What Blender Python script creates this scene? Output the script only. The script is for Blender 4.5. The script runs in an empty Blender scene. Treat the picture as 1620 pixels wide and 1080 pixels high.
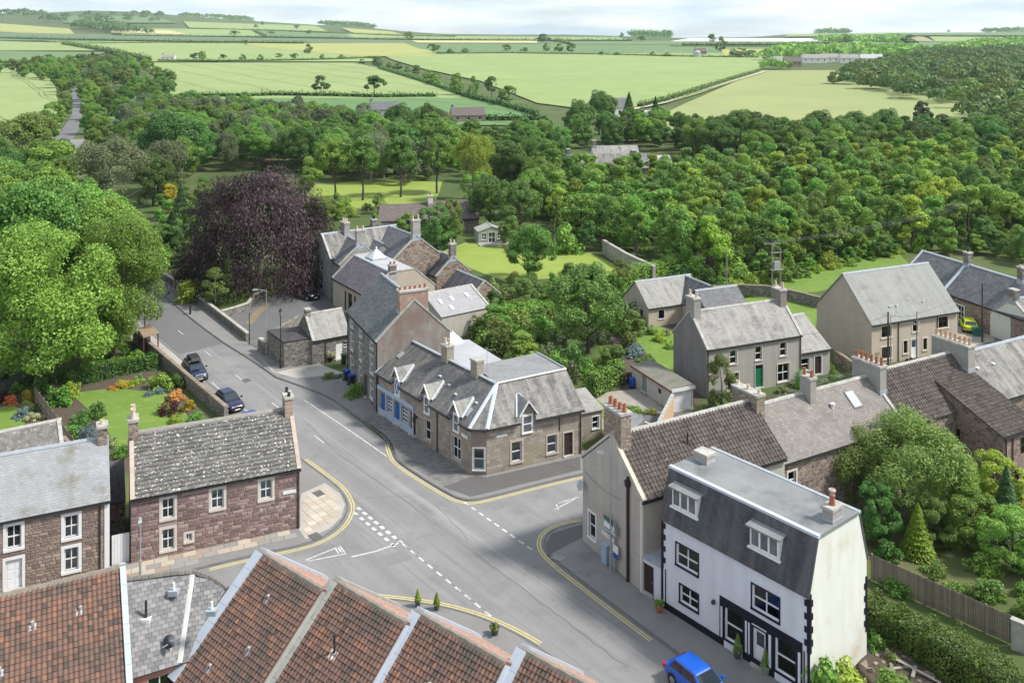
import bpy, math, random
import numpy as np
from mathutils import Vector, Matrix
R = math.radians
rnd = random.Random(7)
# ---------------- camera (level, lens shifted down: the photograph's verticals are parallel) ----------------
F, H, CX, YH = 1450.0, 36.0, 810.0, 60.0
sc = bpy.context.scene
COL = sc.collection
cam_d = bpy.data.cameras.new('camera'); cam = bpy.data.objects.new('camera', cam_d); COL.objects.link(cam)
cam.location = (0, 0, H); cam.rotation_euler = (R(90), 0, 0)
cam_d.sensor_width = 36; cam_d.lens = F / 1620 * 36; cam_d.shift_y = -(540 - YH) / 1620
cam_d.clip_start = 1; cam_d.clip_end = 30000
sc.camera = cam
# ---------------- light ----------------
SUN_AZ, SUN_EL = -8.0, 50.0           # degrees: azimuth from +X towards +Y, elevation
w = bpy.data.worlds.new('World'); sc.world = w; w.use_nodes = True
wn = w.node_tree; wn.nodes.clear()
_o = wn.nodes.new('ShaderNodeOutputWorld'); _b = wn.nodes.new('ShaderNodeBackground')
_s = wn.nodes.new('ShaderNodeTexSky'); _s.sky_type = 'NISHITA'; _s.sun_disc = False
_s.sun_elevation = R(SUN_EL); _s.sun_rotation = R(90 - SUN_AZ); _s.dust_density = 1.0; _s.ozone_density = 1.5
_tc = wn.nodes.new('ShaderNodeTexCoord'); _mp = wn.nodes.new('ShaderNodeMapping'); _mp.inputs['Scale'].default_value = (1.0, 1.0, 5.0)
_nz = wn.nodes.new('ShaderNodeTexNoise'); _nz.inputs['Scale'].default_value = 8.0; _nz.inputs['Detail'].default_value = 7; _nz.inputs['Roughness'].default_value = .58
_cr = wn.nodes.new('ShaderNodeValToRGB'); _cr.color_ramp.elements[0].position = .36; _cr.color_ramp.elements[1].position = .60
_cr.color_ramp.elements[0].color = (.55, .55, .55, 1); _cr.color_ramp.elements[1].color = (.97, .97, .97, 1)
_mx = wn.nodes.new('ShaderNodeMix'); _mx.data_type = 'RGBA'; _n2 = wn.nodes.new('ShaderNodeTexNoise'); _n2.inputs['Scale'].default_value = 6.0; _n2.inputs['Detail'].default_value = 5
_mp2 = wn.nodes.new('ShaderNodeMapping'); _mp2.inputs['Scale'].default_value = (1, 1, 7); _mp2.inputs['Location'].default_value = (3, 1, 2)
_c2 = wn.nodes.new('ShaderNodeValToRGB'); _c2.color_ramp.elements[0].position = .38; _c2.color_ramp.elements[1].position = .62
_c2.color_ramp.elements[0].color = (3.9, 4.8, 5.7, 1); _c2.color_ramp.elements[1].color = (7.6, 7.8, 8.0, 1)
wn.links.new(_tc.outputs['Generated'], _mp2.inputs['Vector']); wn.links.new(_mp2.outputs[0], _n2.inputs['Vector']); wn.links.new(_n2.outputs[0], _c2.inputs[0]); wn.links.new(_c2.outputs[0], _mx.inputs[7])
wn.links.new(_tc.outputs['Generated'], _mp.inputs['Vector']); wn.links.new(_mp.outputs[0], _nz.inputs['Vector'])
wn.links.new(_nz.outputs[0], _cr.inputs[0]); wn.links.new(_cr.outputs[0], _mx.inputs[0]); wn.links.new(_s.outputs[0], _mx.inputs[6])
wn.links.new(_mx.outputs[2], _b.inputs[0]); wn.links.new(_b.outputs[0], _o.inputs[0])
_b.inputs[1].default_value = 0.095
sd = bpy.data.lights.new('sun', 'SUN'); sun = bpy.data.objects.new('sun', sd); COL.objects.link(sun)
sd.energy = 3.3; sd.angle = R(8); sd.color = (1, .95, .87)
_sv = Vector((math.cos(R(SUN_AZ)) * math.cos(R(SUN_EL)), math.sin(R(SUN_AZ)) * math.cos(R(SUN_EL)), math.sin(R(SUN_EL))))
sun.rotation_euler = _sv.to_track_quat('Z', 'Y').to_euler(); sun.location = _sv * 300
sc.view_settings.view_transform = 'Standard'; sc.view_settings.look = 'None'; sc.view_settings.gamma = 1
sc.view_settings.use_curve_mapping = False; sc.view_settings.exposure = 0.82
sc.render.engine = 'CYCLES'; sc.cycles.use_denoising = True; sc.cycles.max_bounces = 6
sc.cycles.transparent_max_bounces = 8; sc.cycles.volume_bounces = 1; sc.cycles.use_adaptive_sampling = True
# ---------------- terrain and picture-to-ground ----------------
BY = [-200, 300, 420, 600, 900, 1300, 1800, 2400, 3200, 4500, 7000, 20000]
BZ = [0, 0, 1, 4, 9, 18, 27, 36, 44, 50, 30, 0]
SKX = [-900, 0, 60, 140, 220, 300, 400, 500, 560, 640, 700, 800, 900, 1000, 1080, 1180, 1240, 1300, 1400, 1540, 1620, 2500]
SKY_ = [26, 22, 22, 18, 20, 27, 34, 40, 42, 50, 54, 55, 55, 58, 62, 60, 55, 53, 52, 52, 50, 46]
def hz(x, y):
    x = np.asarray(x, float); y = np.asarray(y, float)
    b = np.interp(y, BY, BZ)
    px = CX + F * x / np.maximum(y, 50)
    zs = H + (YH - np.interp(px, SKX, SKY_)) * 4500 / F
    t = np.clip((y - 2000) / 2500, 0, 1); t = t * t * (3 - 2 * t)
    t = t * np.clip((9500 - y) / 4000, 0, 1)
    return b + (zs - 50) * t
def G(px, py, z=0.0):
    d = F * (H - z) / (py - YH)
    return Vector(((px - CX) * d / F, d, z))
def GT(px, py, up=0.0):                 # first hit of the pixel's ray with the terrain
    y = np.concatenate([np.linspace(40, 1500, 900), np.linspace(1502, 9000, 1500)])
    x = (px - CX) * y / F; zr = H - (py - YH) * y / F
    k = np.argmax(zr <= hz(x, y) + up)
    if zr[k] > hz(x[k], y[k]) + up: k = len(y) - 1
    return Vector((x[k], y[k], float(hz(x[k], y[k]))))
# ---------------- mesh helpers ----------------
class MB:
    def __init__(s): s.v = []; s.f = []
    def face(s, pts):
        n = len(s.v); s.v += [tuple(p) for p in pts]; s.f.append(tuple(range(n, n + len(pts)))); return s
    def raw(s, v, f):
        n = len(s.v); s.v += [tuple(p) for p in v]; s.f += [tuple(i + n for i in q) for q in f]; return s
    def hexa(s, b, t):
        return s.raw(list(b) + list(t), [(3, 2, 1, 0), (4, 5, 6, 7), (0, 1, 5, 4), (1, 2, 6, 5), (2, 3, 7, 6), (3, 0, 4, 7)])
    def box(s, x0, x1, y0, y1, z0, z1):
        return s.hexa([(x0, y0, z0), (x1, y0, z0), (x1, y1, z0), (x0, y1, z0)], [(x0, y0, z1), (x1, y0, z1), (x1, y1, z1), (x0, y1, z1)])
    def prism(s, poly, z0, z1, z1f=None):
        n = len(poly)
        a = sum(poly[i][0] * poly[(i + 1) % n][1] - poly[(i + 1) % n][0] * poly[i][1] for i in range(n))
        if a < 0: poly = list(poly)[::-1]
        v = [(p[0], p[1], z0) for p in poly] + [(p[0], p[1], z1) for p in poly]
        return s.raw(v, [tuple(range(n))[::-1], tuple(range(n, 2 * n))] + [(i, (i + 1) % n, n + (i + 1) % n, n + i) for i in range(n)])
    def slab(s, pts, t):                # polygon thickened by t against its normal
        p = [Vector(q) for q in pts]; n = (p[1] - p[0]).cross(p[2] - p[0]).normalized(); k = len(p)
        v = p + [q - n * t for q in p]
        return s.raw(v, [tuple(range(k)), tuple(range(k, 2 * k))[::-1]] + [(i, k + i, k + (i + 1) % k, (i + 1) % k) for i in range(k)])
    def cyl(s, p0, p1, r0, r1=None, n=8, cap=True):
        r1 = r0 if r1 is None else r1
        p0 = Vector(p0); p1 = Vector(p1); a = (p1 - p0).normalized()
        u = a.orthogonal().normalized(); w_ = a.cross(u); v = []
        for p, r in ((p0, r0), (p1, r1)):
            for i in range(n):
                t = 2 * math.pi * i / n; v.append(p + (u * math.cos(t) + w_ * math.sin(t)) * r)
        f = [(i, (i + 1) % n, n + (i + 1) % n, n + i) for i in range(n)]
        if cap: f += [tuple(range(n))[::-1], tuple(range(n, 2 * n))]
        return s.raw(v, f)
    def tube(s, pts, rad, n=6):
        for i in range(len(pts) - 1):
            s.cyl(pts[i], pts[i + 1], rad[i] if hasattr(rad, '__len__') else rad, rad[i + 1] if hasattr(rad, '__len__') else rad, n)
        return s
    def lathe(s, prof, n=12, c=(0, 0)):  # [(r,z)...]
        v = []; m = len(prof)
        for r, z in prof:
            for i in range(n):
                t = 2 * math.pi * i / n; v.append((c[0] + r * math.cos(t), c[1] + r * math.sin(t), z))
        f = [(j * n + i, j * n + (i + 1) % n, (j + 1) * n + (i + 1) % n, (j + 1) * n + i) for j in range(m - 1) for i in range(n)]
        f += [tuple(range(n))[::-1], tuple(range((m - 1) * n, m * n))]
        return s.raw(v, f)
def mesh_of(name, mb, mat, smooth=False, uv=True):
    me = bpy.data.meshes.new(name); me.from_pydata(mb.v, [], mb.f); me.materials.append(mat)
    if uv and len(me.polygons):
        n = len(me.polygons); nl = len(me.loops)
        nr = np.empty(n * 3); me.polygons.foreach_get('normal', nr); nr = nr.reshape(-1, 3)
        lt = np.empty(n, int); me.polygons.foreach_get('loop_total', lt)
        vi = np.empty(nl, int); me.loops.foreach_get('vertex_index', vi)
        co = np.empty(len(me.vertices) * 3); me.vertices.foreach_get('co', co); co = co.reshape(-1, 3)[vi]
        hx = np.stack([-nr[:, 1], nr[:, 0], np.zeros(n)], 1); ln = np.linalg.norm(hx, axis=1)
        flat = ln < .05; hx[flat] = (1, 0, 0); ln[flat] = 1; hx /= ln[:, None]
        vv = np.cross(nr, hx); hx = np.repeat(hx, lt, 0); vv = np.repeat(vv, lt, 0)
        u = np.stack([(co * hx).sum(1), (co * vv).sum(1)], 1)
        me.uv_layers.new(name='UVMap').data.foreach_set('uv', u.astype(np.float32).ravel())
    if smooth: me.polygons.foreach_set('use_smooth', [True] * len(me.polygons))
    return me
def tag(o, label=None, cat=None, group=None, kind=None):
    if label: o['label'] = label
    if cat: o['category'] = cat
    if group: o['group'] = group
    if kind: o['kind'] = kind
    return o
def link(name, data, parent=None, M=None):
    o = bpy.data.objects.new(name, data); COL.objects.link(o)
    if parent: o.parent = parent
    if M is not None: o.matrix_basis = M
    return o
def ob(name, mb, mat, parent=None, M=None, smooth=False, uv=True, **k):
    return tag(link(name, mesh_of(name, mb, mat, smooth, uv), parent, M), **k)
def empty(name, loc, rz=0, sc_=None, **k):
    o = bpy.data.objects.new(name, None); COL.objects.link(o); o.empty_display_size = .3
    o.location = loc; o.rotation_euler = (0, 0, rz)
    if sc_: o.scale = sc_
    return tag(o, **k)
def copy_tree(o, parent=None):
    c = o.copy(); COL.objects.link(c)
    if parent: c.parent = parent
    for ch in o.children: copy_tree(ch, c)
    return c
T = Matrix.Translation
def RZ(a): return Matrix.Rotation(a, 4, 'Z')
# ---------------- materials ----------------
def c4(c): return (c[0], c[1], c[2], 1)
MATS = {}
def mk(name, c1, c2=None, scale=1.5, detail=5, rough=.85, bump=.0, bscale=12, brick=None, island=None, streak=None, spots=None,
       metal=0, spec=.3, uv=True, patch=None, coat=0, objvar=0, stone=None, warp=0):
    if name in MATS: return MATS[name]
    m = bpy.data.materials.new(name); m.use_nodes = True; nt = m.node_tree; N = nt.nodes; Lk = nt.links
    b = N['Principled BSDF']; b.inputs['Roughness'].default_value = rough; b.inputs['Metallic'].default_value = metal
    b.inputs['Specular IOR Level'].default_value = spec; b.inputs['Coat Weight'].default_value = coat; b.inputs['Coat Roughness'].default_value = .05
    tc = N.new('ShaderNodeTexCoord'); vec = tc.outputs['UV' if uv else 'Object']
    def noise(s, d=4, r=.6, v=None, sx=None):
        n = N.new('ShaderNodeTexNoise'); n.inputs['Scale'].default_value = s; n.inputs['Detail'].default_value = d; n.inputs['Roughness'].default_value = r
        src = v or vec
        if sx:
            mp = N.new('ShaderNodeMapping'); mp.inputs['Scale'].default_value = sx; Lk.new(src, mp.inputs[0]); src = mp.outputs[0]
        Lk.new(src, n.inputs['Vector']); return n.outputs['Fac']
    def ramp(x, a, bb):
        r = N.new('ShaderNodeMapRange'); r.inputs[1].default_value = a; r.inputs[2].default_value = bb; Lk.new(x, r.inputs[0]); return r.outputs[0]
    def mix(f, a, bb, mode='MIX'):
        x = N.new('ShaderNodeMix'); x.data_type = 'RGBA'; x.blend_type = mode
        for sock, val in ((x.inputs[0], f), (x.inputs[6], a), (x.inputs[7], bb)):
            if hasattr(val, 'links'): Lk.new(val, sock)
            elif isinstance(val, (int, float)): sock.default_value = val
            else: sock.default_value = c4(val)
        return x.outputs[2]
    col = c1; bumps = []
    objc = tc.outputs['Object']
    if c2 is not None: col = mix(ramp(noise(scale, detail, v=objc), .3, .7), c1, c2)
    if island:
        g = N.new('ShaderNodeNewGeometry'); cur = col
        for i, cc in enumerate(island):
            if i == 0: cur = mix(ramp(g.outputs['Random Per Island'], .0, .5), cc, cur)
            else:
                mlt = N.new('ShaderNodeMath'); mlt.operation = 'MULTIPLY'; mlt.inputs[1].default_value = 7.31 * i
                Lk.new(g.outputs['Random Per Island'], mlt.inputs[0]); fr = N.new('ShaderNodeMath'); fr.operation = 'FRACT'; Lk.new(mlt.outputs[0], fr.inputs[0])
                cur = mix(ramp(fr.outputs[0], .72, .95), cur, cc)
        col = cur
    if brick:                            # (width, height, mortar colour, mortar size, contrast)
        bw, bh, mc, ms, ct = brick
        bt = N.new('ShaderNodeTexBrick'); bt.inputs['Scale'].default_value = 1; bt.inputs['Brick Width'].default_value = bw
        bt.inputs['Row Height'].default_value = bh; bt.inputs['Mortar Size'].default_value = ms; bt.inputs['Mortar Smooth'].default_value = .3
        bt.inputs['Color1'].default_value = c4((1 - ct,) * 3); bt.inputs['Color2'].default_value = c4((1 + ct,) * 3); bt.inputs['Mortar'].default_value = c4((1, 1, 1))
        src = vec
        if warp:
            nn = N.new('ShaderNodeTexNoise'); nn.inputs['Scale'].default_value = 1.3; nn.inputs['Detail'].default_value = 3; Lk.new(vec, nn.inputs['Vector'])
            va = N.new('ShaderNodeVectorMath'); va.operation = 'MULTIPLY_ADD'; va.inputs[1].default_value = (warp,) * 3
            Lk.new(nn.outputs['Color'], va.inputs[0]); Lk.new(vec, va.inputs[2]); src = va.outputs[0]
        Lk.new(src, bt.inputs['Vector'])
        col = mix(1.0, col, bt.outputs['Color'], 'MULTIPLY'); col = mix(bt.outputs['Fac'], col, mc); bumps.append((bt.outputs['Fac'], -.5))
    if stone:                            # (scale x, scale y, mortar colour, other stone colours)
        sx, sy, mc, others = stone
        mp = N.new('ShaderNodeMapping'); mp.inputs['Scale'].default_value = (sx, sy, 1); Lk.new(vec, mp.inputs[0])
        vo = N.new('ShaderNodeTexVoronoi'); vo.inputs['Scale'].default_value = 1; Lk.new(mp.outputs[0], vo.inputs['Vector'])
        ve = N.new('ShaderNodeTexVoronoi'); ve.feature = 'DISTANCE_TO_EDGE'; ve.inputs['Scale'].default_value = 1; Lk.new(mp.outputs[0], ve.inputs['Vector'])
        sp = N.new('ShaderNodeSeparateColor'); Lk.new(vo.outputs['Color'], sp.inputs[0])
        for i, cc in enumerate(others): col = mix(ramp(sp.outputs[i], .45, .75), col, cc)
        e = ramp(ve.outputs['Distance'], .02, .10); col = mix(e, mc, col); bumps.append((e, .5))
    if streak: col = mix(ramp(noise(1, 4, .6, sx=(streak[1], streak[1] * .12, 1)), .42, .75), col, streak[0])
    if patch:
        for pc, ps, p0, p1 in patch: col = mix(ramp(noise(ps, 5, .65, v=objc), p0, p1), col, pc)
    if spots:
        vo = N.new('ShaderNodeTexNoise'); vo.inputs['Scale'].default_value = spots[1]; vo.inputs['Detail'].default_value = 2; Lk.new(objc, vo.inputs['Vector'])
        col = mix(ramp(vo.outputs['Fac'], spots[2], spots[2] + .05), col, spots[0])
    if objvar:
        oi = N.new('ShaderNodeObjectInfo'); hs = N.new('ShaderNodeHueSaturation')
        mr = N.new('ShaderNodeMapRange'); mr.inputs[3].default_value = 1 - objvar; mr.inputs[4].default_value = 1 + objvar; Lk.new(oi.outputs['Random'], mr.inputs[0])
        Lk.new(mr.outputs[0], hs.inputs['Value'])
        if hasattr(col, 'links'): Lk.new(col, hs.inputs['Color'])
        else: hs.inputs['Color'].default_value = c4(col)
        col = hs.outputs[0]
    if hasattr(col, 'links'): Lk.new(col, b.inputs['Base Color'])
    else: b.inputs['Base Color'].default_value = c4(col)
    if bump: bumps.append((noise(bscale, 4, .6, v=objc), bump))
    nrm = None
    for src, st in bumps:
        bp = N.new('ShaderNodeBump'); bp.inputs['Strength'].default_value = min(1, abs(st)); bp.inputs['Distance'].default_value = .03; bp.invert = st < 0
        Lk.new(src, bp.inputs['Height'])
        if nrm: Lk.new(nrm, bp.inputs['Normal'])
        nrm = bp.outputs[0]
    if nrm: Lk.new(nrm, b.inputs['Normal'])
    MATS[name] = m; return m
def leafmat(name, c1, c2, c3=None, tr=.3):
    if name in MATS: return MATS[name]
    m = bpy.data.materials.new(name); m.use_nodes = True; nt = m.node_tree; N = nt.nodes; Lk = nt.links; N.clear()
    g = N.new('ShaderNodeNewGeometry'); oi = N.new('ShaderNodeObjectInfo')
    cr = N.new('ShaderNodeValToRGB'); e = cr.color_ramp.elements; e[0].color = c4(c1); e[1].color = c4(c2)
    if c3: x = cr.color_ramp.elements.new(.9); x.color = c4(c2); e[-1].color = c4(c3)
    Lk.new(g.outputs['Random Per Island'], cr.inputs[0])
    hs = N.new('ShaderNodeHueSaturation'); mr = N.new('ShaderNodeMapRange'); mr.inputs[3].default_value = .72; mr.inputs[4].default_value = 1.3
    mh = N.new('ShaderNodeMapRange'); mh.inputs[3].default_value = .475; mh.inputs[4].default_value = .52
    fr = N.new('ShaderNodeMath'); fr.operation = 'FRACT'; ml = N.new('ShaderNodeMath'); ml.operation = 'MULTIPLY'; ml.inputs[1].default_value = 13.7
    Lk.new(oi.outputs['Random'], mr.inputs[0]); Lk.new(oi.outputs['Random'], ml.inputs[0]); Lk.new(ml.outputs[0], fr.inputs[0]); Lk.new(fr.outputs[0], mh.inputs[0])
    Lk.new(mr.outputs[0], hs.inputs['Value']); Lk.new(mh.outputs[0], hs.inputs['Hue']); Lk.new(cr.outputs[0], hs.inputs['Color'])
    d = N.new('ShaderNodeBsdfPrincipled'); d.inputs['Roughness'].default_value = .5; d.inputs['Specular IOR Level'].default_value = .3
    t = N.new('ShaderNodeBsdfTranslucent'); ms = N.new('ShaderNodeMixShader'); ms.inputs[0].default_value = tr; o = N.new('ShaderNodeOutputMaterial')
    Lk.new(hs.outputs[0], d.inputs['Base Color']); Lk.new(hs.outputs[0], t.inputs['Color'])
    Lk.new(d.outputs[0], ms.inputs[1]); Lk.new(t.outputs[0], ms.inputs[2]); Lk.new(ms.outputs[0], o.inputs[0])
    MATS[name] = m; return m
def glassmat(name, tint, dark):
    if name in MATS: return MATS[name]
    m = bpy.data.materials.new(name); m.use_nodes = True; nt = m.node_tree; N = nt.nodes; Lk = nt.links; N.clear()
    gl = N.new('ShaderNodeBsdfGlossy'); gl.inputs['Roughness'].default_value = .03; gl.inputs['Color'].default_value = (1, 1, 1, 1)
    tr = N.new('ShaderNodeBsdfTransparent'); tr.inputs['Color'].default_value = c4(tint)
    lw = N.new('ShaderNodeFresnel'); lw.inputs['IOR'].default_value = 1.55
    ms = N.new('ShaderNodeMixShader'); o = N.new('ShaderNodeOutputMaterial')
    Lk.new(lw.outputs[0], ms.inputs[0]); Lk.new(tr.outputs[0], ms.inputs[1]); Lk.new(gl.outputs[0], ms.inputs[2]); Lk.new(ms.outputs[0], o.inputs[0])
    MATS[name] = m; return m
GLASS = glassmat('window glass', (.75, .82, .84), 0)
WHITE = mk('white painted wood', (.74, .75, .76), (.66, .67, .68), 3, rough=.5)
CREAM = mk('pale painted margin', (.62, .58, .52), (.52, .48, .43), 4, bump=.1)
BLACK = mk('black paint', (.012, .012, .018), rough=.4)
DARKWOOD = mk('dark stained timber', (.05, .03, .025), (.03, .02, .018), 8, rough=.6)
NET = mk('net curtain', (.55, .57, .58), (.35, .37, .38), 6, rough=.95)
ROOM = mk('dim room', (.03, .03, .032), rough=1)
LEAD = mk('lead flashing', (.36, .39, .43), (.27, .30, .34), 3, rough=.55)
CEMENT = mk('cement coping', (.45, .44, .41), (.30, .29, .27), 2, bump=.3, patch=[((.16, .16, .13), 1.2, .55, .75)])
CAST = mk('dark iron', (.03, .03, .032), rough=.5)
GALV = mk('galvanised steel', (.45, .47, .49), (.38, .40, .42), 3, rough=.45, metal=.5)
TERRA = mk('terracotta', (.36, .15, .08), (.25, .10, .06), 3, bump=.1)
BUFFPOT = mk('buff clay', (.62, .52, .40), (.50, .40, .30), 4)
RUBBLE = mk('grey rubble stone', (.20, .18, .165), (.13, .12, .115), 1.2, bump=.4, bscale=7, stone=(2.6, 5.2, (.24, .225, .20), [(.28, .25, .22), (.10, .095, .09)]))
BRUBBLE = mk('brown rubble stone', (.24, .18, .145), (.17, .125, .105), 1.2, bump=.4, bscale=7, stone=(2.4, 5.0, (.30, .26, .22), [(.31, .25, .20), (.12, .085, .07)]))
ASHLAR = mk('coursed tan stone', (.35, .31, .27), (.29, .255, .22), .5, bump=.4, bscale=9, brick=(.62, .27, (.20, .17, .145), .014, .24), warp=.05, patch=[((.30, .27, .17), .45, .5, .72), ((.18, .15, .135), 1.1, .56, .75)], streak=((.23, .195, .165), .9))
GABLEST = mk('weathered rendered stone', (.25, .22, .195), (.19, .165, .15), .6, bump=.3, streak=((.30, .28, .25), 1.3), patch=[((.20, .15, .125), .3, .45, .6)])
HARL = mk('grey harling', (.46, .435, .395), (.39, .37, .335), .8, bump=.5, bscale=30, streak=((.36, .335, .30), 2.0), patch=[((.31, .29, .255), .8, .6, .78)])
BEIGE = mk('beige harling', (.47, .405, .33), (.42, .36, .295), .7, bump=.4, bscale=30, streak=((.38, .33, .27), .8))
WRENDER = mk('shaded blue white render', (.66, .69, .76), (.60, .63, .70), .4, rough=.7, bump=.2, bscale=20, streak=((.54, .56, .60), 1.3), patch=[((.50, .51, .53), .9, .62, .78)])  # bluish shade of the street front put into the white; streaks and patches are stains
CRENDER = mk('cream white render', (.66, .665, .63), (.61, .615, .58), .35, rough=.75, bump=.15, bscale=20, patch=[((.53, .495, .40), .35, .56, .7), ((.54, .53, .49), 1.4, .62, .78)], streak=((.58, .575, .535), 1.6))
PINK = mk('pink harling', (.42, .20, .18), (.36, .17, .15), 1, bump=.3, bscale=25)
SLATE = mk('blue grey slate', (.135, .138, .15), (.095, .098, .11), .5, rough=.6, bump=.15, brick=(.30, .20, (.06, .062, .068), .010, .22), patch=[((.20, .195, .18), .8, .55, .8)])
SLATEL = mk('light weathered slate', (.27, .265, .255), (.20, .195, .19), .5, rough=.7, bump=.2, brick=(.32, .20, (.14, .137, .13), .010, .18), streak=((.33, .325, .30), 1.6), patch=[((.13, .125, .12), .5, .55, .75)])
SLATEP = mk('purple grey slate', (.16, .14, .16), (.11, .10, .12), .6, rough=.6, bump=.15, brick=(.3, .2, (.07, .065, .075), .010, .25))
SLATED = mk('dark slate', (.062, .063, .074), (.045, .045, .055), .5, rough=.55, bump=.15, brick=(.3, .2, (.035, .035, .04), .010, .25), streak=((.13, .13, .135), 1.2))
SLATEM = mk('mid grey stained slate', (.165, .162, .16), (.115, .113, .113), .6, rough=.65, bump=.2, brick=(.32, .21, (.07, .068, .067), .012, .26), streak=((.31, .295, .265), 1.6), patch=[((.07, .07, .072), .5, .56, .72)])
SLATEG = mk('green grey slate', (.125, .14, .14), (.09, .10, .105), .6, rough=.6, bump=.15, brick=(.34, .2, (.05, .055, .06), .012, .3))
FLATROOF = mk('pale flat roof felt', (.40, .41, .43), (.32, .33, .35), .4, rough=.6, patch=[((.30, .29, .27), .5, .6, .75)])
ZINC = mk('grey flat roofing', (.23, .24, .245), (.17, .175, .18), .5, rough=.5, patch=[((.12, .125, .13), .4, .52, .7)])
DARKTILE = mk('dark flat tile', (.07, .065, .068), (.05, .047, .05), 2, rough=.7, bump=.2)
BROWNTILE = mk('brown concrete tile', (.16, .13, .125), (.12, .10, .095), 1, bump=.2, brick=(.3, .3, (.08, .065, .06), .02, .15))
# ---------------- building kit ----------------
class Bld:
    def __init__(s, name, label, cat, base, group=None):
        s.base = Vector((base[0], base[1], base[2] if len(base) > 2 else 0)); s.root = empty(name, s.base, label=label, cat=cat, group=group)
        s.inv = T(-s.base)
    def part(s, name, mb, mat, M=Matrix(), parent=None, **k):
        B = s.inv @ M
        if parent is not None: B = parent.matrix_basis.inverted() @ B
        return ob(name, mb, mat, parent or s.root, B, **k)
    def inst(s, name, me, M, parent=None, **k):
        B = s.inv @ M
        if parent is not None: B = parent.matrix_basis.inverted() @ B
        return tag(link(name, me, parent or s.root, B), **k)
def frame_of(face, L, D):
    if face == 'F': return Matrix()
    if face == 'R': return T((L, 0, 0)) @ RZ(R(90))
    if face == 'B': return T((L, D, 0)) @ RZ(R(180))
    return T((0, D, 0)) @ RZ(R(-90))
def wall_grid(mb, M, W, Ht, rects, depth=.22):
    us = sorted({0, W} | {a for r in rects for a in (r[0], r[1])}); zs = sorted({0, Ht} | {a for r in rects for a in (r[2], r[3])})
    us = [u for u in us if 0 <= u <= W]; zs = [z for z in zs if 0 <= z <= Ht]
    for i in range(len(us) - 1):
        for j in range(len(zs) - 1):
            cu, cz = (us[i] + us[i + 1]) / 2, (zs[j] + zs[j + 1]) / 2
            if any(r[0] < cu < r[1] and r[2] < cz < r[3] for r in rects): continue
            mb.face([M @ Vector(p) for p in ((us[i], 0, zs[j]), (us[i + 1], 0, zs[j]), (us[i + 1], 0, zs[j + 1]), (us[i], 0, zs[j + 1]))])
    for a, b, c, d in rects:
        for q in (((a, 0, c), (a, depth, c), (b, depth, c), (b, 0, c)), ((a, 0, d), (b, 0, d), (b, depth, d), (a, depth, d)),
                  ((a, 0, c), (a, 0, d), (a, depth, d), (a, depth, c)), ((b, 0, c), (b, depth, c), (b, depth, d), (b, 0, d))):
            mb.face([M @ Vector(p) for p in q])
MESHC = {}
def cached(key, fn):
    if key not in MESHC: MESHC[key] = fn()
    return MESHC[key]
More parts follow.
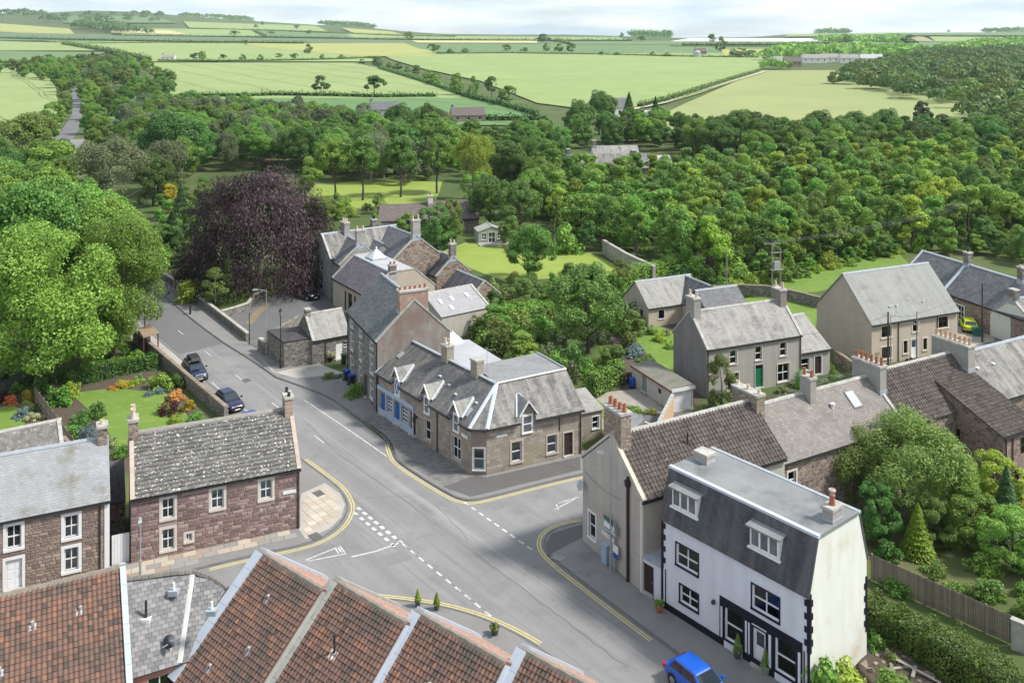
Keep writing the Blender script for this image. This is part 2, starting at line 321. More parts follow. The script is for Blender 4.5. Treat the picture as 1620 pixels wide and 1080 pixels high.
def window(b, M, w, h, nx=1, ny=2, sur=CREAM, fm=WHITE, cur=0, margin=.14, sill=True, glass=GLASS, name='window', dep=.10):
    """window whose origin is the middle of its bottom edge on the wall face; local x along wall, y inward"""
    def mk_sur():
        mb = MB(); t = .035
        for x0, x1, z0, z1 in ((-w / 2 - margin, -w / 2, 0, h), (w / 2, w / 2 + margin, 0, h), (-w / 2 - margin, w / 2 + margin, h, h + margin)):
            mb.box(x0, x1, -t, .02, z0, z1)
        mb.box(-w / 2 - margin, w / 2 + margin, -t - (.05 if sill else 0), .02, -margin, 0)
        return mesh_of('surround', mb, sur)
    def mk_frame():
        mb = MB(); fw = .075; y0, y1 = dep, dep + .06
        mb.box(-w / 2, -w / 2 + fw, y0, y1, 0, h); mb.box(w / 2 - fw, w / 2, y0, y1, 0, h)
        mb.box(-w / 2 + fw, w / 2 - fw, y0, y1, 0, fw); mb.box(-w / 2 + fw, w / 2 - fw, y0, y1, h - fw, h)
        iw = w - 2 * fw; ih = h - 2 * fw
        for i in range(1, nx): x = -w / 2 + fw + iw * i / nx; mb.box(x - .03, x + .03, y0 - .004, y1, fw, h - fw)
        for j in range(1, ny): z = fw + ih * j / ny; mb.box(-w / 2 + fw, w / 2 - fw, y0 - .008, y1, z - (.035 if j * 2 == ny else .02), z + (.035 if j * 2 == ny else .02))
        return mesh_of('frame', mb, fm)
    kk = (round(w, 2), round(h, 2), nx, ny, dep)
    if sur is not None:
        o = b.inst(name, cached(('sur', kk[:2], sur.name, margin, sill), mk_sur), M)
        b.inst('frame', cached(('fr', kk, fm.name), mk_frame), M, o)
    else: o = b.inst(name, cached(('fr', kk, fm.name), mk_frame), M)
    pw = (w - .15) / nx; ph = (h - .15) / ny
    me = cached(('pane', round(pw, 3), round(ph, 3), glass.name), lambda: mesh_of('pane', MB().box(-pw / 2, pw / 2, -.004, .004, -ph / 2, ph / 2), glass))
    for i in range(nx):
        for j in range(ny):
            b.inst('pane', me, M @ T((-w / 2 + .075 + pw * (i + .5), dep + .035, .075 + ph * (j + .5))), o)
    if cur:                             # 1 net over the lower half, 2 drawn to both sides, 3 pale blind in the top half
        def mk_cur():
            mb = MB(); n = 10
            spans = {1: [(-w / 2, w / 2, 0, h * .52)], 2: [(-w / 2, -w / 2 + w * .3, 0, h), (w / 2 - w * .3, w / 2, 0, h)], 3: [(-w / 2, w / 2, h * .55, h)], 4: [(-w / 2, w / 2, 0, h)]}[cur]
            for x0, x1, z0, z1 in spans:
                for i in range(n):
                    a, c = x0 + (x1 - x0) * i / n, x0 + (x1 - x0) * (i + 1) / n; ya, yc = (.24, .27) if i % 2 else (.27, .24)
                    mb.face([(a, ya, z0), (c, yc, z0), (c, yc, z1), (a, ya, z1)])
            return mesh_of('curtain', mb, NET)
        b.inst('curtain', cached(('cur', kk[:2], cur), mk_cur), M, o)
    return o
def door(b, M, w, h, lm=DARKWOOD, sur=CREAM, glazed=0, margin=.14, name='door', fan=0):
    mb = MB(); mb.box(-w / 2, w / 2, .10, .15, 0.02, h - fan)
    nz = 3
    for j in range(nz):
        for s in (-1, 1):
            if glazed and j == nz - 1: continue
            z0 = .15 + j * (h - fan - .25) / nz; mb.box(s * w * .23 - w * .16, s * w * .23 + w * .16, .088, .10, z0, z0 + (h - fan - .25) / nz - .12)
    o = b.part(name, mb, lm, M)
    b.part('handle', MB().cyl((w * .36, .03, h * .46), (w * .36, .10, h * .46), .035, n=8), GALV, M, o)
    if glazed: b.part('pane', MB().box(-w * .3, w * .3, .085, .10, h * .55, h * .9), mk('dark door glass', (.05, .07, .09), rough=.1, spec=.6), M, o)
    if fan: b.part('fanlight', MB().box(-w / 2, w / 2, .12, .13, h - fan + .03, h), GLASS, M, o)
    if sur is not None:
        mb = MB(); t = .04
        for x0, x1, z0, z1 in ((-w / 2 - margin, -w / 2, 0, h), (w / 2, w / 2 + margin, 0, h), (-w / 2 - margin, w / 2 + margin, h, h + margin)): mb.box(x0, x1, -t, .02, z0, z1)
        b.part('door_surround', mb, sur, M, o)
    b.part('doorstep', MB().box(-w / 2 - .1, w / 2 + .1, -.22, .1, -.05, .02 + .09), CEMENT, M, o)
    return o
def tilefield(mb, O, U, V, N, W, Ln, tw, th, kind, mask=None, jit=.006, seed=1):
    r = np.random.default_rng(seed)
    if kind == 'pantile': s = np.linspace(0, 1.04, 6); hh = .034 * np.sin(2 * np.pi * s - .6) + .02; lift = .05
    elif kind == 'inter': s = np.array([0, .55, .66, .80, .92, 1.0]); hh = np.array([0, 0, .045, .055, .04, .0]); lift = .055
    elif kind == 'plain': s = np.array([.0, .5, .985]); hh = np.zeros(3); lift = .065
    else: s = np.array([.015, .985]); hh = np.zeros(2); lift = .016
    k = len(s); nc = int(math.ceil(W / tw)); nr = int(math.ceil(Ln / th))
    tw = W / nc; th = Ln / nr
    ii, jj = np.meshgrid(np.arange(nc), np.arange(nr)); ii = ii.ravel().astype(float); jj = jj.ravel().astype(float)
    if kind == 'slate': ii = ii + .5 * (jj % 2)
    if kind == 'plain': ii = ii + .5 * (jj % 2)
    cu, cv = (ii + .5) * tw, (jj + .5) * th; ok = cu < W + tw * .2
    if mask is not None: ok &= mask(cu, cv)
    ii, jj = ii[ok], jj[ok]; n = len(ii)
    if n == 0: return mb
    su = np.concatenate([s, s, s]); sv = np.concatenate([np.zeros(k), np.zeros(k), np.full(k, 1.06)])
    sn = np.concatenate([hh - .012, hh + lift, hh])
    u = (ii[:, None] + su[None]) * tw; v = (jj[:, None] + sv[None]) * th; h = sn[None] + r.normal(0, jit, (n, 1))
    u = np.minimum(u, W + .02)
    O, U, V, N = (np.array(a, float) for a in (O, U, V, N))
    P = O + u[..., None] * U + v[..., None] * V + h[..., None] * N
    base = len(mb.v); mb.v += [tuple(p) for p in P.reshape(-1, 3).tolist()]
    q = []
    for a in (0, 1):
        for i in range(k - 1): q.append((a * k + i, a * k + i + 1, (a + 1) * k + i + 1, (a + 1) * k + i))
    for t in range(n):
        o = base + t * 3 * k
        for f in q: mb.f.append((o + f[0], o + f[1], o + f[2], o + f[3]))
    return mb
def block(b, P, ang, L, prof, wm, rm, ops=(), ov=.2, verge=.12, skew='', skm=CEMENT, tiles=None, gut='FB', pipes=(), ridge=LEAD, wmats=None, thick=.1, walls='FRLB', nm='wall', riser=.09, skw=.3):
    M = T((P[0], P[1], b.base.z)) @ RZ(ang); D = prof[-1][0]; he = min(prof[0][1], prof[-1][1])
    wm_ = {f: wm for f in 'FRLB'}; wm_.update(wmats or {})
    hts = {'F': prof[0][1], 'B': prof[-1][1], 'R': he, 'L': he}; wid = {'F': L, 'B': L, 'R': D, 'L': D}
    for f in walls:
        mb = MB(); Mf = frame_of(f, L, D)
        rects = [(o[1] - o[3] / 2, o[1] + o[3] / 2, o[2], o[2] + o[4]) for o in ops if o[0] == f]
        wall_grid(mb, Matrix(), wid[f], hts[f], rects)
        if f in 'RL':
            pr = prof if f == 'R' else [(D - y, z) for y, z in prof[::-1]]
            poly = [(y, 0, z) for y, z in pr[::-1]]
            if pr[0][1] > he + 1e-4: poly.append((0, 0, he))
            if pr[-1][1] > he + 1e-4: poly.insert(0, (D, 0, he))
            if len(poly) > 2: mb.face(poly[::-1])
        b.part(nm, mb, wm_[f], M @ Mf)
    for o in ops:
        Mo = M @ frame_of(o[0], L, D) @ T((o[1], 0, o[2])); kw = dict(o[6]) if len(o) > 6 else {}
        (window if o[5] == 'w' else door)(b, Mo, o[3], o[4], **kw)
    nseg = len(prof) - 1
    for i in range(nseg):
        (y0, z0), (y1, z1) = prof[i], prof[i + 1]; dy, dz = y1 - y0, z1 - z0; ln = math.hypot(dy, dz)
        if ln < .02: continue
        ty, tz = dy / ln, dz / ln; a0 = -ov if i == 0 else 0; a1 = ln + (ov if i == nseg - 1 else 0)
        ny, nz = -tz, ty; q = lambda x, a: (x, y0 + ty * a + ny * thick, z0 + tz * a + nz * thick)
        x0, x1 = -verge, L + verge
        if 'L' in skew: x0 = .0
        if 'R' in skew: x1 = L
        pts = [q(x0, a0), q(x1, a0), q(x1, a1), q(x0, a1)]
        rmi = rm[i] if isinstance(rm, (list, tuple)) else rm
        if tiles and i in tiles:
            kind, tw, th, tm = tiles[i]
            sl = b.part('roof', MB().slab(pts, thick), rmi, M)
            up = dz >= 0; O = Vector(q(x0, a0)) if up else Vector(q(x1, a1)); U = Vector((1, 0, 0)) if up else Vector((-1, 0, 0))
            V = Vector((0, ty, tz)) * (1 if up else -1)
            b.part('roof_tiles', tilefield(MB(), O, U, V, Vector((0, ny, nz)), x1 - x0, a1 - a0, tw, th, kind, seed=i + int(P[1])), tm, M, sl, kind='stuff', smooth=False)
        else: b.part('roof', MB().slab(pts, thick), rmi, M)
    for i in range(1, nseg):
        if ridge is not None and prof[i][1] > prof[i - 1][1] and (prof[i][1] > prof[i + 1][1] or abs(prof[i][1] - prof[i + 1][1]) < .3 and prof[i][1] >= he + 1):
            y, z = prof[i]; mb = MB(); n = max(1, int((L + 2 * verge) / .45)); xs = [-verge + (L + 2 * verge) * k / n for k in range(n + 1)]
            for k in range(n):
                e = .012 * (k % 2); a, c = xs[k], xs[k + 1]; zt = z + thick * 1.35
                A = [(a, y - .17, zt - .11), (a, y - .08, zt + .035 + e), (a, y + .08, zt + .035 + e), (a, y + .17, zt - .11)]
                C = [(c, p[1], p[2]) for p in A]
                mb.raw(A + C, [(0, 1, 2, 3), (7, 6, 5, 4), (0, 4, 5, 1), (1, 5, 6, 2), (2, 6, 7, 3), (3, 7, 4, 0)])
            b.part('ridge', mb, ridge, M)
    for s in skew:
        x = -.05 if s == 'L' else L + .05 - skw
        mb = MB()
        for i in range(nseg):
            (y0, z0), (y1, z1) = prof[i], prof[i + 1]; ln = math.hypot(y1 - y0, z1 - z0)
            if ln < .02: continue
            ty, tz = (y1 - y0) / ln, (z1 - z0) / ln; a0 = -.12 if i == 0 else 0; a1 = ln + (.12 if i == nseg - 1 else 0)
            n = max(1, int(ln / .9)); hh = thick + riser
            for k in range(n):
                A = a0 + (a1 - a0) * k / n + .006; C = a0 + (a1 - a0) * (k + 1) / n - .006
                q = lambda xx, a: (xx, y0 + ty * a - tz * hh, z0 + tz * a + ty * hh)
                mb.slab([q(x, A), q(x + skw, A), q(x + skw, C), q(x, C)], .16)
        b.part('skew', mb, skm, M)
    for g in gut:
        if g == 'F': y, z = prof[0]; (sgn, yy) = (-1, y)
        else: y, z = prof[-1]; (sgn, yy) = (1, y)
        sl = (prof[1][1] - prof[0][1]) / max(.05, prof[1][0] - prof[0][0]); drop = ov * math.sin(math.atan(sl)) ; out = ov * math.cos(math.atan(sl))
        b.part('gutter', MB().box(-.05, L + .05, yy + sgn * (out + .10) if sgn > 0 else yy - out - .12, yy + sgn * out + (.12 if sgn > 0 else 0), z - drop - .10, z - drop - .005), CAST, M)
    for (f, u) in pipes:
        Mp = M @ frame_of(f, L, D)
        b.part('downpipe', MB().cyl((u, -.07, 0), (u, -.07, hts[f] - .1), .05, n=6), CAST, Mp)
    return M
def chimney(b, M, x, y, w, d, z0, z1, mat, pots=2, pm=TERRA, cm=CEMENT, axis='y', ph=.55, pr=.13):
    mb = MB().box(x - w / 2, x + w / 2, y - d / 2, y + d / 2, z0, z1 - .18)
    o = b.part('chimney', mb, mat, M)
    b.part('cope', MB().box(x - w / 2 - .07, x + w / 2 + .07, y - d / 2 - .07, y + d / 2 + .07, z1 - .18, z1), cm, M, o)
    b.part('flashing', MB().box(x - w / 2 - .04, x + w / 2 + .04, y - d / 2 - .04, y + d / 2 + .04, z0, z0 + .001 + min(.9, (z1 - z0) * .3)), LEAD, M, o) if w > .3 else None
    def pot():
        return mesh_of('pot', MB().lathe([(pr * 1.12, 0), (pr * 1.12, .06), (pr, .08), (pr * .85, ph - .08), (pr * 1.05, ph - .07), (pr * 1.05, ph), (pr * .75, ph), (pr * .7, ph - .15)], 10), pm, smooth=False)
    me = cached(('pot', pm.name, ph, pr), pot)
    n = pots; span = (d if axis == 'y' else w) - 2 * pr - .1
    for k in range(n):
        t = (k / (n - 1) - .5) * span if n > 1 else 0
        hs = 1 + rnd.uniform(-.18, .12)
        b.inst('pot', me, M @ T((x + (t if axis == 'x' else 0), y + (t if axis == 'y' else 0), z1)) @ Matrix.Diagonal((1, 1, hs, 1)), o)
    return o
def gable(he, hr, D): return [(0, he), (D / 2, hr), (D, he)]
STONES = {}
def stone_face(b, wallobj, M, W, Ht, rects, mats, rh=(.2, .34), rw=(.3, .8), seed=3, limit=300):
    """rubble facing: every stone a piece of the wall"""
    r = random.Random(seed); z = .01; pieces = []
    while z < Ht - .08:
        hh = min(r.uniform(*rh), Ht - z); u = 0
        if Ht - z - hh < .1: hh = Ht - z
        spans = [(0, W)]
        for a, c, lo, hi in rects:
            if lo < z + hh - .02 and hi > z + .02:
                spans = [s for q in spans for s in ((q[0], min(q[1], a)), (max(q[0], c), q[1])) if s[1] - s[0] > .06]
        for s0, s1 in spans:
            u = s0
            while u < s1 - .02:
                ww = r.uniform(*rw) * (1 if r.random() < .75 else .5)
                if s1 - u - ww < .2: ww = s1 - u
                ww = min(ww, s1 - u)
                if hh > .24 and ww < .45 and r.random() < .3:
                    t = r.uniform(.4, .6); pieces.append((u, z, ww, hh * t)); pieces.append((u, z + hh * t, ww, hh * (1 - t)))
                else: pieces.append((u, z, ww, hh))
                u += ww
        z += hh
    key = tuple(m.name for m in mats)
    if key not in STONES:
        L_ = []
        for m in mats:
            for v in range(4):
                j = lambda s: r.uniform(-s, s)
                bk = [(.02 + j(.02), 0, .03 + j(.03)), (.98 + j(.02), 0, .03 + j(.03)), (.98 + j(.02), 0, .97 + j(.03)), (.02 + j(.02), 0, .97 + j(.03))]
                fr = [(p[0] * .92 + .04 + j(.015), -1 + j(.25), p[2] * .84 + .08 + j(.03)) for p in bk]
                L_.append(mesh_of('stone', MB().raw(bk + fr, [(0, 1, 5, 4), (1, 2, 6, 5), (2, 3, 7, 6), (3, 0, 4, 7), (4, 5, 6, 7)]), m, uv=False))
        STONES[key] = L_
    pieces.sort(key=lambda p: -p[2] * p[3])
    for u, z, ww, hh in pieces[:limit]:
        g = .018
        b.inst('stone', r.choice(STONES[key]), M @ T((u + g, .003, z + g)) @ Matrix.Diagonal((ww - 2 * g, .04, hh - 2 * g, 1)), wallobj)
    if len(pieces) > limit:
        mb = MB()
        for u, z, ww, hh in pieces[limit:]:
            g = .012; A = [(u + g, .003, z + g), (u + ww - g, .003, z + g), (u + ww - g, .003, z + hh - g), (u + g, .003, z + hh - g)]
            Fv = [(p[0] + (.02 if k in (0, 3) else -.02), -.038, p[2] + (.02 if k < 2 else -.02)) for k, p in enumerate(A)]
            mb.raw(A + Fv, [(0, 1, 5, 4), (1, 2, 6, 5), (2, 3, 7, 6), (3, 0, 4, 7), (4, 5, 6, 7)])
        b.part('small_stones', mb, mats[0], M, wallobj, kind='stuff')
# ---------------- ground, fields, roads, pavements ----------------
GRASSG = mk('rough grass ground', (.075, .115, .03), (.05, .075, .022), .15, uv=False, rough=.95, patch=[((.12, .12, .05), .05, .5, .7)], bump=.5, bscale=2)
def pip(p, poly):
    x, y = p[0], p[1]; c = False; n = len(poly); j = n - 1
    for i in range(n):
        if (poly[i][1] > y) != (poly[j][1] > y) and x < (poly[j][0] - poly[i][0]) * (y - poly[i][1]) / (poly[j][1] - poly[i][1]) + poly[i][0]: c = not c
        j = i
    return c
rr = np.geomspace(12, 9000, 190); aa = np.radians(np.linspace(-70, 70, 281))
gx = rr[:, None] * np.sin(aa)[None]; gy = rr[:, None] * np.cos(aa)[None]; gz = hz(gx, gy); na = len(aa)
mb = MB(); mb.v = np.stack([gx, gy, gz], -1).reshape(-1, 3).tolist()
mb.f = [(i * na + j, i * na + j + 1, (i + 1) * na + j + 1, (i + 1) * na + j)[::-1] for i in range(len(rr) - 1) for j in range(na - 1)]
near_ = [(gx[0][j], gy[0][j], 0) for j in range(na)]
ob('ground', mb, GRASSG, uv=False, smooth=True, kind='structure')
ob('ground', MB().face([(-40, -60, -.01), (40, -60, -.01)] + [(p[0], p[1], -.01) for p in near_[::-1]]), GRASSG, uv=False, kind='structure')
# crop fields draped over the terrain: rows of (picture y, left x, right x)
def cropmat(name, c1, c2, ang=None, sp=24, lc=None, sc_=.012):
    m = mk(name, c1, c2, sc_, uv=False, rough=.9, detail=6, patch=[(tuple(x * .82 for x in c1), sc_ * 4, .52, .72)], bump=.4, bscale=1.5)
    if ang is not None and 'track' not in m:
        nt = m.node_tree; N = nt.nodes; Lk = nt.links; b = N['Principled BSDF']; src = b.inputs['Base Color'].links[0].from_socket
        tc = N.new('ShaderNodeTexCoord'); mp = N.new('ShaderNodeMapping'); mp.inputs['Rotation'].default_value = (0, 0, ang); Lk.new(tc.outputs['Object'], mp.inputs[0])
        nz = N.new('ShaderNodeTexNoise'); nz.inputs['Scale'].default_value = .01; Lk.new(mp.outputs[0], nz.inputs['Vector'])
        sx = N.new('ShaderNodeSeparateXYZ'); Lk.new(mp.outputs[0], sx.inputs[0])
        d = N.new('ShaderNodeMath'); d.operation = 'DIVIDE'; d.inputs[1].default_value = sp; Lk.new(sx.outputs[0], d.inputs[0])
        a = N.new('ShaderNodeMath'); a.operation = 'MULTIPLY_ADD'; a.inputs[1].default_value = .5; Lk.new(nz.outputs[0], a.inputs[0]); Lk.new(d.outputs[0], a.inputs[2])
        masks = []
        for off in (0.0, .09):
            o = N.new('ShaderNodeMath'); o.operation = 'ADD'; o.inputs[1].default_value = off; Lk.new(a.outputs[0], o.inputs[0])
            f = N.new('ShaderNodeMath'); f.operation = 'FRACT'; Lk.new(o.outputs[0], f.inputs[0])
            l = N.new('ShaderNodeMath'); l.operation = 'LESS_THAN'; l.inputs[1].default_value = .034; Lk.new(f.outputs[0], l.inputs[0]); masks.append(l)
        mx = N.new('ShaderNodeMath'); mx.operation = 'MAXIMUM'; Lk.new(masks[0].outputs[0], mx.inputs[0]); Lk.new(masks[1].outputs[0], mx.inputs[1])
        ms = N.new('ShaderNodeMath'); ms.operation = 'MULTIPLY'; ms.inputs[1].default_value = .75; Lk.new(mx.outputs[0], ms.inputs[0])
        mi = N.new('ShaderNodeMix'); mi.data_type = 'RGBA'; mi.inputs[7].default_value = c4(lc or tuple(x * .45 for x in c1)); Lk.new(ms.outputs[0], mi.inputs[0]); Lk.new(src, mi.inputs[6]); Lk.new(mi.outputs[2], b.inputs['Base Color'])
        m['track'] = 1
    return m
def field(name, rows, mat, lift=1.0, nx=26, kind='structure', step=2.0, **k):
    ys = []
    for i in range(len(rows) - 1):
        n = max(1, int(abs(rows[i + 1][0] - rows[i][0]) / step)); ys += list(np.linspace(rows[i][0], rows[i + 1][0], n, endpoint=False))
    ys.append(rows[-1][0]); ry = [r[0] for r in rows]; o = np.argsort(ry); ry = np.array(ry)[o]
    xl = np.interp(ys, ry, np.array([r[1] for r in rows])[o]); xr = np.interp(ys, ry, np.array([r[2] for r in rows])[o])
    mb = MB()
    for y, a, c in zip(ys, xl, xr):
        for t in range(nx + 1):
            p = GT(a + (c - a) * t / nx, y); mb.v.append((p.x, p.y, p.z + lift * (.12 + .0009 * p.y)))
    n1 = nx + 1
    mb.f = [(i * n1 + j, (i + 1) * n1 + j, (i + 1) * n1 + j + 1, i * n1 + j + 1) for i in range(len(ys) - 1) for j in range(nx)]
    return ob(name, mb, mat, uv=False, smooth=True, kind=kind, **k)
BAR = (.25, .31, .12); BAR2 = (.21, .275, .10)
barley = cropmat('pale barley', BAR, BAR2, R(-32), 30)
barley2 = cropmat('pale barley smooth', (.24, .31, .115), (.20, .27, .095))
wheat = cropmat('blue green wheat', (.115, .21, .075), (.095, .18, .065), R(-38), 34, (.06, .10, .035))
yellow = cropmat('yellow green meadow', (.32, .335, .11), (.26, .285, .09))
straw = cropmat('straw coloured pasture', (.275, .295, .12), (.205, .26, .10), sc_=.006)
dgreen = cropmat('far green crop', (.10, .17, .07), (.13, .20, .08))
plough = cropmat('far grey green crop', (.115, .165, .08), (.10, .145, .07))
cream_ = cropmat('far ripe strip', (.50, .44, .22), (.42, .40, .2))
fleece = mk('crop fleece', (.75, .76, .78), (.65, .66, .68), .01, uv=False)
field('field', [(225, 985, 1500), (205, 1010, 1500), (190, 1035, 1530), (165, 1085, 1535), (150, 1120, 1450), (130, 1165, 1335), (113, 1205, 1320)], straw, 1.0)
field('field', [(172, 905, 1010), (165, 850, 1055), (150, 812, 1105), (130, 760, 1165), (110, 668, 1205), (96, 620, 1208), (86, 600, 1200)], barley2, 1.1)
field('field', [(200, 180, 870), (190, 165, 850), (180, 175, 835), (168, 185, 800), (155, 200, 745)], wheat, 1.0)
field('field', [(157, 235, 760), (148, 270, 735), (130, 250, 690), (115, 240, 625), (101, 235, 560)], barley, 1.05)
field('field', [(215, -60, 95), (190, -60, 95), (165, -60, 92), (140, -60, 88), (120, -60, 75), (101, -60, 60)], barley, 1.05)
field('field', [(99, 230, 600), (90, 225, 575), (80, 180, 520), (66, 70, 400)], barley2, 1.0)
field('field', [(91, 575, 680), (84, 500, 690), (78, 420, 660), (70, 380, 640)], yellow, 1.15)
field('field', [(92, 1040, 1640), (82, 600, 1640), (76, 600, 1640), (68, 560, 1640)], dgreen, 1.0)
def fieldq(q, mat, lift=1.0, nx=22, ny=6):
    """four-cornered far field: bottom left, bottom right, top right, top left picture corners"""
    mb = MB()
    for j in range(ny + 1):
        for i in range(nx + 1):
            s, t = i / nx, j / ny; x = (q[0][0] * (1 - s) + q[1][0] * s) * (1 - t) + (q[3][0] * (1 - s) + q[2][0] * s) * t; y = (q[0][1] * (1 - s) + q[1][1] * s) * (1 - t) + (q[3][1] * (1 - s) + q[2][1] * s) * t
            p = GT(x, y); mb.v.append((p.x, p.y, p.z + lift * (.12 + .0009 * p.y)))
    n1 = nx + 1; mb.f = [(j * n1 + i, j * n1 + i + 1, (j + 1) * n1 + i + 1, (j + 1) * n1 + i) for j in range(ny) for i in range(nx)]
    ob('field', mb, mat, uv=False, smooth=True, kind='structure')
redd = cropmat('far reddish crop', (.30, .25, .14), (.22, .24, .12))
for q, m_, l_ in (([(-40, 66), (300, 67), (300, 60), (-40, 52)], plough, 1.2), ([(300, 68), (560, 70), (560, 64), (300, 60)], plough, 1.25), ([(560, 70), (900, 71), (860, 66), (560, 64)], plough, 1.2), ([(900, 72), (1090, 73), (1080, 67), (880, 66)], dgreen, 1.3),
                  ([(-40, 50), (120, 58), (110, 47), (-40, 36)], yellow, 1.1), ([(190, 58), (420, 60), (400, 49), (200, 46)], barley2, 1.1), ([(175, 54), (300, 57), (270, 51), (180, 47)], cream_, 1.5), ([(420, 60), (560, 63), (545, 54), (400, 50)], dgreen, 1.3), ([(300, 46), (520, 52), (500, 43), (290, 36)], barley2, 1.2), ([(560, 64), (720, 66), (700, 58), (545, 55)], barley2, 1.2), ([(100, 38), (280, 38), (240, 28), (110, 27)], dgreen, 1.2),
                  ([(660, 70), (850, 70.5), (850, 67), (650, 66.5)], cream_, 1.6), ([(720, 66), (1000, 67), (980, 61), (700, 59)], barley2, 1.2), ([(560, 55), (640, 58), (620, 52), (540, 46)], yellow, 1.3), ([(1145, 91), (1215, 90), (1225, 80), (1140, 80)], yellow, 1.4), ([(1060, 68), (1310, 68.5), (1300, 63.5), (1090, 63.5)], fleece, 1.6),
                  ([(1330, 66), (1480, 68), (1460, 60), (1330, 59)], redd, 1.4), ([(1480, 68), (1640, 69), (1640, 61), (1470, 60)], barley2, 1.4), ([(1240, 60), (1400, 59), (1400, 54), (1250, 56)], barley2, 1.3), ([(1400, 58), (1640, 58), (1640, 53), (1400, 54)], dgreen, 1.3), ([(-40, 100), (130, 96), (170, 84), (-40, 82)], dgreen, 1.0), ([(-40, 82), (180, 82), (120, 70), (-40, 66)], barley2, 1.2), ([(1210, 96), (1640, 90), (1640, 70), (1240, 72)], wheat, 1.25)):
    fieldq(q, m_, l_)
# farm track up the hill between the two big fields
field('farm_track', [(176, 992, 1004), (166, 1036, 1052), (150, 1082, 1098), (132, 1140, 1158), (116, 1198, 1212)], mk('farm track', (.42, .39, .30), (.36, .34, .25), .2, uv=False), 1.6, nx=3)
# country road going away to the left
ASPH = mk('worn asphalt', (.235, .23, .23), (.195, .193, .194), .12, uv=False, rough=.9, bump=.5, bscale=40, patch=[((.165, .163, .166), .35, .54, .72), ((.275, .27, .265), .18, .55, .8), ((.15, .148, .15), 1.3, .66, .76)])
def wear(m, ang, dark):
    nt = m.node_tree; N = nt.nodes; Lk = nt.links; b = N['Principled BSDF']; src = b.inputs['Base Color'].links[0].from_socket; tc = N.new('ShaderNodeTexCoord')
    r0 = N.new('ShaderNodeMapping'); r0.inputs['Rotation'].default_value = (0, 0, ang); Lk.new(tc.outputs['Object'], r0.inputs[0])
    for sx, sy, lo, hi, col in ((.55, .018, .46, .66, dark), (5.0, .09, .56, .74, tuple(x * .85 for x in dark)), (2.6, 2.6, .66, .70, tuple(x * .7 for x in dark)), (.9, .03, .58, .72, tuple(x * 1.9 for x in dark))):
        mp = N.new('ShaderNodeMapping'); mp.inputs['Scale'].default_value = (sx, sy, 1); Lk.new(r0.outputs[0], mp.inputs[0]); nz = N.new('ShaderNodeTexNoise'); nz.inputs['Scale'].default_value = 1; nz.inputs['Detail'].default_value = 4; Lk.new(mp.outputs[0], nz.inputs['Vector'])
        mr = N.new('ShaderNodeMapRange'); mr.inputs[1].default_value = lo; mr.inputs[2].default_value = hi; mr.inputs[4].default_value = .55; Lk.new(nz.outputs[0], mr.inputs[0])
        mx = N.new('ShaderNodeMix'); mx.data_type = 'RGBA'; mx.inputs[7].default_value = c4(col); Lk.new(mr.outputs[0], mx.inputs[0]); Lk.new(src, mx.inputs[6]); src = mx.outputs[2]
    Lk.new(src, b.inputs['Base Color'])
wear(ASPH, R(-39), (.16, .158, .16))
ASPHD = mk('dark fresh asphalt', (.15, .15, .155), (.13, .13, .135), .3, uv=False, rough=.9, bump=.5, bscale=40)
def ribbon(name, pts, wid, mat, z, kind='structure', **k):
    mb = MB(); P = [Vector((p[0], p[1], 0)) for p in pts]
    for i, p in enumerate(P):
        t = (P[min(i + 1, len(P) - 1)] - P[max(i - 1, 0)]).normalized(); n = Vector((-t.y, t.x, 0)) * wid / 2
        for s in (n, -n):
            q = p + s; mb.v.append((q.x, q.y, float(hz(q.x, q.y)) + z))
    mb.f = [(2 * i, 2 * i + 1, 2 * i + 3, 2 * i + 2)[::-1] for i in range(len(P) - 1)]
    return ob(name, mb, mat, uv=False, kind=kind, **k)
far_road = [G(262, 462), G(200, 415), G(150, 345), G(95, 258), G(98, 225), G(120, 195), GT(126, 180), GT(124, 160), GT(120, 140)]
ribbon('country_road', far_road, 6.0, ASPHD, .03)
ribbon('country_road', [G(40, 268), G(75, 268), G(98, 240), G(112, 222)], 9, ASPH, .04)
def poly(name, px, mat, z, kind='structure', zz=0, **k):
    return ob(name, MB().face([(lambda q: (q.x, q.y, z))(G(*p, zz)) for p in px][::-1]), mat, uv=False, kind=kind, **k)
def flatpoly(name, px, mat, z, **k):
    P = [G(*p) for p in px]; a = sum(P[i].x * P[(i + 1) % len(P)].y - P[(i + 1) % len(P)].x * P[i].y for i in range(len(P)))
    if a < 0: P = P[::-1]
    me = MB().face([(p.x, p.y, z) for p in P]); return ob(name, me, mat, uv=False, kind='structure', **k)
flatpoly('road', [(222, 452), (205, 533), (284, 599), (356, 662), (470, 745), (440, 850), (200, 905), (-120, 985), (-120, 1090), (560, 1250), (1400, 1300), (1290, 1080), (1017, 950), (926, 857), (1060, 800), (1030, 735), (925, 735), (745, 790), (712, 776), (600, 690), (470, 590), (380, 540), (238, 446)], ASPH, .02)
flatpoly('road', [(222, 452), (216, 505), (283, 561), (357, 543), (300, 500), (238, 446)], ASPHD, .026)
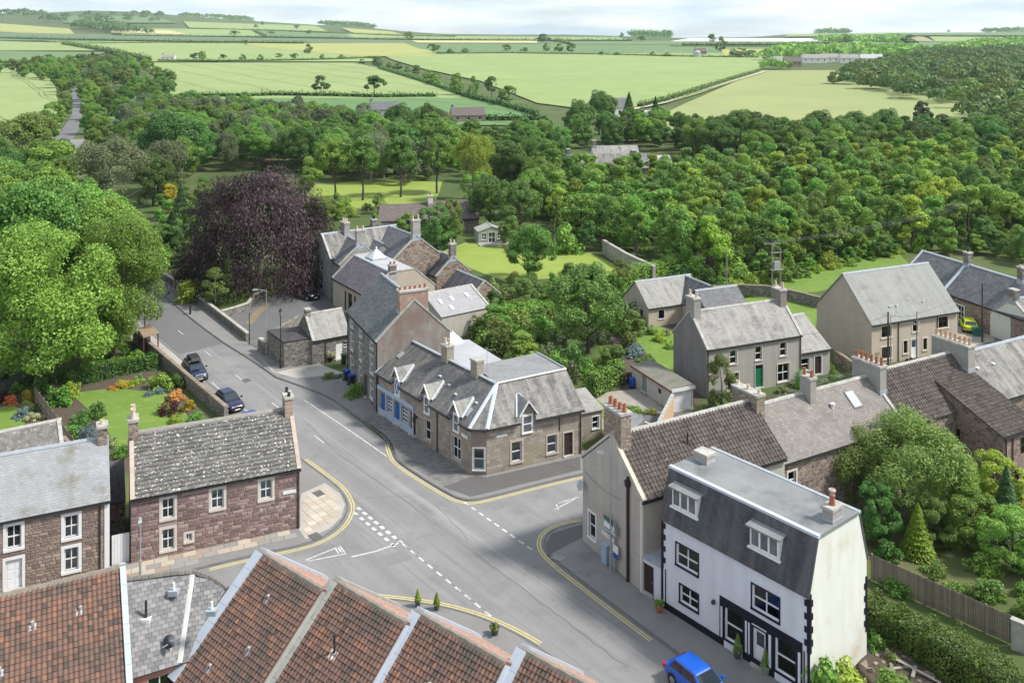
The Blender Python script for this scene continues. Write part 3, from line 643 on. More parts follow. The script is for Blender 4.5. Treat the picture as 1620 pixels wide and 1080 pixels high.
# pavements with kerb stones
KERB = mk('kerb concrete', (.40, .39, .37), (.32, .31, .30), 1, uv=False, rough=.9, bump=.3, objvar=.12)
KERBD = mk('dark kerb whinstone', (.13, .13, .135), (.10, .10, .105), 1, uv=False, rough=.8, bump=.3, objvar=.15)
PAVE = mk('grey footway asphalt', (.22, .215, .21), (.185, .182, .18), .4, uv=False, rough=.95, bump=.4, bscale=30, patch=[((.16, .158, .156), .5, .55, .7)])
CONC = mk('pale concrete paving', (.38, .36, .33), (.33, .31, .29), .6, uv=False, rough=.95, bump=.3, patch=[((.25, .24, .22), .6, .58, .75)])
SETT = mk('small grey block paving', (.20, .195, .19), (.155, .15, .148), .5, uv=True, rough=.9, bump=.2, brick=(.42, .21, (.10, .10, .098), .02, .22))
SLABM = [mk('paving slab ' + n_, c, tuple(x * .9 for x in c), 2, uv=False, rough=.9, bump=.25, bscale=18, objvar=.07) for n_, c in (('pale', (.47, .43, .37)), ('buff', (.42, .37, .30)), ('grey', (.27, .26, .245)), ('brown', (.31, .25, .20)))]
KS = {}
def kerb(parent, pts, mat=KERB, zt=.125, w_=.16, ln=.92):
    """kerb stones along world points, each a piece"""
    P = [Vector((p[0], p[1], 0)) for p in pts]; acc = 0; seg = []
    tot = sum((P[i + 1] - P[i]).length for i in range(len(P) - 1)); n = max(1, int(tot / ln)); st = tot / n
    def at(s):
        for i in range(len(P) - 1):
            l = (P[i + 1] - P[i]).length
            if s <= l or i == len(P) - 2: return P[i] + (P[i + 1] - P[i]) * (s / l)
            s -= l
    me = KS.setdefault(mat.name, mesh_of('kerb_stone', MB().hexa([(0, 0, 0), (1, 0, 0), (1, 1, 0), (0, 1, 0)], [(.01, .12, 1), (.99, .12, 1), (.99, 1, 1), (.01, 1, 1)]), mat, uv=False))
    for k in range(n):
        a, c = at(k * st), at((k + 1) * st); d = c - a
        if d.length < .05: continue
        link('kerb_stone', me, parent, T((a.x, a.y, 0)) @ RZ(math.atan2(d.y, d.x)) @ Matrix.Diagonal((d.length - .012, w_, zt, 1)))
def smoothpx(px, it=2):
    for _ in range(it):
        q = [px[0]]
        for i in range(len(px) - 1):
            a, c = px[i], px[i + 1]; q += [(a[0] * .75 + c[0] * .25, a[1] * .75 + c[1] * .25), (a[0] * .25 + c[0] * .75, a[1] * .25 + c[1] * .75)]
        px = q + [px[-1]]
    return px
def pavement(kerbpx, inner, mat, km=KERB, zt=.12, name='pavement', sm=2, **k):
    kp = [G(*p) for p in smoothpx(kerbpx, sm)]
    P = kp + [G(*p) for p in inner]; a = sum(P[i].x * P[(i + 1) % len(P)].y - P[(i + 1) % len(P)].x * P[i].y for i in range(len(P)))
    o = ob(name, MB().prism([(p.x, p.y) for p in P], 0, zt), mat, kind='structure', **k)
    kerb(o, kp if a > 0 else kp[::-1], km, zt + .006)
    return o, kp
k1 = [(330, 607), (400, 665), (470, 722), (512, 753), (540, 775), (552, 797), (551, 812), (540, 832), (515, 851), (480, 864), (420, 876), (330, 897), (200, 930), (-100, 1000)]
pav1, kp1 = pavement(k1, [(-100, 960), (204, 891), (468, 832), (462, 722), (356, 664), (284, 601)], PAVE, KERBD)
k1b = [(236, 526), (279, 561), (330, 607)]
pav1b, _ = pavement(k1b, [(284, 601), (216, 541), (205, 520)], CONC, KERBD)
k2 = [(436, 598), (516, 626), (560, 658), (598, 684), (616, 700), (621, 716), (628, 731), (660, 753), (708, 782), (728, 791), (748, 794), (790, 784), (860, 766), (925, 751), (1040, 724)]
pav2, kp2 = pavement(k2, [(1020, 690), (920, 715), (770, 750), (745, 749), (598, 650), (552, 600), (505, 575), (449, 582)], PAVE, KERBD)
k2b = [(238, 449), (295, 500), (352, 543), (392, 567), (436, 598)]
pav2b, _ = pavement(k2b, [(449, 582), (424, 563), (392, 544), (330, 492), (255, 441)], PAVE, KERBD)
k3 = [(1030, 800), (922, 826), (888, 833), (866, 843), (858, 858), (862, 872), (880, 891), (930, 930), (1000, 983), (1035, 1008), (1100, 1058), (1260, 1190)]
pav3, kp3 = pavement(k3, [(1345, 1180), (1290, 1100), (1250, 1075), (1049, 963), (1017, 938), (926, 858), (1040, 815)], PAVE, KERBD)
k4 = [(300, 960), (450, 948), (560, 943), (640, 951), (700, 960), (760, 977), (810, 999), (850, 1022), (900, 1058), (1000, 1140)]
pav4, kp4 = pavement(k4, [(900, 1180), (800, 1090), (600, 1010), (300, 1000)], PAVE, KERBD)
# paving slabs one by one
def slabs(parent, region, ang, sw, sl, mats, z, gap=.018, seed=1, shr=0):
    r = random.Random(seed); P = [(G(*p).x, G(*p).y) for p in region]; cx = sum(p[0] for p in P) / len(P); cy = sum(p[1] for p in P) / len(P)
    u = (math.cos(ang), math.sin(ang)); v = (-u[1], u[0]); n = 22
    mes = [cached(('slab', m.name), lambda m=m: mesh_of('paving_slab', MB().hexa([(0, 0, 0), (1, 0, 0), (1, 1, 0), (0, 1, 0)], [(.01, .01, 1), (.99, .01, 1), (.99, .99, 1), (.01, .99, 1)]), m, uv=False)) for m in mats]
    for j in range(-n, n):
        off = r.uniform(0, .5) * sw
        for i in range(-n, n):
            a0 = i * sw + off; b0 = j * sl
            cs = [(cx + u[0] * a + v[0] * b_, cy + u[1] * a + v[1] * b_) for a, b_ in ((a0, b0), (a0 + sw, b0), (a0 + sw, b0 + sl), (a0, b0 + sl))]
            if sum(pip(c, P) for c in cs) >= 4:
                link('paving_slab', r.choice(mes), parent, T((cs[0][0], cs[0][1], z)) @ RZ(ang) @ Matrix.Diagonal((sw - gap, sl - gap, .022 + r.uniform(0, .006), 1)))
slabs(pav1, [(476, 783), (514, 766), (538, 783), (546, 800), (540, 820), (522, 838), (484, 855), (472, 838)], R(-51), .62, .62, SLABM[:2] + SLABM[:1], .118, seed=4)
slabs(pav1, [(466, 838), (482, 856), (420, 869), (330, 890), (200, 922), (-20, 975), (-20, 945), (204, 895)], R(24), .92, .6, SLABM[1:], .118, seed=5)
flatpoly('pavement', [(476, 783), (514, 766), (538, 783), (546, 800), (540, 820), (522, 838), (484, 855), (472, 838)], CONC, .124)
ob('pavement', MB().face([(lambda q: (q.x, q.y, .126))(G(*p)) for p in [(600, 657), (574, 663), (612, 700), (629, 726), (712, 778), (716, 772), (752, 752)]]), SETT, kind='structure')
flatpoly('pavement', [(700, 772), (745, 788), (850, 762), (918, 745), (918, 724), (770, 757), (752, 754)], mk('smooth dark tarmac', (.115, .11, .11), (.10, .098, .098), .5, uv=False, rough=.95, bump=.4, bscale=30), .127)
flatpoly('pavement', [(864, 862), (872, 846), (922, 831), (922, 852), (866, 881)], MATS['smooth dark tarmac'], .127)
slabs(pav3, [(862, 884), (922, 858), (926, 862), (884, 902)], R(-30), .9, .62, [SLABM[2], SLABM[0]], .118, seed=8)
flatpoly('pavement', [(400, 556), (436, 590), (505, 577), (545, 592), (470, 600), (432, 590)], CONC, .125)
# painted road markings
YEL = mk('yellow road paint', (.56, .48, .20), (.46, .40, .18), 3, uv=False, rough=.8, patch=[((.25, .235, .2), 2.5, .56, .74)])
WHT = mk('white road paint', (.56, .56, .55), (.44, .44, .43), 3, uv=False, rough=.8, patch=[((.22, .22, .22), 2.6, .5, .68)])
def stripe(name, pts, wid, mat, z=.0285, off=0, parent=None, **k):
    P = [Vector((p[0], p[1], 0)) for p in pts]; mb = MB()
    for i, p in enumerate(P):
        t = (P[min(i + 1, len(P) - 1)] - P[max(i - 1, 0)]).normalized(); n = Vector((-t.y, t.x, 0))
        for s in (off - wid / 2, off + wid / 2): q = p + n * s; mb.v.append((q.x, q.y, z))
    mb.f = [(2 * i, 2 * i + 2, 2 * i + 3, 2 * i + 1) for i in range(len(P) - 1)]
    return ob(name, mb, mat, uv=False, parent=parent, **k)
def sub(px, a, b): return [G(*p) for p in smoothpx(px[a:b], 2)]
for pts, sg, lab in ((sub([(478, 728), (512, 753), (540, 775), (552, 797), (551, 812), (540, 832), (515, 851), (480, 864), (420, 876), (330, 897)], 0, 10), 1, 'double yellow lines curving round the red stone cottage corner'),
                     (sub([(617, 702), (621, 716), (628, 731), (660, 753), (708, 782), (728, 791), (748, 794), (790, 784), (860, 766), (925, 751)], 0, 10), -1, 'double yellow lines below the chamfered corner house'),
                     (sub([(922, 826), (888, 833), (866, 843), (858, 858), (862, 872), (880, 891), (930, 930), (1000, 983), (1036, 1010)], 0, 9), -1, 'double yellow lines beside the grey harled gable'),
                     (sub([(560, 943), (640, 951), (700, 960), (760, 977), (810, 999), (850, 1022)], 0, 6), 1, 'double yellow lines behind the foreground pantile roofs')):
    e = empty('yellow_lines', pts[0], label=lab, cat='road marking'); P2 = [(p.x - pts[0].x, p.y - pts[0].y) for p in pts]
    for o_ in (.22, .42): stripe('line', P2, .10, YEL, .0285, o_ * sg, e)
def dashes(label, a, b, n, ln, wid, mat=WHT, cat='road marking'):
    A, B = G(*a), G(*b); d = (B - A); t = d.normalized(); e = empty('dashed_line', A, label=label, cat=cat)
    for i in range(n):
        p = d * (i / max(1, n - 1)); stripe('dash', [(p.x - t.x * ln / 2, p.y - t.y * ln / 2), (p.x + t.x * ln / 2, p.y + t.y * ln / 2)], wid, mat, .0292, 0, e)
dashes('inner row of give way dashes at the left side street', (568, 805), (634, 858), 8, .5, .27)
dashes('outer row of give way dashes at the left side street', (563, 813), (622, 862), 7, .5, .27)
dashes('single row of white dashes along the foreground kerb line', (640, 863), (772, 971), 10, .62, .14)
dashes('worn white dashes across the right side street mouth', (738, 797), (838, 867), 9, .55, .16)
dashes('long white centre dashes on the main road', (248, 497), (505, 695), 6, 2.0, .1)
def mark(name, label, lines, wid=.12, mat=WHT):
    o0 = G(*lines[0][0]); e = empty(name, o0, label=label, cat='road marking')
    for l in lines: stripe('line', [(G(*p).x - o0.x, G(*p).y - o0.y) for p in l], wid, mat, .0292, 0, e)
mark('centre_line', 'short white centre line in the left side street', [[(556, 881), (595, 872), (634, 858)]], .14)
mark('give_way_triangle', 'white painted give way triangle in the left side street', [[(484, 886), (538, 864)], [(486, 888), (547, 876)], [(537, 863), (547, 876)], [(534, 865), (541, 875)], [(531, 868), (536, 876)]], .11)
mark('bay_line', 'white edge line of the parking bay by the corner house', [[(480, 632), (540, 672), (612, 722)]], .12)
mark('bay_line', 'white parking line along the left garden wall', [[(335, 604), (352, 621), (420, 672)], [(243, 531), (290, 572)]], .1)
mark('slow_marking', 'worn white arrow marking in the right side street', [[(878, 806), (910, 789)], [(884, 796), (915, 786)], [(880, 798), (884, 806)]], .1)
TAR = mk('tar seal', (.13, .13, .132), rough=.7, uv=False)
def crack(px, wid=.05):
    r = random.Random(len(px)); P = [G(*p) for p in px]; Q = []
    for i in range(len(P) - 1):
        for t in range(14): q = P[i].lerp(P[i + 1], t / 14); Q.append((q.x + r.gauss(0, .035), q.y + r.gauss(0, .035)))
    stripe('tar_seam', Q, wid, TAR, .0265, kind='structure')
crack([(533, 716), (640, 792), (758, 880), (900, 986), (1000, 1062)], .07)
crack([(400, 596), (470, 652), (533, 716)], .05)
crack([(556, 789), (700, 782)], .03); crack([(690, 800), (735, 845), (742, 862)], .035); crack([(700, 785), (733, 812)], .03); crack([(560, 790), (632, 856), (780, 975)], .05)
crack([(362, 545), (280, 560)], .05)
PATCHM = mk('road repair patch', (.20, .198, .20), (.18, .178, .18), 1, uv=False, bump=.4, bscale=40)
for q in ([(650, 812), (668, 806), (760, 872), (742, 880)], [(700, 905), (712, 900), (800, 968), (788, 976)], [(420, 640), (428, 636), (470, 668), (462, 674)], [(820, 880), (850, 872), (862, 884), (830, 893)], [(600, 880), (640, 870), (652, 884), (612, 896)], [(330, 548), (350, 545), (372, 560), (352, 566)], [(381, 600), (398, 596), (401, 602), (386, 607)], [(576, 700), (598, 690), (622, 716), (606, 728)], [(770, 797), (790, 792), (800, 802), (782, 808)]):
    flatpoly('road_patch', q, PATCHM, .0255)
# open ground of the village: lawns, yards, beds
LAWN = mk('mown lawn', (.14, .225, .038), (.105, .18, .03), .35, uv=False, rough=.9, bump=.6, bscale=14, patch=[((.20, .255, .06), .7, .5, .72), ((.09, .15, .03), 2.2, .55, .72)])
LAWN2 = mk('dry yellow green lawn', (.24, .30, .06), (.19, .26, .05), .25, uv=False, rough=.9, bump=.6, bscale=10)  # yellower and paler than the mown lawn
SOIL = mk('garden soil', (.10, .08, .06), (.07, .055, .042), 1.5, uv=False, bump=.6, bscale=10)
YARD = mk('courtyard tarmac', (.13, .13, .132), (.11, .11, .112), .3, uv=False, rough=.95, bump=.4, bscale=25, patch=[((.20, .18, .14), .25, .58, .75)])
GRAVEL = mk('pale gravel', (.33, .30, .26), (.26, .24, .21), 1, uv=False, rough=1, bump=.8, bscale=30)
for q, m_, z in (([(95, 610), (250, 575), (300, 628), (340, 668), (330, 720), (120, 760), (60, 700)], SOIL, .006),
              ([(112, 622), (180, 614), (262, 622), (285, 640), (300, 664), (330, 684), (330, 712), (185, 712), (165, 672)], LAWN, .03),
              ([(-30, 650), (20, 641), (36, 650), (40, 672), (-30, 690)], LAWN, .03),
              ([(-40, 585), (95, 600), (120, 760), (-40, 800)], SOIL, .008),
              ([(700, 398), (735, 384), (790, 382), (800, 400), (880, 402), (935, 400), (985, 425), (990, 436), (880, 440), (800, 446), (745, 425)], LAWN2, .03),
              ([(995, 520), (1035, 512), (1065, 525), (1070, 600), (1050, 590), (1010, 545)], LAWN, .03),
              ([(1010, 470), (1130, 500), (1110, 640), (1000, 620), (930, 650), (925, 600)], SOIL, .01),
              ([(1170, 478), (1200, 462), (1265, 465), (1295, 490), (1290, 520), (1170, 520)], LAWN, .03),
              ([(922, 645), (945, 633), (972, 652), (945, 668)], LAWN, .04),
              ([(930, 640), (960, 620), (1010, 615), (1062, 655), (1040, 700), (960, 690)], GRAVEL, .02),
              ([(1010, 648), (1064, 655), (1110, 648), (1130, 700), (1050, 715)], YARD, .03),
              ([(345, 500), (360, 450), (480, 425), (500, 420), (505, 445), (420, 470), (395, 498)], mk('deep green lawn', (.11, .17, .03), (.08, .14, .028), .4, uv=False, bump=.6, bscale=10), .03),  # darker green than the mown lawn
              ([(390, 540), (352, 502), (420, 470), (470, 450), (498, 425), (530, 470), (552, 492), (552, 560), (450, 545), (423, 562)], YARD, .035),
              ([(440, 452), (470, 430), (500, 418), (498, 440), (478, 455)], GRAVEL, .04),
              ([(388, 512), (402, 492), (424, 478), (430, 481), (412, 497), (398, 514)], mk('bare ochre ground', (.22, .17, .11), (.17, .14, .10), 1, uv=False, bump=.5, bscale=12), .041),
              ([(1130, 470), (1200, 425), (1420, 398), (1440, 420), (1400, 440), (1290, 462)], LAWN, .02),
              ([(470, 322), (500, 292), (600, 285), (700, 288), (690, 318), (560, 330)], LAWN2, .03),
              ([(225, 380), (262, 366), (300, 380), (270, 400)], LAWN2, .03),
              ([(1380, 585), (1530, 560), (1545, 600), (1420, 620)], GRAVEL, .02),
              ([(1400, 592), (1438, 580), (1448, 592), (1415, 604)], LAWN, .04),
              ([(1160, 640), (1300, 600), (1390, 590), (1400, 640), (1200, 660)], SOIL, .015),
              ([(1230, 625), (1300, 600), (1360, 585), (1400, 600), (1330, 615), (1240, 640)], YARD, .025),
              ([(1480, 560), (1560, 520), (1640, 560), (1640, 600), (1520, 580)], YARD, .02),
              ([(1490, 520), (1555, 500), (1575, 540), (1530, 548)], GRAVEL, .03),
              ([(1380, 1010), (1600, 1120), (1300, 1250), (1300, 1060)], SOIL, .02),
              ([(1050, 800), (1350, 740), (1400, 760), (1330, 900), (1200, 880)], SOIL, .02)):
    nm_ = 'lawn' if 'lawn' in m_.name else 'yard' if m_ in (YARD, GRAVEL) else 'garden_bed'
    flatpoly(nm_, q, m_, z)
# ---------------- buildings ----------------
def edge(a, b, z):
    A, B = G(*a, z), G(*b, z); d = B - A
    return Vector((A.x, A.y, 0)), math.atan2(d.y, d.x), math.hypot(d.x, d.y)
def back(P, ang, k): return Vector((P[0] - math.sin(ang) * k, P[1] + math.cos(ang) * k, 0))
def along(P, ang, k): return Vector((P[0] + math.cos(ang) * k, P[1] + math.sin(ang) * k, 0))
W_ = lambda **k: k
REDST = [mk('red sandstone ' + str(i), c, tuple(x * .8 for x in c), 2.5, uv=False, bump=.5, bscale=9, objvar=.22) for i, c in enumerate([(.30, .21, .19), (.255, .18, .165), (.385, .295, .265), (.205, .14, .135)])]
BRNST = [mk('brown sandstone ' + str(i), c, tuple(x * .8 for x in c), 2.5, uv=False, bump=.5, bscale=9, objvar=.2) for i, c in enumerate([(.31, .24, .20), (.27, .21, .18), (.36, .285, .24), (.23, .17, .15)])]
MORTAR = mk('pink grey mortar', (.37, .30, .275), (.30, .24, .22), 2, bump=.4, bscale=15)
MORTARB = mk('buff mortar', (.29, .235, .20), (.235, .185, .155), 2, bump=.4, bscale=15)
LICHEN = mk('lichened concrete tile', (.135, .132, .125), (.105, .103, .098), 1.2, uv=False, rough=.95, island=[(.165, .16, .15), (.085, .083, .08)], spots=((.58, .57, .53), 7.0, .615), patch=[((.19, .185, .165), .6, .55, .75)])
BRTILE = mk('brown interlocking tile', (.105, .088, .08), (.078, .067, .062), .8, uv=False, rough=.95, island=[(.125, .105, .095), (.066, .056, .052)], spots=((.33, .30, .26), 6, .69))
PANT = mk('mossy red pantile', (.20, .112, .084), (.14, .088, .07), .7, uv=False, rough=.9, island=[(.145, .095, .078), (.27, .135, .085), (.08, .062, .055)], patch=[((.08, .07, .06), .55, .50, .70), ((.14, .115, .095), 3, .6, .75)])
PANT2 = mk('old dark red pantile', (.175, .098, .077), (.122, .078, .066), .7, uv=False, rough=.9, island=[(.12, .078, .065), (.27, .135, .08), (.075, .056, .05)], patch=[((.075, .065, .057), .5, .48, .68), ((.30, .115, .075), .35, .63, .72), ((.13, .11, .09), 3, .6, .75)])
PANTSUN = mk('sunlit pink pantile back', (.34, .21, .17), (.28, .17, .14), .8, uv=False, rough=.95, island=[(.30, .2, .17), (.42, .27, .2), (.25, .16, .135)], spots=((.45, .40, .33), 5, .66))  # sunlit paleness of the back slopes put into the tile colour
NEARSL = mk('near grey slate', (.21, .205, .205), (.165, .162, .165), 2, uv=False, rough=.7, bump=.3, bscale=14, objvar=.28)
# --- red stone cottage with lichened tile roof, on the left corner ---
P, ang, L = edge((207, 893.5), (475, 836.6), 0); D = 7.0; he, hr = 4.5, 7.55
b = Bld('stone_cottage', 'red rubble stone cottage with lichen spotted grey tile roof on the left street corner', 'house', P)
def ux(px, py=None):                     # picture x on a front wall -> distance along it
    dx = (px - CX) / F; return (dx * P.y - P.x) / (math.cos(ang) - dx * math.sin(ang))
wr = {}
ops = [('F', ux(266), 2.72, .82, 1.35, 'w', W_(nx=2, ny=2, margin=.17)), ('F', ux(266), .55, .82, 1.42, 'w', W_(nx=2, ny=2, cur=2, margin=.17)), ('F', ux(299), .85, .42, .5, 'w', W_(nx=2, ny=1, margin=.16)),
       ('F', ux(344), 2.72, .86, 1.35, 'w', W_(nx=2, ny=2, cur=4, margin=.17)), ('F', ux(421), 2.72, .86, 1.35, 'w', W_(nx=2, ny=2, cur=4, margin=.17)),
       ('R', 5.2, 2.7, .8, 1.3, 'w', W_(nx=2, ny=2))]
M = block(b, P, ang, L, gable(he, hr, D), MORTAR, SLATED, ops, ov=.12, skew='LR', skm=mk('weathered pink coping', (.50, .40, .34), (.36, .30, .26), 2, bump=.3), wmats={'R': BRUBBLE, 'L': BRUBBLE, 'B': BRUBBLE}, tiles={0: ('plain', .42, .31, LICHEN), 1: ('plain', .42, .31, LICHEN)}, ridge=mk('stone ridge', (.30, .29, .26), (.22, .21, .19), 3, bump=.3), pipes=[('F', L - .15)], gut='F')
wl = [o for o in b.root.children if o.name.startswith('wall')][0]
stone_face(b, wl, M, L - .02, he - .06, [(o[1] - o[3] / 2 - .18, o[1] + o[3] / 2 + .18, o[2] - .18, o[2] + o[4] + .18) for o in ops if o[0] == 'F'] + [(10.0, 11.0, 2.75, 3.05)], REDST, (.17, .30), (.32, .85), 3)
b.part('name_plate', MB().box(L - 1.25, L - .3, -.05, 0, 2.78, 3.0), WHITE, M)
chimney(b, M, -.12 + .33, D / 2, .62, 1.15, 6.3, 8.75, BRUBBLE, 3, BUFFPOT, axis='y', ph=.75, pr=.16)
chimney(b, M, L - .3, D / 2, .6, 1.3, 6.3, 8.7, mk('pinkish ashlar chimney', (.42, .33, .28), (.33, .26, .22), 2, bump=.3, brick=(.5, .3, (.22, .18, .15), .02, .12)), 2, CAST, axis='y', ph=.35, pr=.12)
# --- brown stone house at the left edge ---
P1, ang1 = along(P, ang, -1.35), R(25.5); L1 = 9.0; P1 = along(P1, ang1, -L1)
Ps, angs = P, ang; P, ang = P1, ang1
b = Bld('stone_house', 'brown rubble stone house with white margins and pale slate roof at the left edge', 'house', P)
D = 6.6; he, hr = 4.75, 7.65; WM = W_(nx=2, ny=2, sur=WHITE, margin=.19)
ops = [('F', ux(22), 2.85, .86, 1.45, 'w', WM), ('F', ux(113), 2.75, .86, 1.45, 'w', W_(cur=1, **WM)), ('F', ux(113), .55, .86, 1.5, 'w', W_(cur=4, **WM)), ('F', ux(22), 0.1, .95, 2.0, 'd', W_(lm=WHITE, sur=WHITE, margin=.17))]
M = block(b, P, ang, L1, gable(he, hr, D), MORTARB, mk('pale blue weathered slate', (.30, .31, .325), (.25, .26, .275), .6, rough=.6, bump=.15, brick=(.32, .2, (.19, .20, .21), .008, .10), patch=[((.16, .155, .13), .55, .55, .72)], streak=((.24, .245, .24), 1.1)), ops, ov=.12, verge=.06, wmats={'R': BRUBBLE, 'L': BRUBBLE, 'B': BRUBBLE}, gut='F', pipes=[('F', ux(158))])
wl = [o for o in b.root.children if o.name.startswith('wall')][0]
stone_face(b, wl, M, L1 - .33, he - .1, [(o[1] - o[3] / 2 - .2, o[1] + o[3] / 2 + .2, o[2] - .2, o[2] + o[4] + .2) for o in ops], BRNST, (.13, .24), (.25, .62), 6)
b.part('quoin_strip', MB().box(L1 - .3, L1 + .02, -.05, .05, 0, he - .1), WHITE, M)
chimney(b, M, L1 - .35, D / 2, .62, 1.0, 6.6, 8.7, BRUBBLE, 1, BUFFPOT, ph=.3)
# white gate and dark passage between the two
g = empty('side_gate', along(P, ang, L1 + .05), ang, label='white boarded gate closing the passage between the stone houses', cat='gate')
for i in range(6): ob('board', MB().box(.12 + i * .185, .12 + i * .185 + .175, .30, .335, .05, 2.1), WHITE, g)
ob('rail', MB().box(.1, 1.25, .336, .38, 1.85, 1.97), WHITE, g)
bo = Bld('outhouse', 'small dark slated outhouse squeezed behind the side gate', 'outhouse', back(along(P, ang, L1 + .1), ang, 4.2))
block(bo, bo.base, ang, 1.1, [(0, 2.6), (2.6, 4.4), (2.7, 2.6)], BRUBBLE, SLATED, gut='', ridge=None, verge=.02)
# barn roof behind
b = Bld('barn', 'low outbuilding with pebbly grey roof behind the left house', 'outbuilding', (0, 0)); 
Pb, ab, Lb = edge((-20, 762), (104, 733), 2.6)
b.root.location = b.base = Pb; b.inv = T(-b.base)
block(b, Pb, ab, Lb, gable(2.6, 4.9, 6.4), BRUBBLE, mk('pebbly mossy roof', (.20, .19, .18), (.10, .095, .09), 2.2, rough=1, bump=1, bscale=7, patch=[((.30, .29, .27), 3, .55, .68)]), ov=.1, skew='R', gut='', ridge=CEMENT)
# --- corner house (chamfered) ---
A = G(598, 654); B = G(745.3, 753); C = G(769.9, 753.8); E = G(920, 719)
b = Bld('corner_house', 'tan stone corner house with chamfered angle, wallhead dormers and slate roof', 'house', B)
heC, hrC = 4.05, 6.28
aL = math.atan2((B - A).y, (B - A).x); LL = (B - A).length; aR = math.atan2((E - C).y, (E - C).x); LR = (E - C).length
nL = Vector((-math.sin(aL), math.cos(aL), 0)); nR = Vector((-math.sin(aR), math.cos(aR), 0))
ap = G(785.6, 609, hrC)
def wallseg(P, a, L, ops, mat=ASHLAR, ht=heC, nm='wall'):
    M = T((P.x, P.y, 0)) @ RZ(a); mb = MB(); wall_grid(mb, Matrix(), L, ht, [(o[0] - o[2] / 2, o[0] + o[2] / 2, o[1], min(ht, o[1] + o[3])) for o in ops]); b.part(nm, mb, mat, M)
    for o in ops: (window if o[4] == 'w' else door)(b, M @ T((o[0], 0, o[1])), o[2], o[3], **o[5])
    return M
P, ang = A, aL
PM = mk('pinkish stone margin', (.50, .42, .38), (.42, .35, .31), 3, bump=.15)
sh0, sh1 = .1, ux(660) - .55
BLUE = mk('blue painted door', (.015, .12, .42), rough=.35)
SHOPF = mk('pale blue grey shop front', (.42, .48, .58), (.38, .44, .54), 3, rough=.5)
opsL = [(ux(606), .15, .8, 2.05, 'd', W_(lm=BLUE, sur=None, name='shop_door')), (ux(617), .8, 1.2, 1.5, 'w', W_(nx=3, ny=4, sur=SHOPF, margin=.1, name='shop_window', sill=False)),
        (ux(628.5), .15, .85, 2.1, 'd', W_(lm=BLUE, sur=None, name='shop_door')), (ux(640.5), .8, 1.25, 1.5, 'w', W_(nx=3, ny=4, sur=SHOPF, margin=.1, name='shop_window', sill=False)),
        (ux(654), .15, .95, 2.15, 'd', W_(sur=PM, margin=.1)), (ux(677), .62, .95, 1.75, 'w', W_(sur=PM, cur=4, margin=.12)), (ux(722.5), .62, 1.25, 1.85, 'w', W_(nx=2, ny=2, sur=PM, margin=.13, cur=3)),
        ]
ML = wallseg(A, aL, LL, opsL)
MC = wallseg(B, math.atan2((C - B).y, (C - B).x), (C - B).length, [((C - B).length / 2, .55, .92, 1.75, 'w', W_(sur=WHITE, cur=1, margin=.1))], mk('dressed pinkish quoin stone', (.27, .215, .19), (.23, .185, .165), 1, bump=.3, brick=(.6, .45, (.2, .165, .15), .01, .06), patch=[((.25, .22, .14), .5, .5, .8)]))
P, ang = C, aR
opsR = [(ux(817.5), .7, .95, 1.65, 'w', W_(sur=PM, cur=1, margin=.16)), (ux(873.5), .75, .95, 1.5, 'w', W_(sur=PM, cur=1, margin=.14)), (ux(899), .12, .85, 2.05, 'd', W_(sur=PM, margin=.12))]
MR = wallseg(C, aR, LR, opsR)
D2 = 8.6
b.part('gable_wall', MB().face([(0, 0, 0), (D2, 0, 0), (D2, 0, hrC - .3), (3.0, 0, hrC), (0, 0, heC)]), ASHLAR, T((E.x, E.y, 0)) @ RZ(aR + R(90)))
# shop front fascia and pilasters, pend door, lamp
P, ang = A, aL
b.part('fascia', MB().box(sh0 - .05, sh1, -.12, -.002, 2.5, 2.85), SHOPF, ML)
b.part('shop_panel', MB().box(sh0, sh1, -.055, -.003, .1, .72), SHOPF, ML)
for q in (sh0, ux(611.5), ux(623), ux(634.5), sh1 - .12): b.part('pilaster', MB().box(q - .07, q + .09, -.09, -.004, .05, 2.5), SHOPF, ML)
b.part('wall_lamp', MB().box(ux(660) - .08, ux(660) + .08, -.4, -.003, 2.0, 2.15).cyl((ux(660), -.32, 1.7), (ux(660), -.32, 2.0), .12, .16), CAST, ML)
P, ang = C, aR
for u, Mx in ((ux(794), MR),): b.part('name_plate', MB().box(u - .5, u + .5, -.03, -.002, 3.0, 3.22), WHITE, Mx)
P, ang = A, aL
b.part('name_plate', MB().box(ux(735) - .45, ux(735) + .45, -.03, -.002, 2.85, 3.1), WHITE, ML)
b.part('downpipe', MB().cyl((ux(692.5), -.07, 0), (ux(692.5), -.07, heC), .05, n=6), CAST, ML)
b.part('downpipe', MB().cyl((LR - .12, -.07, 0), (LR - .12, -.07, heC), .05, n=6), CAST, MR)
b.part('downpipe', MB().cyl((.05, -.07, 0), (.05, -.07, heC), .05, n=6), CAST, ML)
P, ang = C, aR
b.part('downpipe', MB().cyl((ux(885), -.04, 2.5), (ux(885), -.04, heC), .035, n=6), CAST, MR)
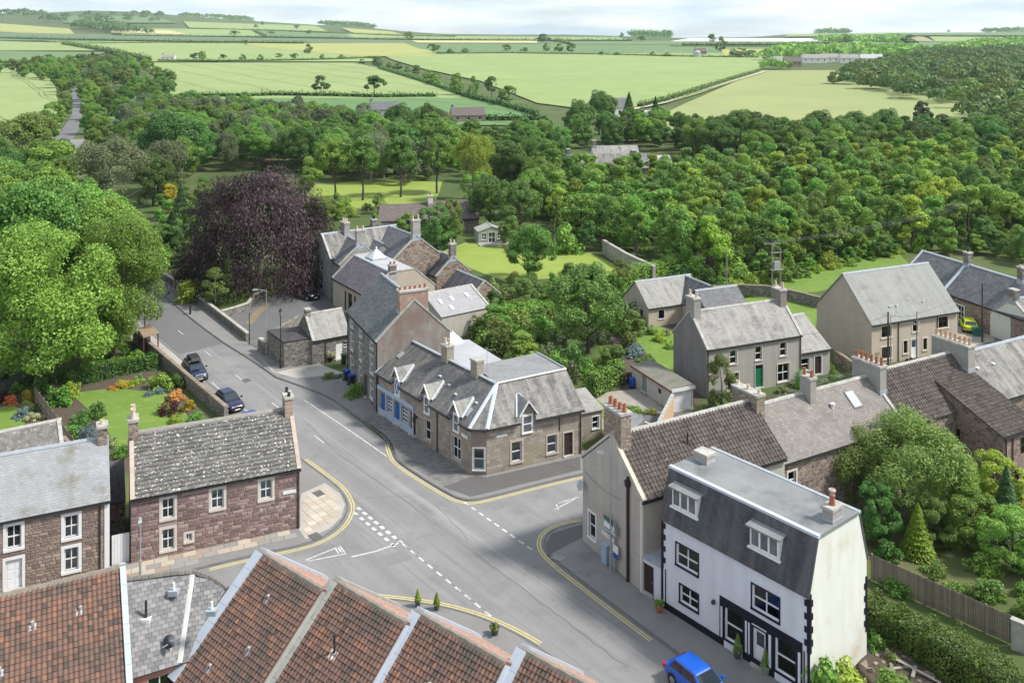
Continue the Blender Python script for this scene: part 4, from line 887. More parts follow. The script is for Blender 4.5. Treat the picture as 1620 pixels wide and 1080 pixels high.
# roof faces (world points)
def up3(v, z): return Vector((v.x, v.y, z))
oL = -nL * .3; oR = -nR * .3; ze = heC - .2
rA = up3(A + nL * 3.5, hrC); eA = up3(A + oL, ze); eB = up3(B + oL * .9 + (B - A).normalized() * .1, ze); eC = up3(C + oR * .9 - (E - C).normalized() * .1, ze)
eE = up3(E + oR + (E - C).normalized() * .15, ze); rE = up3(E + nR * 3.0 + (E - C).normalized() * .15, hrC); AP = up3(ap, hrC)
bE = up3(E + nR * D2 + (E - C).normalized() * .15, hrC - .25); bA = up3(A + nL * 7.0, ze)
ROOFDK = mk('dark weathered slate', (.125, .122, .125), (.085, .085, .09), .5, rough=.6, bump=.2, brick=(.30, .19, (.05, .05, .052), .012, .28), patch=[((.18, .168, .145), .6, .55, .72), ((.06, .06, .065), .4, .58, .75)], streak=((.17, .165, .155), 1.5))
gapL, gapR = [], []
P, ang = A, aL
for px in (629, 675.5, 722): gapL.append(ux(px))
P, ang = C, aR
gapR.append(ux(834))
def over(p, q, w0, w1, u0, gaps, m_, hw=.62):
    """eaves overhang from the gutter line p-q up to the wall line w0-w1, left open at the dormers"""
    Lw = (w1 - w0).length; cuts = [0.0] + [c for g in gaps for c in ((g - hw) / Lw, (g + hw) / Lw)] + [1.0]
    for i in range(0, len(cuts), 2):
        s, t = cuts[i], cuts[i + 1]; a_, b_, c_, d_ = p.lerp(q, s), p.lerp(q, t), w0.lerp(w1, t), w0.lerp(w1, s)
        b.part('eaves', MB().slab([v + Vector((0, 0, .12)) for v in (a_, b_, c_, d_)], .12), m_); n_ = (b_ - a_).normalized(); n_ = Vector((n_.y, -n_.x, 0)); z_ = Vector((0, 0, -.03))
        b.part('gutter', MB().hexa([a_ + z_, b_ + z_, b_ + n_ * .12 + z_, a_ + n_ * .12 + z_], [a_ + z_ * -2, b_ + z_ * -2, b_ + n_ * .12 + z_ * -2, a_ + n_ * .12 + z_ * -2]), CAST)
        k = max(1, int((b_ - a_).length / 1.0))
        for j in range(k): g_ = a_ + (b_ - a_) * ((j + .5) / k) - n_ * .1; b.part('rafter_end', MB().box(-.05, .05, -.02, .24, -.13, -.04), WHITE, T(g_) @ RZ(math.atan2(-n_.x, n_.y) + math.pi))
wA = eA.lerp(rA, .08); fr_ = lambda e, r, w: e.lerp(r, w)
tA = .3 / 3.8; tR = .3 / 3.3
wA, wB, wB2, wC, wC2, wE = eA.lerp(rA, tA), eB.lerp(AP, tA), eB.lerp(AP, tA), eC.lerp(AP, tR), eC.lerp(AP, tR), eE.lerp(rE, tR)
for nm_, pts, m_ in (('roof', [wA, wB, AP, rA], ROOFDK), ('roof', [wB, wC, AP], SLATEM), ('roof', [wC, wE, rE, AP], SLATEM)):
    b.part(nm_, MB().slab([p + Vector((0, 0, .12)) for p in pts], .12), m_)
over(eA, eB, wA, wB, 0, gapL, ROOFDK); over(eB, eC, wB, wC, 0, [], SLATEM); over(eC, eE, wC, wE, 0, gapR, SLATEM, .7)
bAP = AP + nR * 5.2 + Vector((.3, .3, -.25)); LOWSL = mk('pale low slate', (.26, .265, .27), (.215, .22, .225), .6, rough=.6, bump=.15, brick=(.3, .2, (.16, .163, .168), .010, .12), patch=[((.17, .168, .16), .4, .5, .75)])
b.part('roof', MB().slab([p + Vector((0, 0, .11)) for p in (AP, rE, bE, bAP)], .12), LOWSL)
b.part('roof', MB().slab([p + Vector((0, 0, .10)) for p in (rA, AP, up3(AP + nL * 3.0, ze), bA)], .12), ROOFDK)
b.part('rear_wall', MB().slab([up3(bE - (E - C).normalized() * .2, 0), up3(bAP, 0), bAP + Vector((0, 0, -.05)), bE + Vector((0, 0, -.05)) - (E - C).normalized() * .2], .2), ASHLAR)
def strip(b, name, p, q, wd, mat, th=.06, lift=.16):
    p = Vector(p); q = Vector(q); t = (q - p).normalized(); s = t.cross(Vector((0, 0, 1))).normalized() * wd / 2; up = Vector((0, 0, lift))
    return b.part(name, MB().hexa([p - s + up, p + s + up, q + s + up, q - s + up], [p - s * .5 + up + Vector((0, 0, th)), p + s * .5 + up + Vector((0, 0, th)), q + s * .5 + up + Vector((0, 0, th)), q - s * .5 + up + Vector((0, 0, th))]), mat)
PLEAD = mk('pale painted lead', (.50, .55, .62), (.44, .49, .55), 2, rough=.5)
for p, q, wd, m_ in ((rA, AP, .38, LEAD), (AP, rE, .3, mk('pale mortar ridge', (.58, .57, .55), (.5, .49, .47), 3)), (eB, AP, .36, PLEAD), (eC, AP, .36, PLEAD), (rE, bE, .2, LEAD), (rA, eA, .16, LEAD)): strip(b, 'ridge' if m_ is not PLEAD else 'hip_flashing', p, q, wd, m_)
# wallhead dormers
def dormer(b, M, u, wz=3.9, w=1.15, ht=1.25, dpt=2.1, roofm=SLATEL, trim=WHITE, wall=ASHLAR):
    """small gabled dormer standing on the wall face; M is the wall frame"""
    z0 = wz; zp = z0 + ht
    w2 = w / 2
    f = b.part('dormer', MB().raw([(u - w2, -.02, z0 - .6), (u + w2, -.02, z0 - .6), (u + w2, -.02, z0 + .25), (u, -.02, zp - .15), (u - w2, -.02, z0 + .25), (u - w2, dpt, z0 + .25), (u + w2, dpt, z0 + .25), (u, dpt, zp - .15)],
                                  [(0, 1, 2, 3, 4), (1, 6, 2), (0, 4, 5), (2, 6, 7, 3), (3, 7, 5, 4)]), wall, M)
    for s in (-1, 1):
        e = Vector((u + s * (w2 + .22), 0, z0 + .0)); r = Vector((u, 0, zp)); f0, f1 = -.32, dpt
        pts = [(e.x, f0, e.z), (e.x, f1, e.z), (r.x, f1, r.z), (r.x, f0, r.z)]
        if s < 0: pts = pts[::-1]
        b.part('dormer_roof', MB().slab([Vector(p) for p in pts][::-1], .07), roofm, M, f)
        p, q = Vector((e.x, f0 - .03, e.z - .02)), Vector((r.x, f0 - .03, r.z - .02))
        b.part('bargeboard', MB().hexa([p, q, q + Vector((0, .1, 0)), p + Vector((0, .1, 0))], [p + Vector((0, 0, .17)), q + Vector((0, 0, .17)), q + Vector((0, .1, .17)), p + Vector((0, .1, .17))]), trim, M, f)
        b.part('valley_flashing', MB().hexa([Vector((e.x, f0 + .3, e.z + .03)), Vector((r.x, f1 - .05, r.z + .03)), Vector((r.x + s * .2, f1 - .05, r.z - .05)), Vector((e.x + s * .2, f0 + .3, e.z - .03))], [Vector((e.x, f0 + .3, e.z + .08)), Vector((r.x, f1 - .05, r.z + .08)), Vector((r.x + s * .2, f1 - .05, r.z)), Vector((e.x + s * .2, f0 + .3, e.z + .02))]), PLEAD, M, f)
    return f
P, ang = A, aL
DPANE = mk('dark dormer pane', (.05, .06, .07), (.14, .15, .16), 3, rough=.08, spec=.7)
for px in (629, 675.5, 722):
    dormer(b, ML, ux(px), wz=4.38, ht=1.05, w=1.12, dpt=1.75); window(b, ML @ T((ux(px), -.02, 2.95)), .74, 1.42, 1, 2, sur=WHITE, margin=.1, dep=-.05, glass=DPANE)
P, ang = A, aL
FLAGB = mk('saltire blue', (.0, .07, .40), rough=.8); u = ux(629)
fl = b.part('window_flag', MB().box(u - .3, u + .3, -.085, -.075, 3.1, 4.3), FLAGB, ML, label='blue and white saltire flag hung in the dormer window')
for s in (-1, 1): b.part('saltire', MB().hexa([(u - s * .3, -.1, 3.1), (u - s * .18, -.1, 3.1), (u + s * .3, -.1, 4.3), (u + s * .18, -.1, 4.3)], [(u - s * .3, -.09, 3.1), (u - s * .18, -.09, 3.1), (u + s * .3, -.09, 4.3), (u + s * .18, -.09, 4.3)]), WHITE, ML, fl)
P, ang = C, aR
dormer(b, MR, ux(834), wz=4.38, w=1.3, ht=1.2, dpt=1.8); window(b, MR @ T((ux(834), -.02, 2.95)), .86, 1.42, 1, 2, sur=WHITE, margin=.1, dep=-.05, glass=DPANE)
def skylight(b, M, O, U, V, N, w, h, frame=LEAD, glass=None, name='skylight'):
    O, U, V, N = Vector(O), Vector(U).normalized(), Vector(V).normalized(), Vector(N).normalized()
    q = lambda a, c, n: O + U * a + V * c + N * n
    f = b.part(name, MB().hexa([q(-w / 2, -h / 2, -.05), q(w / 2, -h / 2, -.05), q(w / 2, h / 2, -.05), q(-w / 2, h / 2, -.05)], [q(-w / 2, -h / 2, .07), q(w / 2, -h / 2, .07), q(w / 2, h / 2, .07), q(-w / 2, h / 2, .07)]), frame, M)
    w2, h2 = w / 2 - .08, h / 2 - .08
    b.part('pane', MB().face([q(-w2, -h2, .075), q(w2, -h2, .075), q(w2, h2, .075), q(-w2, h2, .075)]), glass or mk('roof glass', (.30, .36, .42), rough=.08, spec=.8), M, f)
sl = (AP - up3(B, heC)); nrm = (eB - eA).cross(rA - eA).normalized(); vL = (rA - eA).normalized()
for t, s, w1, h1 in ((.055, .62, .5, .75), (.905, .28, .42, .8)):
    o_ = eA + (eB - eA) * t + (rA - eA) * s + nrm * .12; skylight(b, Matrix(), o_, eB - eA, vL, nrm, w1, h1)
for t, s in ((.5, .62), (.72, .45), (.62, .55), (.9, .5), (.82, .36)):
    o_ = eA + (eB - eA) * t + (rA - eA) * s + nrm * .13; b.part('roof_vent', MB().box(-.14, .14, -.1, .1, -.02, .07), PLEAD, T(o_) @ RZ(aL))
I4 = Matrix()
for k, (t, pots) in enumerate(((.47, 2), (.80, 0))):
    c_ = rA.lerp(AP, t); Mx = T((c_.x, c_.y, 0)) @ RZ(aL); chimney(b, Mx, 0, 0, 1.0, .75, 5.3, 7.75, mk('buff chimney stone', (.36, .32, .26), (.28, .25, .2), 2, bump=.3, brick=(.5, .28, (.2, .18, .15), .02, .12)), pots, BUFFPOT, axis='x', ph=.6)
# slim TV aerial
def aerial(P, label, h=1.6, z=0):
    e = empty('tv_aerial', (P[0], P[1], z), label=label, cat='aerial'); ob('mast', MB().cyl((0, 0, 0), (0, 0, h), .02, n=6), GALV, e); ob('boom', MB().box(-.5, .5, -.012, .012, h - .12, h - .1), GALV, e)
    for i in range(7): ob('element', MB().box(-.45 + i * .15, -.44 + i * .15, -.2, .2, h - .11, h - .095), GALV, e)
c_ = rA.lerp(AP, .83) + Vector((.6, .5, 0)); aerial(c_, 'thin TV aerial beside the corner house chimney', 2.6, 6.0)
# rear flat roofed extension, pale
b2 = Bld('flat_roof_extension', 'pale flat roofed extension behind the corner house', 'extension', G(705, 572, 3.6) * 1)
pts = [G(x, y, 4.4) for x, y in ((700, 566), (718, 540), (742, 538), (805, 577), (790, 602), (742, 592))]
ctr = sum((Vector(p) for p in pts), Vector()) / len(pts); b2.root.location = b2.base = Vector((ctr.x, ctr.y, 0)); b2.inv = T(-b2.base)
b2.part('wall', MB().prism([(p.x, p.y) for p in pts], 0, 4.3), HARL); b2.part('roof', MB().prism([((p.x - ctr.x) * 1.03 + ctr.x, (p.y - ctr.y) * 1.03 + ctr.y) for p in pts], 4.302, 4.42), FLATROOF)
q = [G(x, y, 4.6) for x, y in ((709, 520), (733, 540), (712, 545), (702, 530))]; b2.part('roof_lantern', MB().prism([(p.x, p.y) for p in q], 4.42, 4.75), WHITE)
# low pieces right of the corner house
b3 = Bld('rear_annex', 'small stone annex with pale lean-to roof right of the corner house', 'annex', E + nR * 2.5)
Pq = along(Vector((E.x, E.y, 0)) + nR * 2.2, aR, .05)
block(b3, Pq, aR, 3.4, [(0, 2.5), (3.2, 3.3), (3.25, 2.5)], ASHLAR, [SLATEL, SLATEL], [('F', 2.7, .9, .7, 1.1, 'w', W_(sur=WHITE, margin=.06))], gut='', ridge=None, ov=.15)
# --- tall three storey stone building ---
P, ang, L = edge((550.5, 492), (597, 540.7), 6.86); D = 7.45
b = Bld('tall_stone_house', 'tall three storey grey stone house with big brick chimney on its gable', 'house', P)
WN = W_(sur=None, cur=4, dep=.06); ops = []
for u in (1.2, 4.6, 8.6):
    for z in (.75, 3.2, 5.6): ops.append(('F', u + .4, z, 1.0, 1.75 if z < 5 else 1.1, 'w', W_(sur=WHITE, margin=.06, cur=1, dep=.06)))
ops.append(('F', 6.9, .1, .9, 2.3, 'd', W_(sur=RUBBLE)))
M = block(b, P, ang, L, gable(6.86, 10.36, D), RUBBLE, SLATEG, ops, ov=.15, verge=.05, skew='R', skm=CEMENT, wmats={'R': GABLEST}, pipes=[('F', L - .1), ('F', .1)])
chimney(b, M, L - .55, D / 2, 1.0, 2.9, 8.6, 11.4, mk('old red brick', (.36, .22, .17), (.27, .165, .13), 1.5, bump=.4, brick=(.24, .085, (.33, .27, .22), .015, .25), patch=[((.42, .34, .28), 1, .58, .7)]), 6, TERRA, axis='y', ph=.3)
aerial(M @ Vector((L - 1.2, D / 2 - .9, 0)), 'stubby aerial behind the brick chimney stack', 1.0, 10.9)
# --- low cottage and walled outbuilding beside it ---
P, ang, L = edge((494, 539), (552, 528), 2.75)
b = Bld('low_cottage', 'low stone cottage with pale slate roof beside the tall house', 'house', P)
M = block(b, P, ang, L, gable(2.75, 5.0, 4.6), RUBBLE, SLATEL, [('F', 4.0, 1.3, .7, .6, 'w', W_(sur=None)), ('F', 3.2, .1, .9, 1.9, 'd', W_(sur=None, lm=WHITE))], ov=.12, skew='L', ridge=CEMENT, pipes=[('F', 1.5)])
chimney(b, M, .3, 2.3, .5, .7, 4.4, 5.7, RUBBLE, 0)
b = Bld('walled_outbuilding', 'rubble walled outbuilding with dark lean-to roof by the road', 'outbuilding', G(449, 583))
q = [G(423, 564), G(449, 583), G(513, 575), G(497, 545), G(470, 535)]; zt = [2.75, 2.75, 2.75, 2.9, 2.9]
for i in range(3 if 1 else 0):
    a, c = q[i], q[(i + 1)]; mb = MB(); d = c - a; b.part('wall', MB().box(0, d.length, 0, .45, 0, 2.75), RUBBLE, T((a.x, a.y, 0)) @ RZ(math.atan2(d.y, d.x)))
b.part('wall', MB().box(0, (q[0] - q[4]).length, 0, .45, 0, 2.75), RUBBLE, T((q[4].x, q[4].y, 0)) @ RZ(math.atan2((q[0] - q[4]).y, (q[0] - q[4]).x)))
rp = [G(x, y, z) for x, y, z in ((423, 523, 2.85), (448, 542, 2.85), (497, 535, 2.85), (481, 516, 3.4))]
b.part('roof', MB().slab([p + Vector((0, 0, .1)) for p in rp], .1), DARKTILE); b.part('coping', MB().box(0, (q[1] - q[0]).length, -.08, .5, 2.751, 2.85), DARKTILE, T((q[0].x, q[0].y, 0)) @ RZ(math.atan2((q[1] - q[0]).y, (q[1] - q[0]).x)))
# --- hall with purple slates and flat lead platform with glass pyramid ---
P, ang, L = edge((527, 438.6), (570, 462), 3.8); L += 2.5
b = Bld('slated_hall', 'hall with purple slates, pale flat platform roof and glass pyramid rooflight', 'hall', P)
D = 9.4; prof = [(0, 3.8), (3, 6.3), (6.4, 6.3), (9.4, 3.8)]
M = block(b, P, ang, L, prof, BEIGE, [SLATEP, FLATROOF, SLATEP], [('F', 4.0, .3, .6, 2.6, 'w', W_(sur=None, fm=DARKWOOD, ny=1)), ('F', 5.5, .3, 1.3, 2.6, 'w', W_(sur=None, fm=DARKWOOD, nx=2)), ('F', 7.0, .3, .6, 2.6, 'w', W_(sur=None, fm=DARKWOOD, ny=1))], ov=.2, skew='LR', skm=CEMENT, gut='F')
chimney(b, M, L - .3, 3.4, .6, .9, 5.5, 7.3, mk('dark chimney stone', (.2, .17, .15), (.15, .13, .12), 2, bump=.3), 2, TERRA, ph=.4)
mb = MB(); mb.box(2.4, 4.6, 3.6, 5.8, 6.38, 6.62); b.part('rooflight_kerb', mb, LEAD, M)
pyr = b.part('rooflight', MB().raw([(2.5, 3.7, 6.62), (4.5, 3.7, 6.62), (4.5, 5.7, 6.62), (2.5, 5.7, 6.62), (3.5, 4.7, 7.7)], [(0, 1, 4), (1, 2, 4), (2, 3, 4), (3, 0, 4)]), mk('frosted roof glass', (.50, .58, .60), rough=.2, spec=.6), M)
for x, y in ((2.5, 3.7), (4.5, 3.7), (4.5, 5.7), (2.5, 5.7), (3.5, 3.7), (2.5, 4.7), (4.5, 4.7), (3.5, 5.7), (3.0, 3.7), (4.0, 3.7)): b.part('glazing_bar', MB().cyl((x, y, 6.64), (3.5, 4.7, 7.74), .04, n=5), WHITE, M, pyr)
b.part('finial', MB().lathe([(.02, 7.7), (.12, 7.75), (.14, 7.85), (.05, 7.98)], 8, (3.5, 4.7)), WHITE, M, pyr)
# --- rambling old house behind with grey gable ---
C0 = G(522, 473); A0 = G(495, 456); d = C0 - A0; ag = math.atan2(d.y, d.x); wg = d.length
b = Bld('old_mansion', 'rambling grey stone house with many chimneys and crossing slate roofs', 'house', A0)
am = ag + R(90); Pm = C0; Lm = 11.5      # main range runs back from the grey gable
P, ang = Vector((C0.x, C0.y, 0)), am
GST = mk('pale blue grey stone', (.27, .27, .265), (.22, .22, .22), .8, bump=.3, stone=(2.5, 4.5, (.30, .295, .28), [(.31, .30, .285), (.2, .2, .2)]))
M = block(b, P, am, Lm, gable(5.5, 8.3, wg), GST, [SLATEM, SLATEM], [('L', wg / 2, 3.2, .8, 1.5, 'w', W_(sur=None, dep=.05)), ('L', wg / 2, .5, .8, 1.8, 'w', W_(sur=None, dep=.05))], ov=.15, skew='L', skm=CEMENT)
Pw = along(P, am, 1.0)                   # front wing beside the gable, roof slope facing the road
Mw = block(b, along(back(Pw, am, -4.2), am, 0), am, 0.01, [(0, 4), (0.01, 4)], GST, SLATE, gut='', walls='') if 0 else None
def wing(p0, p1, zr, half, he, wm, rm, gm=None, ridge=LEAD, skew='R', ch=None, pots=2, chm=None):
    """range whose ridge runs from p0 to p1 (gable shown at p1)"""
    d = p1 - p0; a = math.atan2(d.y, d.x); n = Vector((-math.sin(a), math.cos(a), 0)); o = Vector((p0.x, p0.y, 0)) - n * half
    M = block(b, o, a, math.hypot(d.x, d.y), gable(he, zr, 2 * half), wm, rm, ov=.15, skew=skew, skm=CEMENT, ridge=ridge, wmats={'R': gm or wm})
    if ch: chimney(b, M, math.hypot(d.x, d.y) - .35, half, .65, ch[0], zr - .6, zr + ch[1], chm or CEMENT, pots, BUFFPOT, ph=.55)
    return M
CHG = mk('grey rendered chimney', (.33, .31, .285), (.27, .255, .235), 1.5, bump=.2)
wing(G(615.3, 358.3, 8.3), G(659.4, 374, 8.3), 8.3, 3.7, 5.4, BRUBBLE, [SLATE, SLATE], ch=(1.2, 2.3), chm=CHG)
wing(G(551, 375, 7.7), G(571, 386, 7.7), 7.7, 3.0, 5.2, GST, [SLATE, SLATE], ch=(1.2, 1.9), chm=CHG)
wing(G(583, 375, 7.0), G(606, 386, 7.0), 7.0, 2.4, 5.0, GST, [SLATE, SLATE], skew='')
wing(G(694, 397.7, 5.3), G(717.6, 407, 5.3), 5.3, 2.7, 3.0, BRUBBLE, [SLATED, SLATED], ch=(.9, 1.9), chm=RUBBLE)
wing(G(724, 428, 4.0), G(768, 446, 4.0), 4.0, 2.3, 2.1, BRUBBLE, [SLATED, SLATED])
chimney(b, M, 3.6, wg / 2 + .1, .8, 1.6, 7.4, 9.7, CHG, 3, BUFFPOT); chimney(b, M, 8.2, wg / 2 + .4, .7, .9, 7.4, 9.6, RUBBLE, 2, CAST)
# pale low range in front of it
P, ang, L = edge((699, 502), (762, 485), 2.8); ang = R(36)
b = Bld('pale_roofed_range', 'low range with very pale grey roof and small skylights behind the tall house', 'outbuilding', P)
M = block(b, P, ang, 7.0, [(0, 2.8), (4.2, 4.6), (5.2, 2.8)], HARL, mk('very pale slate', (.32, .32, .33), (.27, .27, .28), .8, rough=.7, bump=.15, brick=(.32, .2, (.29, .29, .3), .01, .08)), ov=.1, gut='', skew='R', ridge=CEMENT)
for x, y in ((1.2, 2.3), (2.9, 2.4), (5.2, 2.5), (2.0, 1.0)): b.part('rooflight', MB().hexa([(x - .2, y - .35, 2.95 + (y - .35) * .43), (x + .2, y - .35, 2.95 + (y - .35) * .43), (x + .2, y + .35, 2.95 + (y + .35) * .43), (x - .2, y + .35, 2.95 + (y + .35) * .43)], [(x - .2, y - .35, 3.02 + (y - .35) * .43), (x + .2, y - .35, 3.02 + (y - .35) * .43), (x + .2, y + .35, 3.02 + (y + .35) * .43), (x - .2, y + .35, 3.02 + (y + .35) * .43)]), WHITE, M)
# --- grey harled house with brown tile roof, then the terrace running right ---
A = G(922, 857); B = G(1015, 938); d = B - A; ag = math.atan2(d.y, d.x); wg = d.length; ar = ag + R(90)
P = Vector((B.x, B.y, 0)); LX = 12.7; ang = ar
b = Bld('harled_house', 'grey harled house with brown interlocking tile roof and gable to the junction', 'house', P)
M = block(b, P, ar, LX, gable(6.0, 8.85, wg), HARL, BRTILE, [('L', 1.2, .85, .85, 1.75, 'w', W_(sur=WHITE, margin=.13, cur=1)), ('F', 11.0, 3.0, .8, 1.2, 'w', W_(sur=CREAM))], ov=.15, skew='L', skm=mk('cream painted coping', (.55, .51, .43), (.42, .39, .33), 2, bump=.2), tiles={0: ('inter', .30, .34, BRTILE), 1: ('inter', .30, .34, BRTILE)}, ridge=CEMENT, gut='F', riser=.14)
BUFFR = mk('buff rubble chimney', (.30, .25, .19), (.23, .19, .15), 1.5, bump=.6, bscale=8, stone=(4, 7, (.20, .17, .14), [(.36, .30, .23), (.2, .16, .13)]))
chimney(b, M, .55, wg / 2, .85, 2.0, 7.2, 10.7, BUFFR, 4, TERRA, ph=.5, pr=.15)
b.part('corner_strip', MB().box(-.03, .13, -.03, .1, .1, 5.95), mk('cream strip', (.66, .63, .56)), M)
b.part('soil_pipe', MB().cyl((-.12, 1.35, .05), (-.12, 1.35, 6.4), .10, n=8).cyl((-.12, 1.35, 6.4), (-.12, 1.35, 6.75), .20, .24, n=8).cyl((-.12, 1.35, 6.75), (-.12, 1.35, 7.0), .09), mk('rusty black pipe', (.045, .025, .02), (.02, .015, .014), 5, rough=.6), M)
b.part('roof_pipe', MB().cyl((5.4, 1.9, 7.3), (5.4, 1.9, 8.6), .06, n=6), CAST, M)
b.part('satellite_dish', MB().lathe([(.02, 0), (.2, .02), (.36, .09)], 12), GALV, M @ T((-.3, wg - .25, 4.2)) @ Matrix.Rotation(R(-70), 4, 'Y'))
# terrace 2: slate roof with tall chimneys
P2 = along(P, ar, LX + .05); a2 = ar + R(.5); L2 = 13.6; P2 = back(P2, a2, .5)
b = Bld('slate_terrace_house', 'terrace house with mottled grey slate roof and one roof window', 'house', P2)
D = 6.6; TS = mk('mottled brown grey slate', (.225, .205, .19), (.175, .16, .15), .7, rough=.75, bump=.2, brick=(.3, .19, (.13, .12, .11), .012, .16), patch=[((.14, .13, .125), .35, .52, .7), ((.28, .265, .24), 1.2, .6, .75)])
M = block(b, P2, a2, L2, gable(5.3, 8.15, D), BRUBBLE, TS, [('F', 1.2, 3.2, .8, 1.3, 'w', W_(sur=CREAM)), ('F', 8.6, 3.2, .8, 1.3, 'w', W_(sur=CREAM))], ov=.15, skew='R', ridge=CEMENT, gut='F')
chimney(b, M, .1, D / 2, .8, 2.6, 6.6, 9.6, BUFFR, 3, BUFFPOT, ph=.35); chimney(b, M, 6.1, D / 2 - .3, .62, 1.1, 6.2, 9.6, CHG, 2, TERRA, ph=.6); chimney(b, M, L2 - .1, D / 2, .75, 2.8, 6.6, 9.4, CHG, 6, TERRA, ph=.6)
nrm = Vector((0, -math.sin(math.atan2(2.85, 3.3)), math.cos(math.atan2(2.85, 3.3)))); vs = Vector((0, nrm.z, -nrm.y))
skylight(b, M, Vector((10.2, 0, 5.3)) + vs * 2.9 + nrm * .1, (1, 0, 0), vs, nrm, 1.0, 1.45, frame=mk('grey skylight frame', (.12, .12, .13), rough=.5), glass=mk('pale roof glass', (.42, .48, .47), rough=.1, spec=.8))
b.part('roof_vent', MB().lathe([(.13, 0), (.13, .3), (.2, .32), (.2, .42), (.02, .5)], 10, (7.7, 2.0)), WHITE, M @ T((0, 0, 7.05)))
# terrace 3: brown tile roof with projecting rear wing
P3 = along(P2, a2, L2 + .03); a3 = a2 - R(1.0); L3 = 10.6
b = Bld('tile_terrace_house', 'terrace house with brown tile roof sweeping down over a stone rear wing', 'house', P3)
M = block(b, P3, a3, L3, gable(5.2, 8.3, 6.8), BRUBBLE, BRTILE, (), ov=.15, skew='R', tiles={0: ('inter', .30, .34, BRTILE), 1: ('inter', .30, .34, BRTILE)}, ridge=CEMENT, gut='')
RB = mk('red brown rubble', (.26, .17, .15), (.19, .125, .115), 1.2, bump=.4, bscale=7, stone=(2.4, 4.6, (.29, .24, .21), [(.30, .22, .19), (.15, .10, .095)]))
Mw = block(b, along(back(P3, a3, -4.2), a3, 6.2), a3, 4.6, [(0, 4.6), (6.3, 7.15), (6.32, 4.6)], RB, BRTILE, [('F', 2.6, 2.75, .85, 1.35, 'w', W_(sur=None, fm=DARKWOOD)), ('F', 1.7, .7, .7, 1.2, 'w', W_(sur=None, fm=DARKWOOD)), ('L', 2.2, 2.6, .7, 1.2, 'w', W_(sur=None, fm=DARKWOOD)), ('L', 1.0, .1, .9, 2.0, 'd', W_(sur=None))], ov=.1, skew='', tiles={0: ('inter', .30, .34, BRTILE)}, ridge=None, gut='F', pipes=[('F', .25), ('F', 1.1)])
chimney(b, M, L3 + .0, 3.4, .9, 3.6, 6.6, 9.4, CHG, 8, mk('mixed clay pots', (.55, .40, .28), (.45, .25, .16), 5), ph=.6)
P4 = along(P3, a3, L3 + .4)
b = Bld('grey_terrace_house', 'terrace house with streaked pale slate roof at the right edge', 'house', P4)
M = block(b, P4, a3, 10, gable(5.0, 8.0, 6.8), BRUBBLE, SLATEM, ov=.15, skew='L', ridge=LEAD)
for x in (1.0, 3.2): b.part('rooflight', MB().box(x, x + .3, 2.0, 2.6, 7.0, 7.12), WHITE, M)
# --- white mansard building ---
P, ang, L = edge((1047, 816), (1281, 941), 5.8); D = 5.8
b = Bld('mansard_house', 'white painted house with black quoins, dark slate mansard and shop front', 'house', P)
PB = mk('black margin paint', (.010, .010, .02), rough=.45)
BM = W_(nx=2, ny=2, sur=PB, margin=.09, cur=3)
ops = [('F', 2.05, 3.35, 1.7, 1.3, 'w', BM), ('F', 7.75, 3.35, 1.8, 1.35, 'w', BM), ('F', 2.2, 1.15, 1.4, 1.05, 'w', BM),
       ('F', 5.55, .62, 1.25, 1.85, 'w', W_(nx=1, ny=2, sur=PB, margin=.08, name='shop_window', sill=False)), ('F', 7.35, .15, .85, 2.15, 'd', W_(lm=WHITE, sur=PB, glazed=1, margin=.07)), ('F', 9.05, .62, 1.3, 1.85, 'w', W_(nx=1, ny=2, sur=PB, margin=.08, name='shop_window', sill=False))]
prof = [(0, 5.8), (.85, 8.6), (4.95, 8.6), (5.8, 5.8)]
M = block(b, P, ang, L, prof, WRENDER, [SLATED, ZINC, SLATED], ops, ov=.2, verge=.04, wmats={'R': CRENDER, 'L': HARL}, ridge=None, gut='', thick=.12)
b.part('roof_edge', MB().box(-.06, L + .06, .72, .98, 8.62, 8.78), PLEAD, M); b.part('roof_edge', MB().box(-.06, L + .06, 4.85, 5.1, 8.62, 8.76), LEAD, M); b.part('roof_edge', MB().box(L - .1, L + .08, .98, 4.85, 8.6, 8.775), ZINC, M)
b.part('plinth', MB().box(-.02, L + .02, -.05, -.002, .05, .52), PB, M)
b.part('shop_surround', MB().box(4.55, 10.15, -.045, -.003, 2.5, 2.98), PB, M)
for x0, x1 in ((4.55, 4.86), (6.27, 6.82), (7.86, 8.32), (9.79, 10.15)): b.part('shop_surround', MB().box(x0, x1, -.045, -.003, .5, 2.5), PB, M)
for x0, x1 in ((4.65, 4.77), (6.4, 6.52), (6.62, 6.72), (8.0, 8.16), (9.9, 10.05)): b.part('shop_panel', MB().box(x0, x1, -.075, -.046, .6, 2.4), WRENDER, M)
for x0, x1 in ((4.9, 6.2), (8.4, 9.7)): b.part('shop_panel', MB().box(x0, x1, -.07, -.046, .12, .5), WRENDER, M)
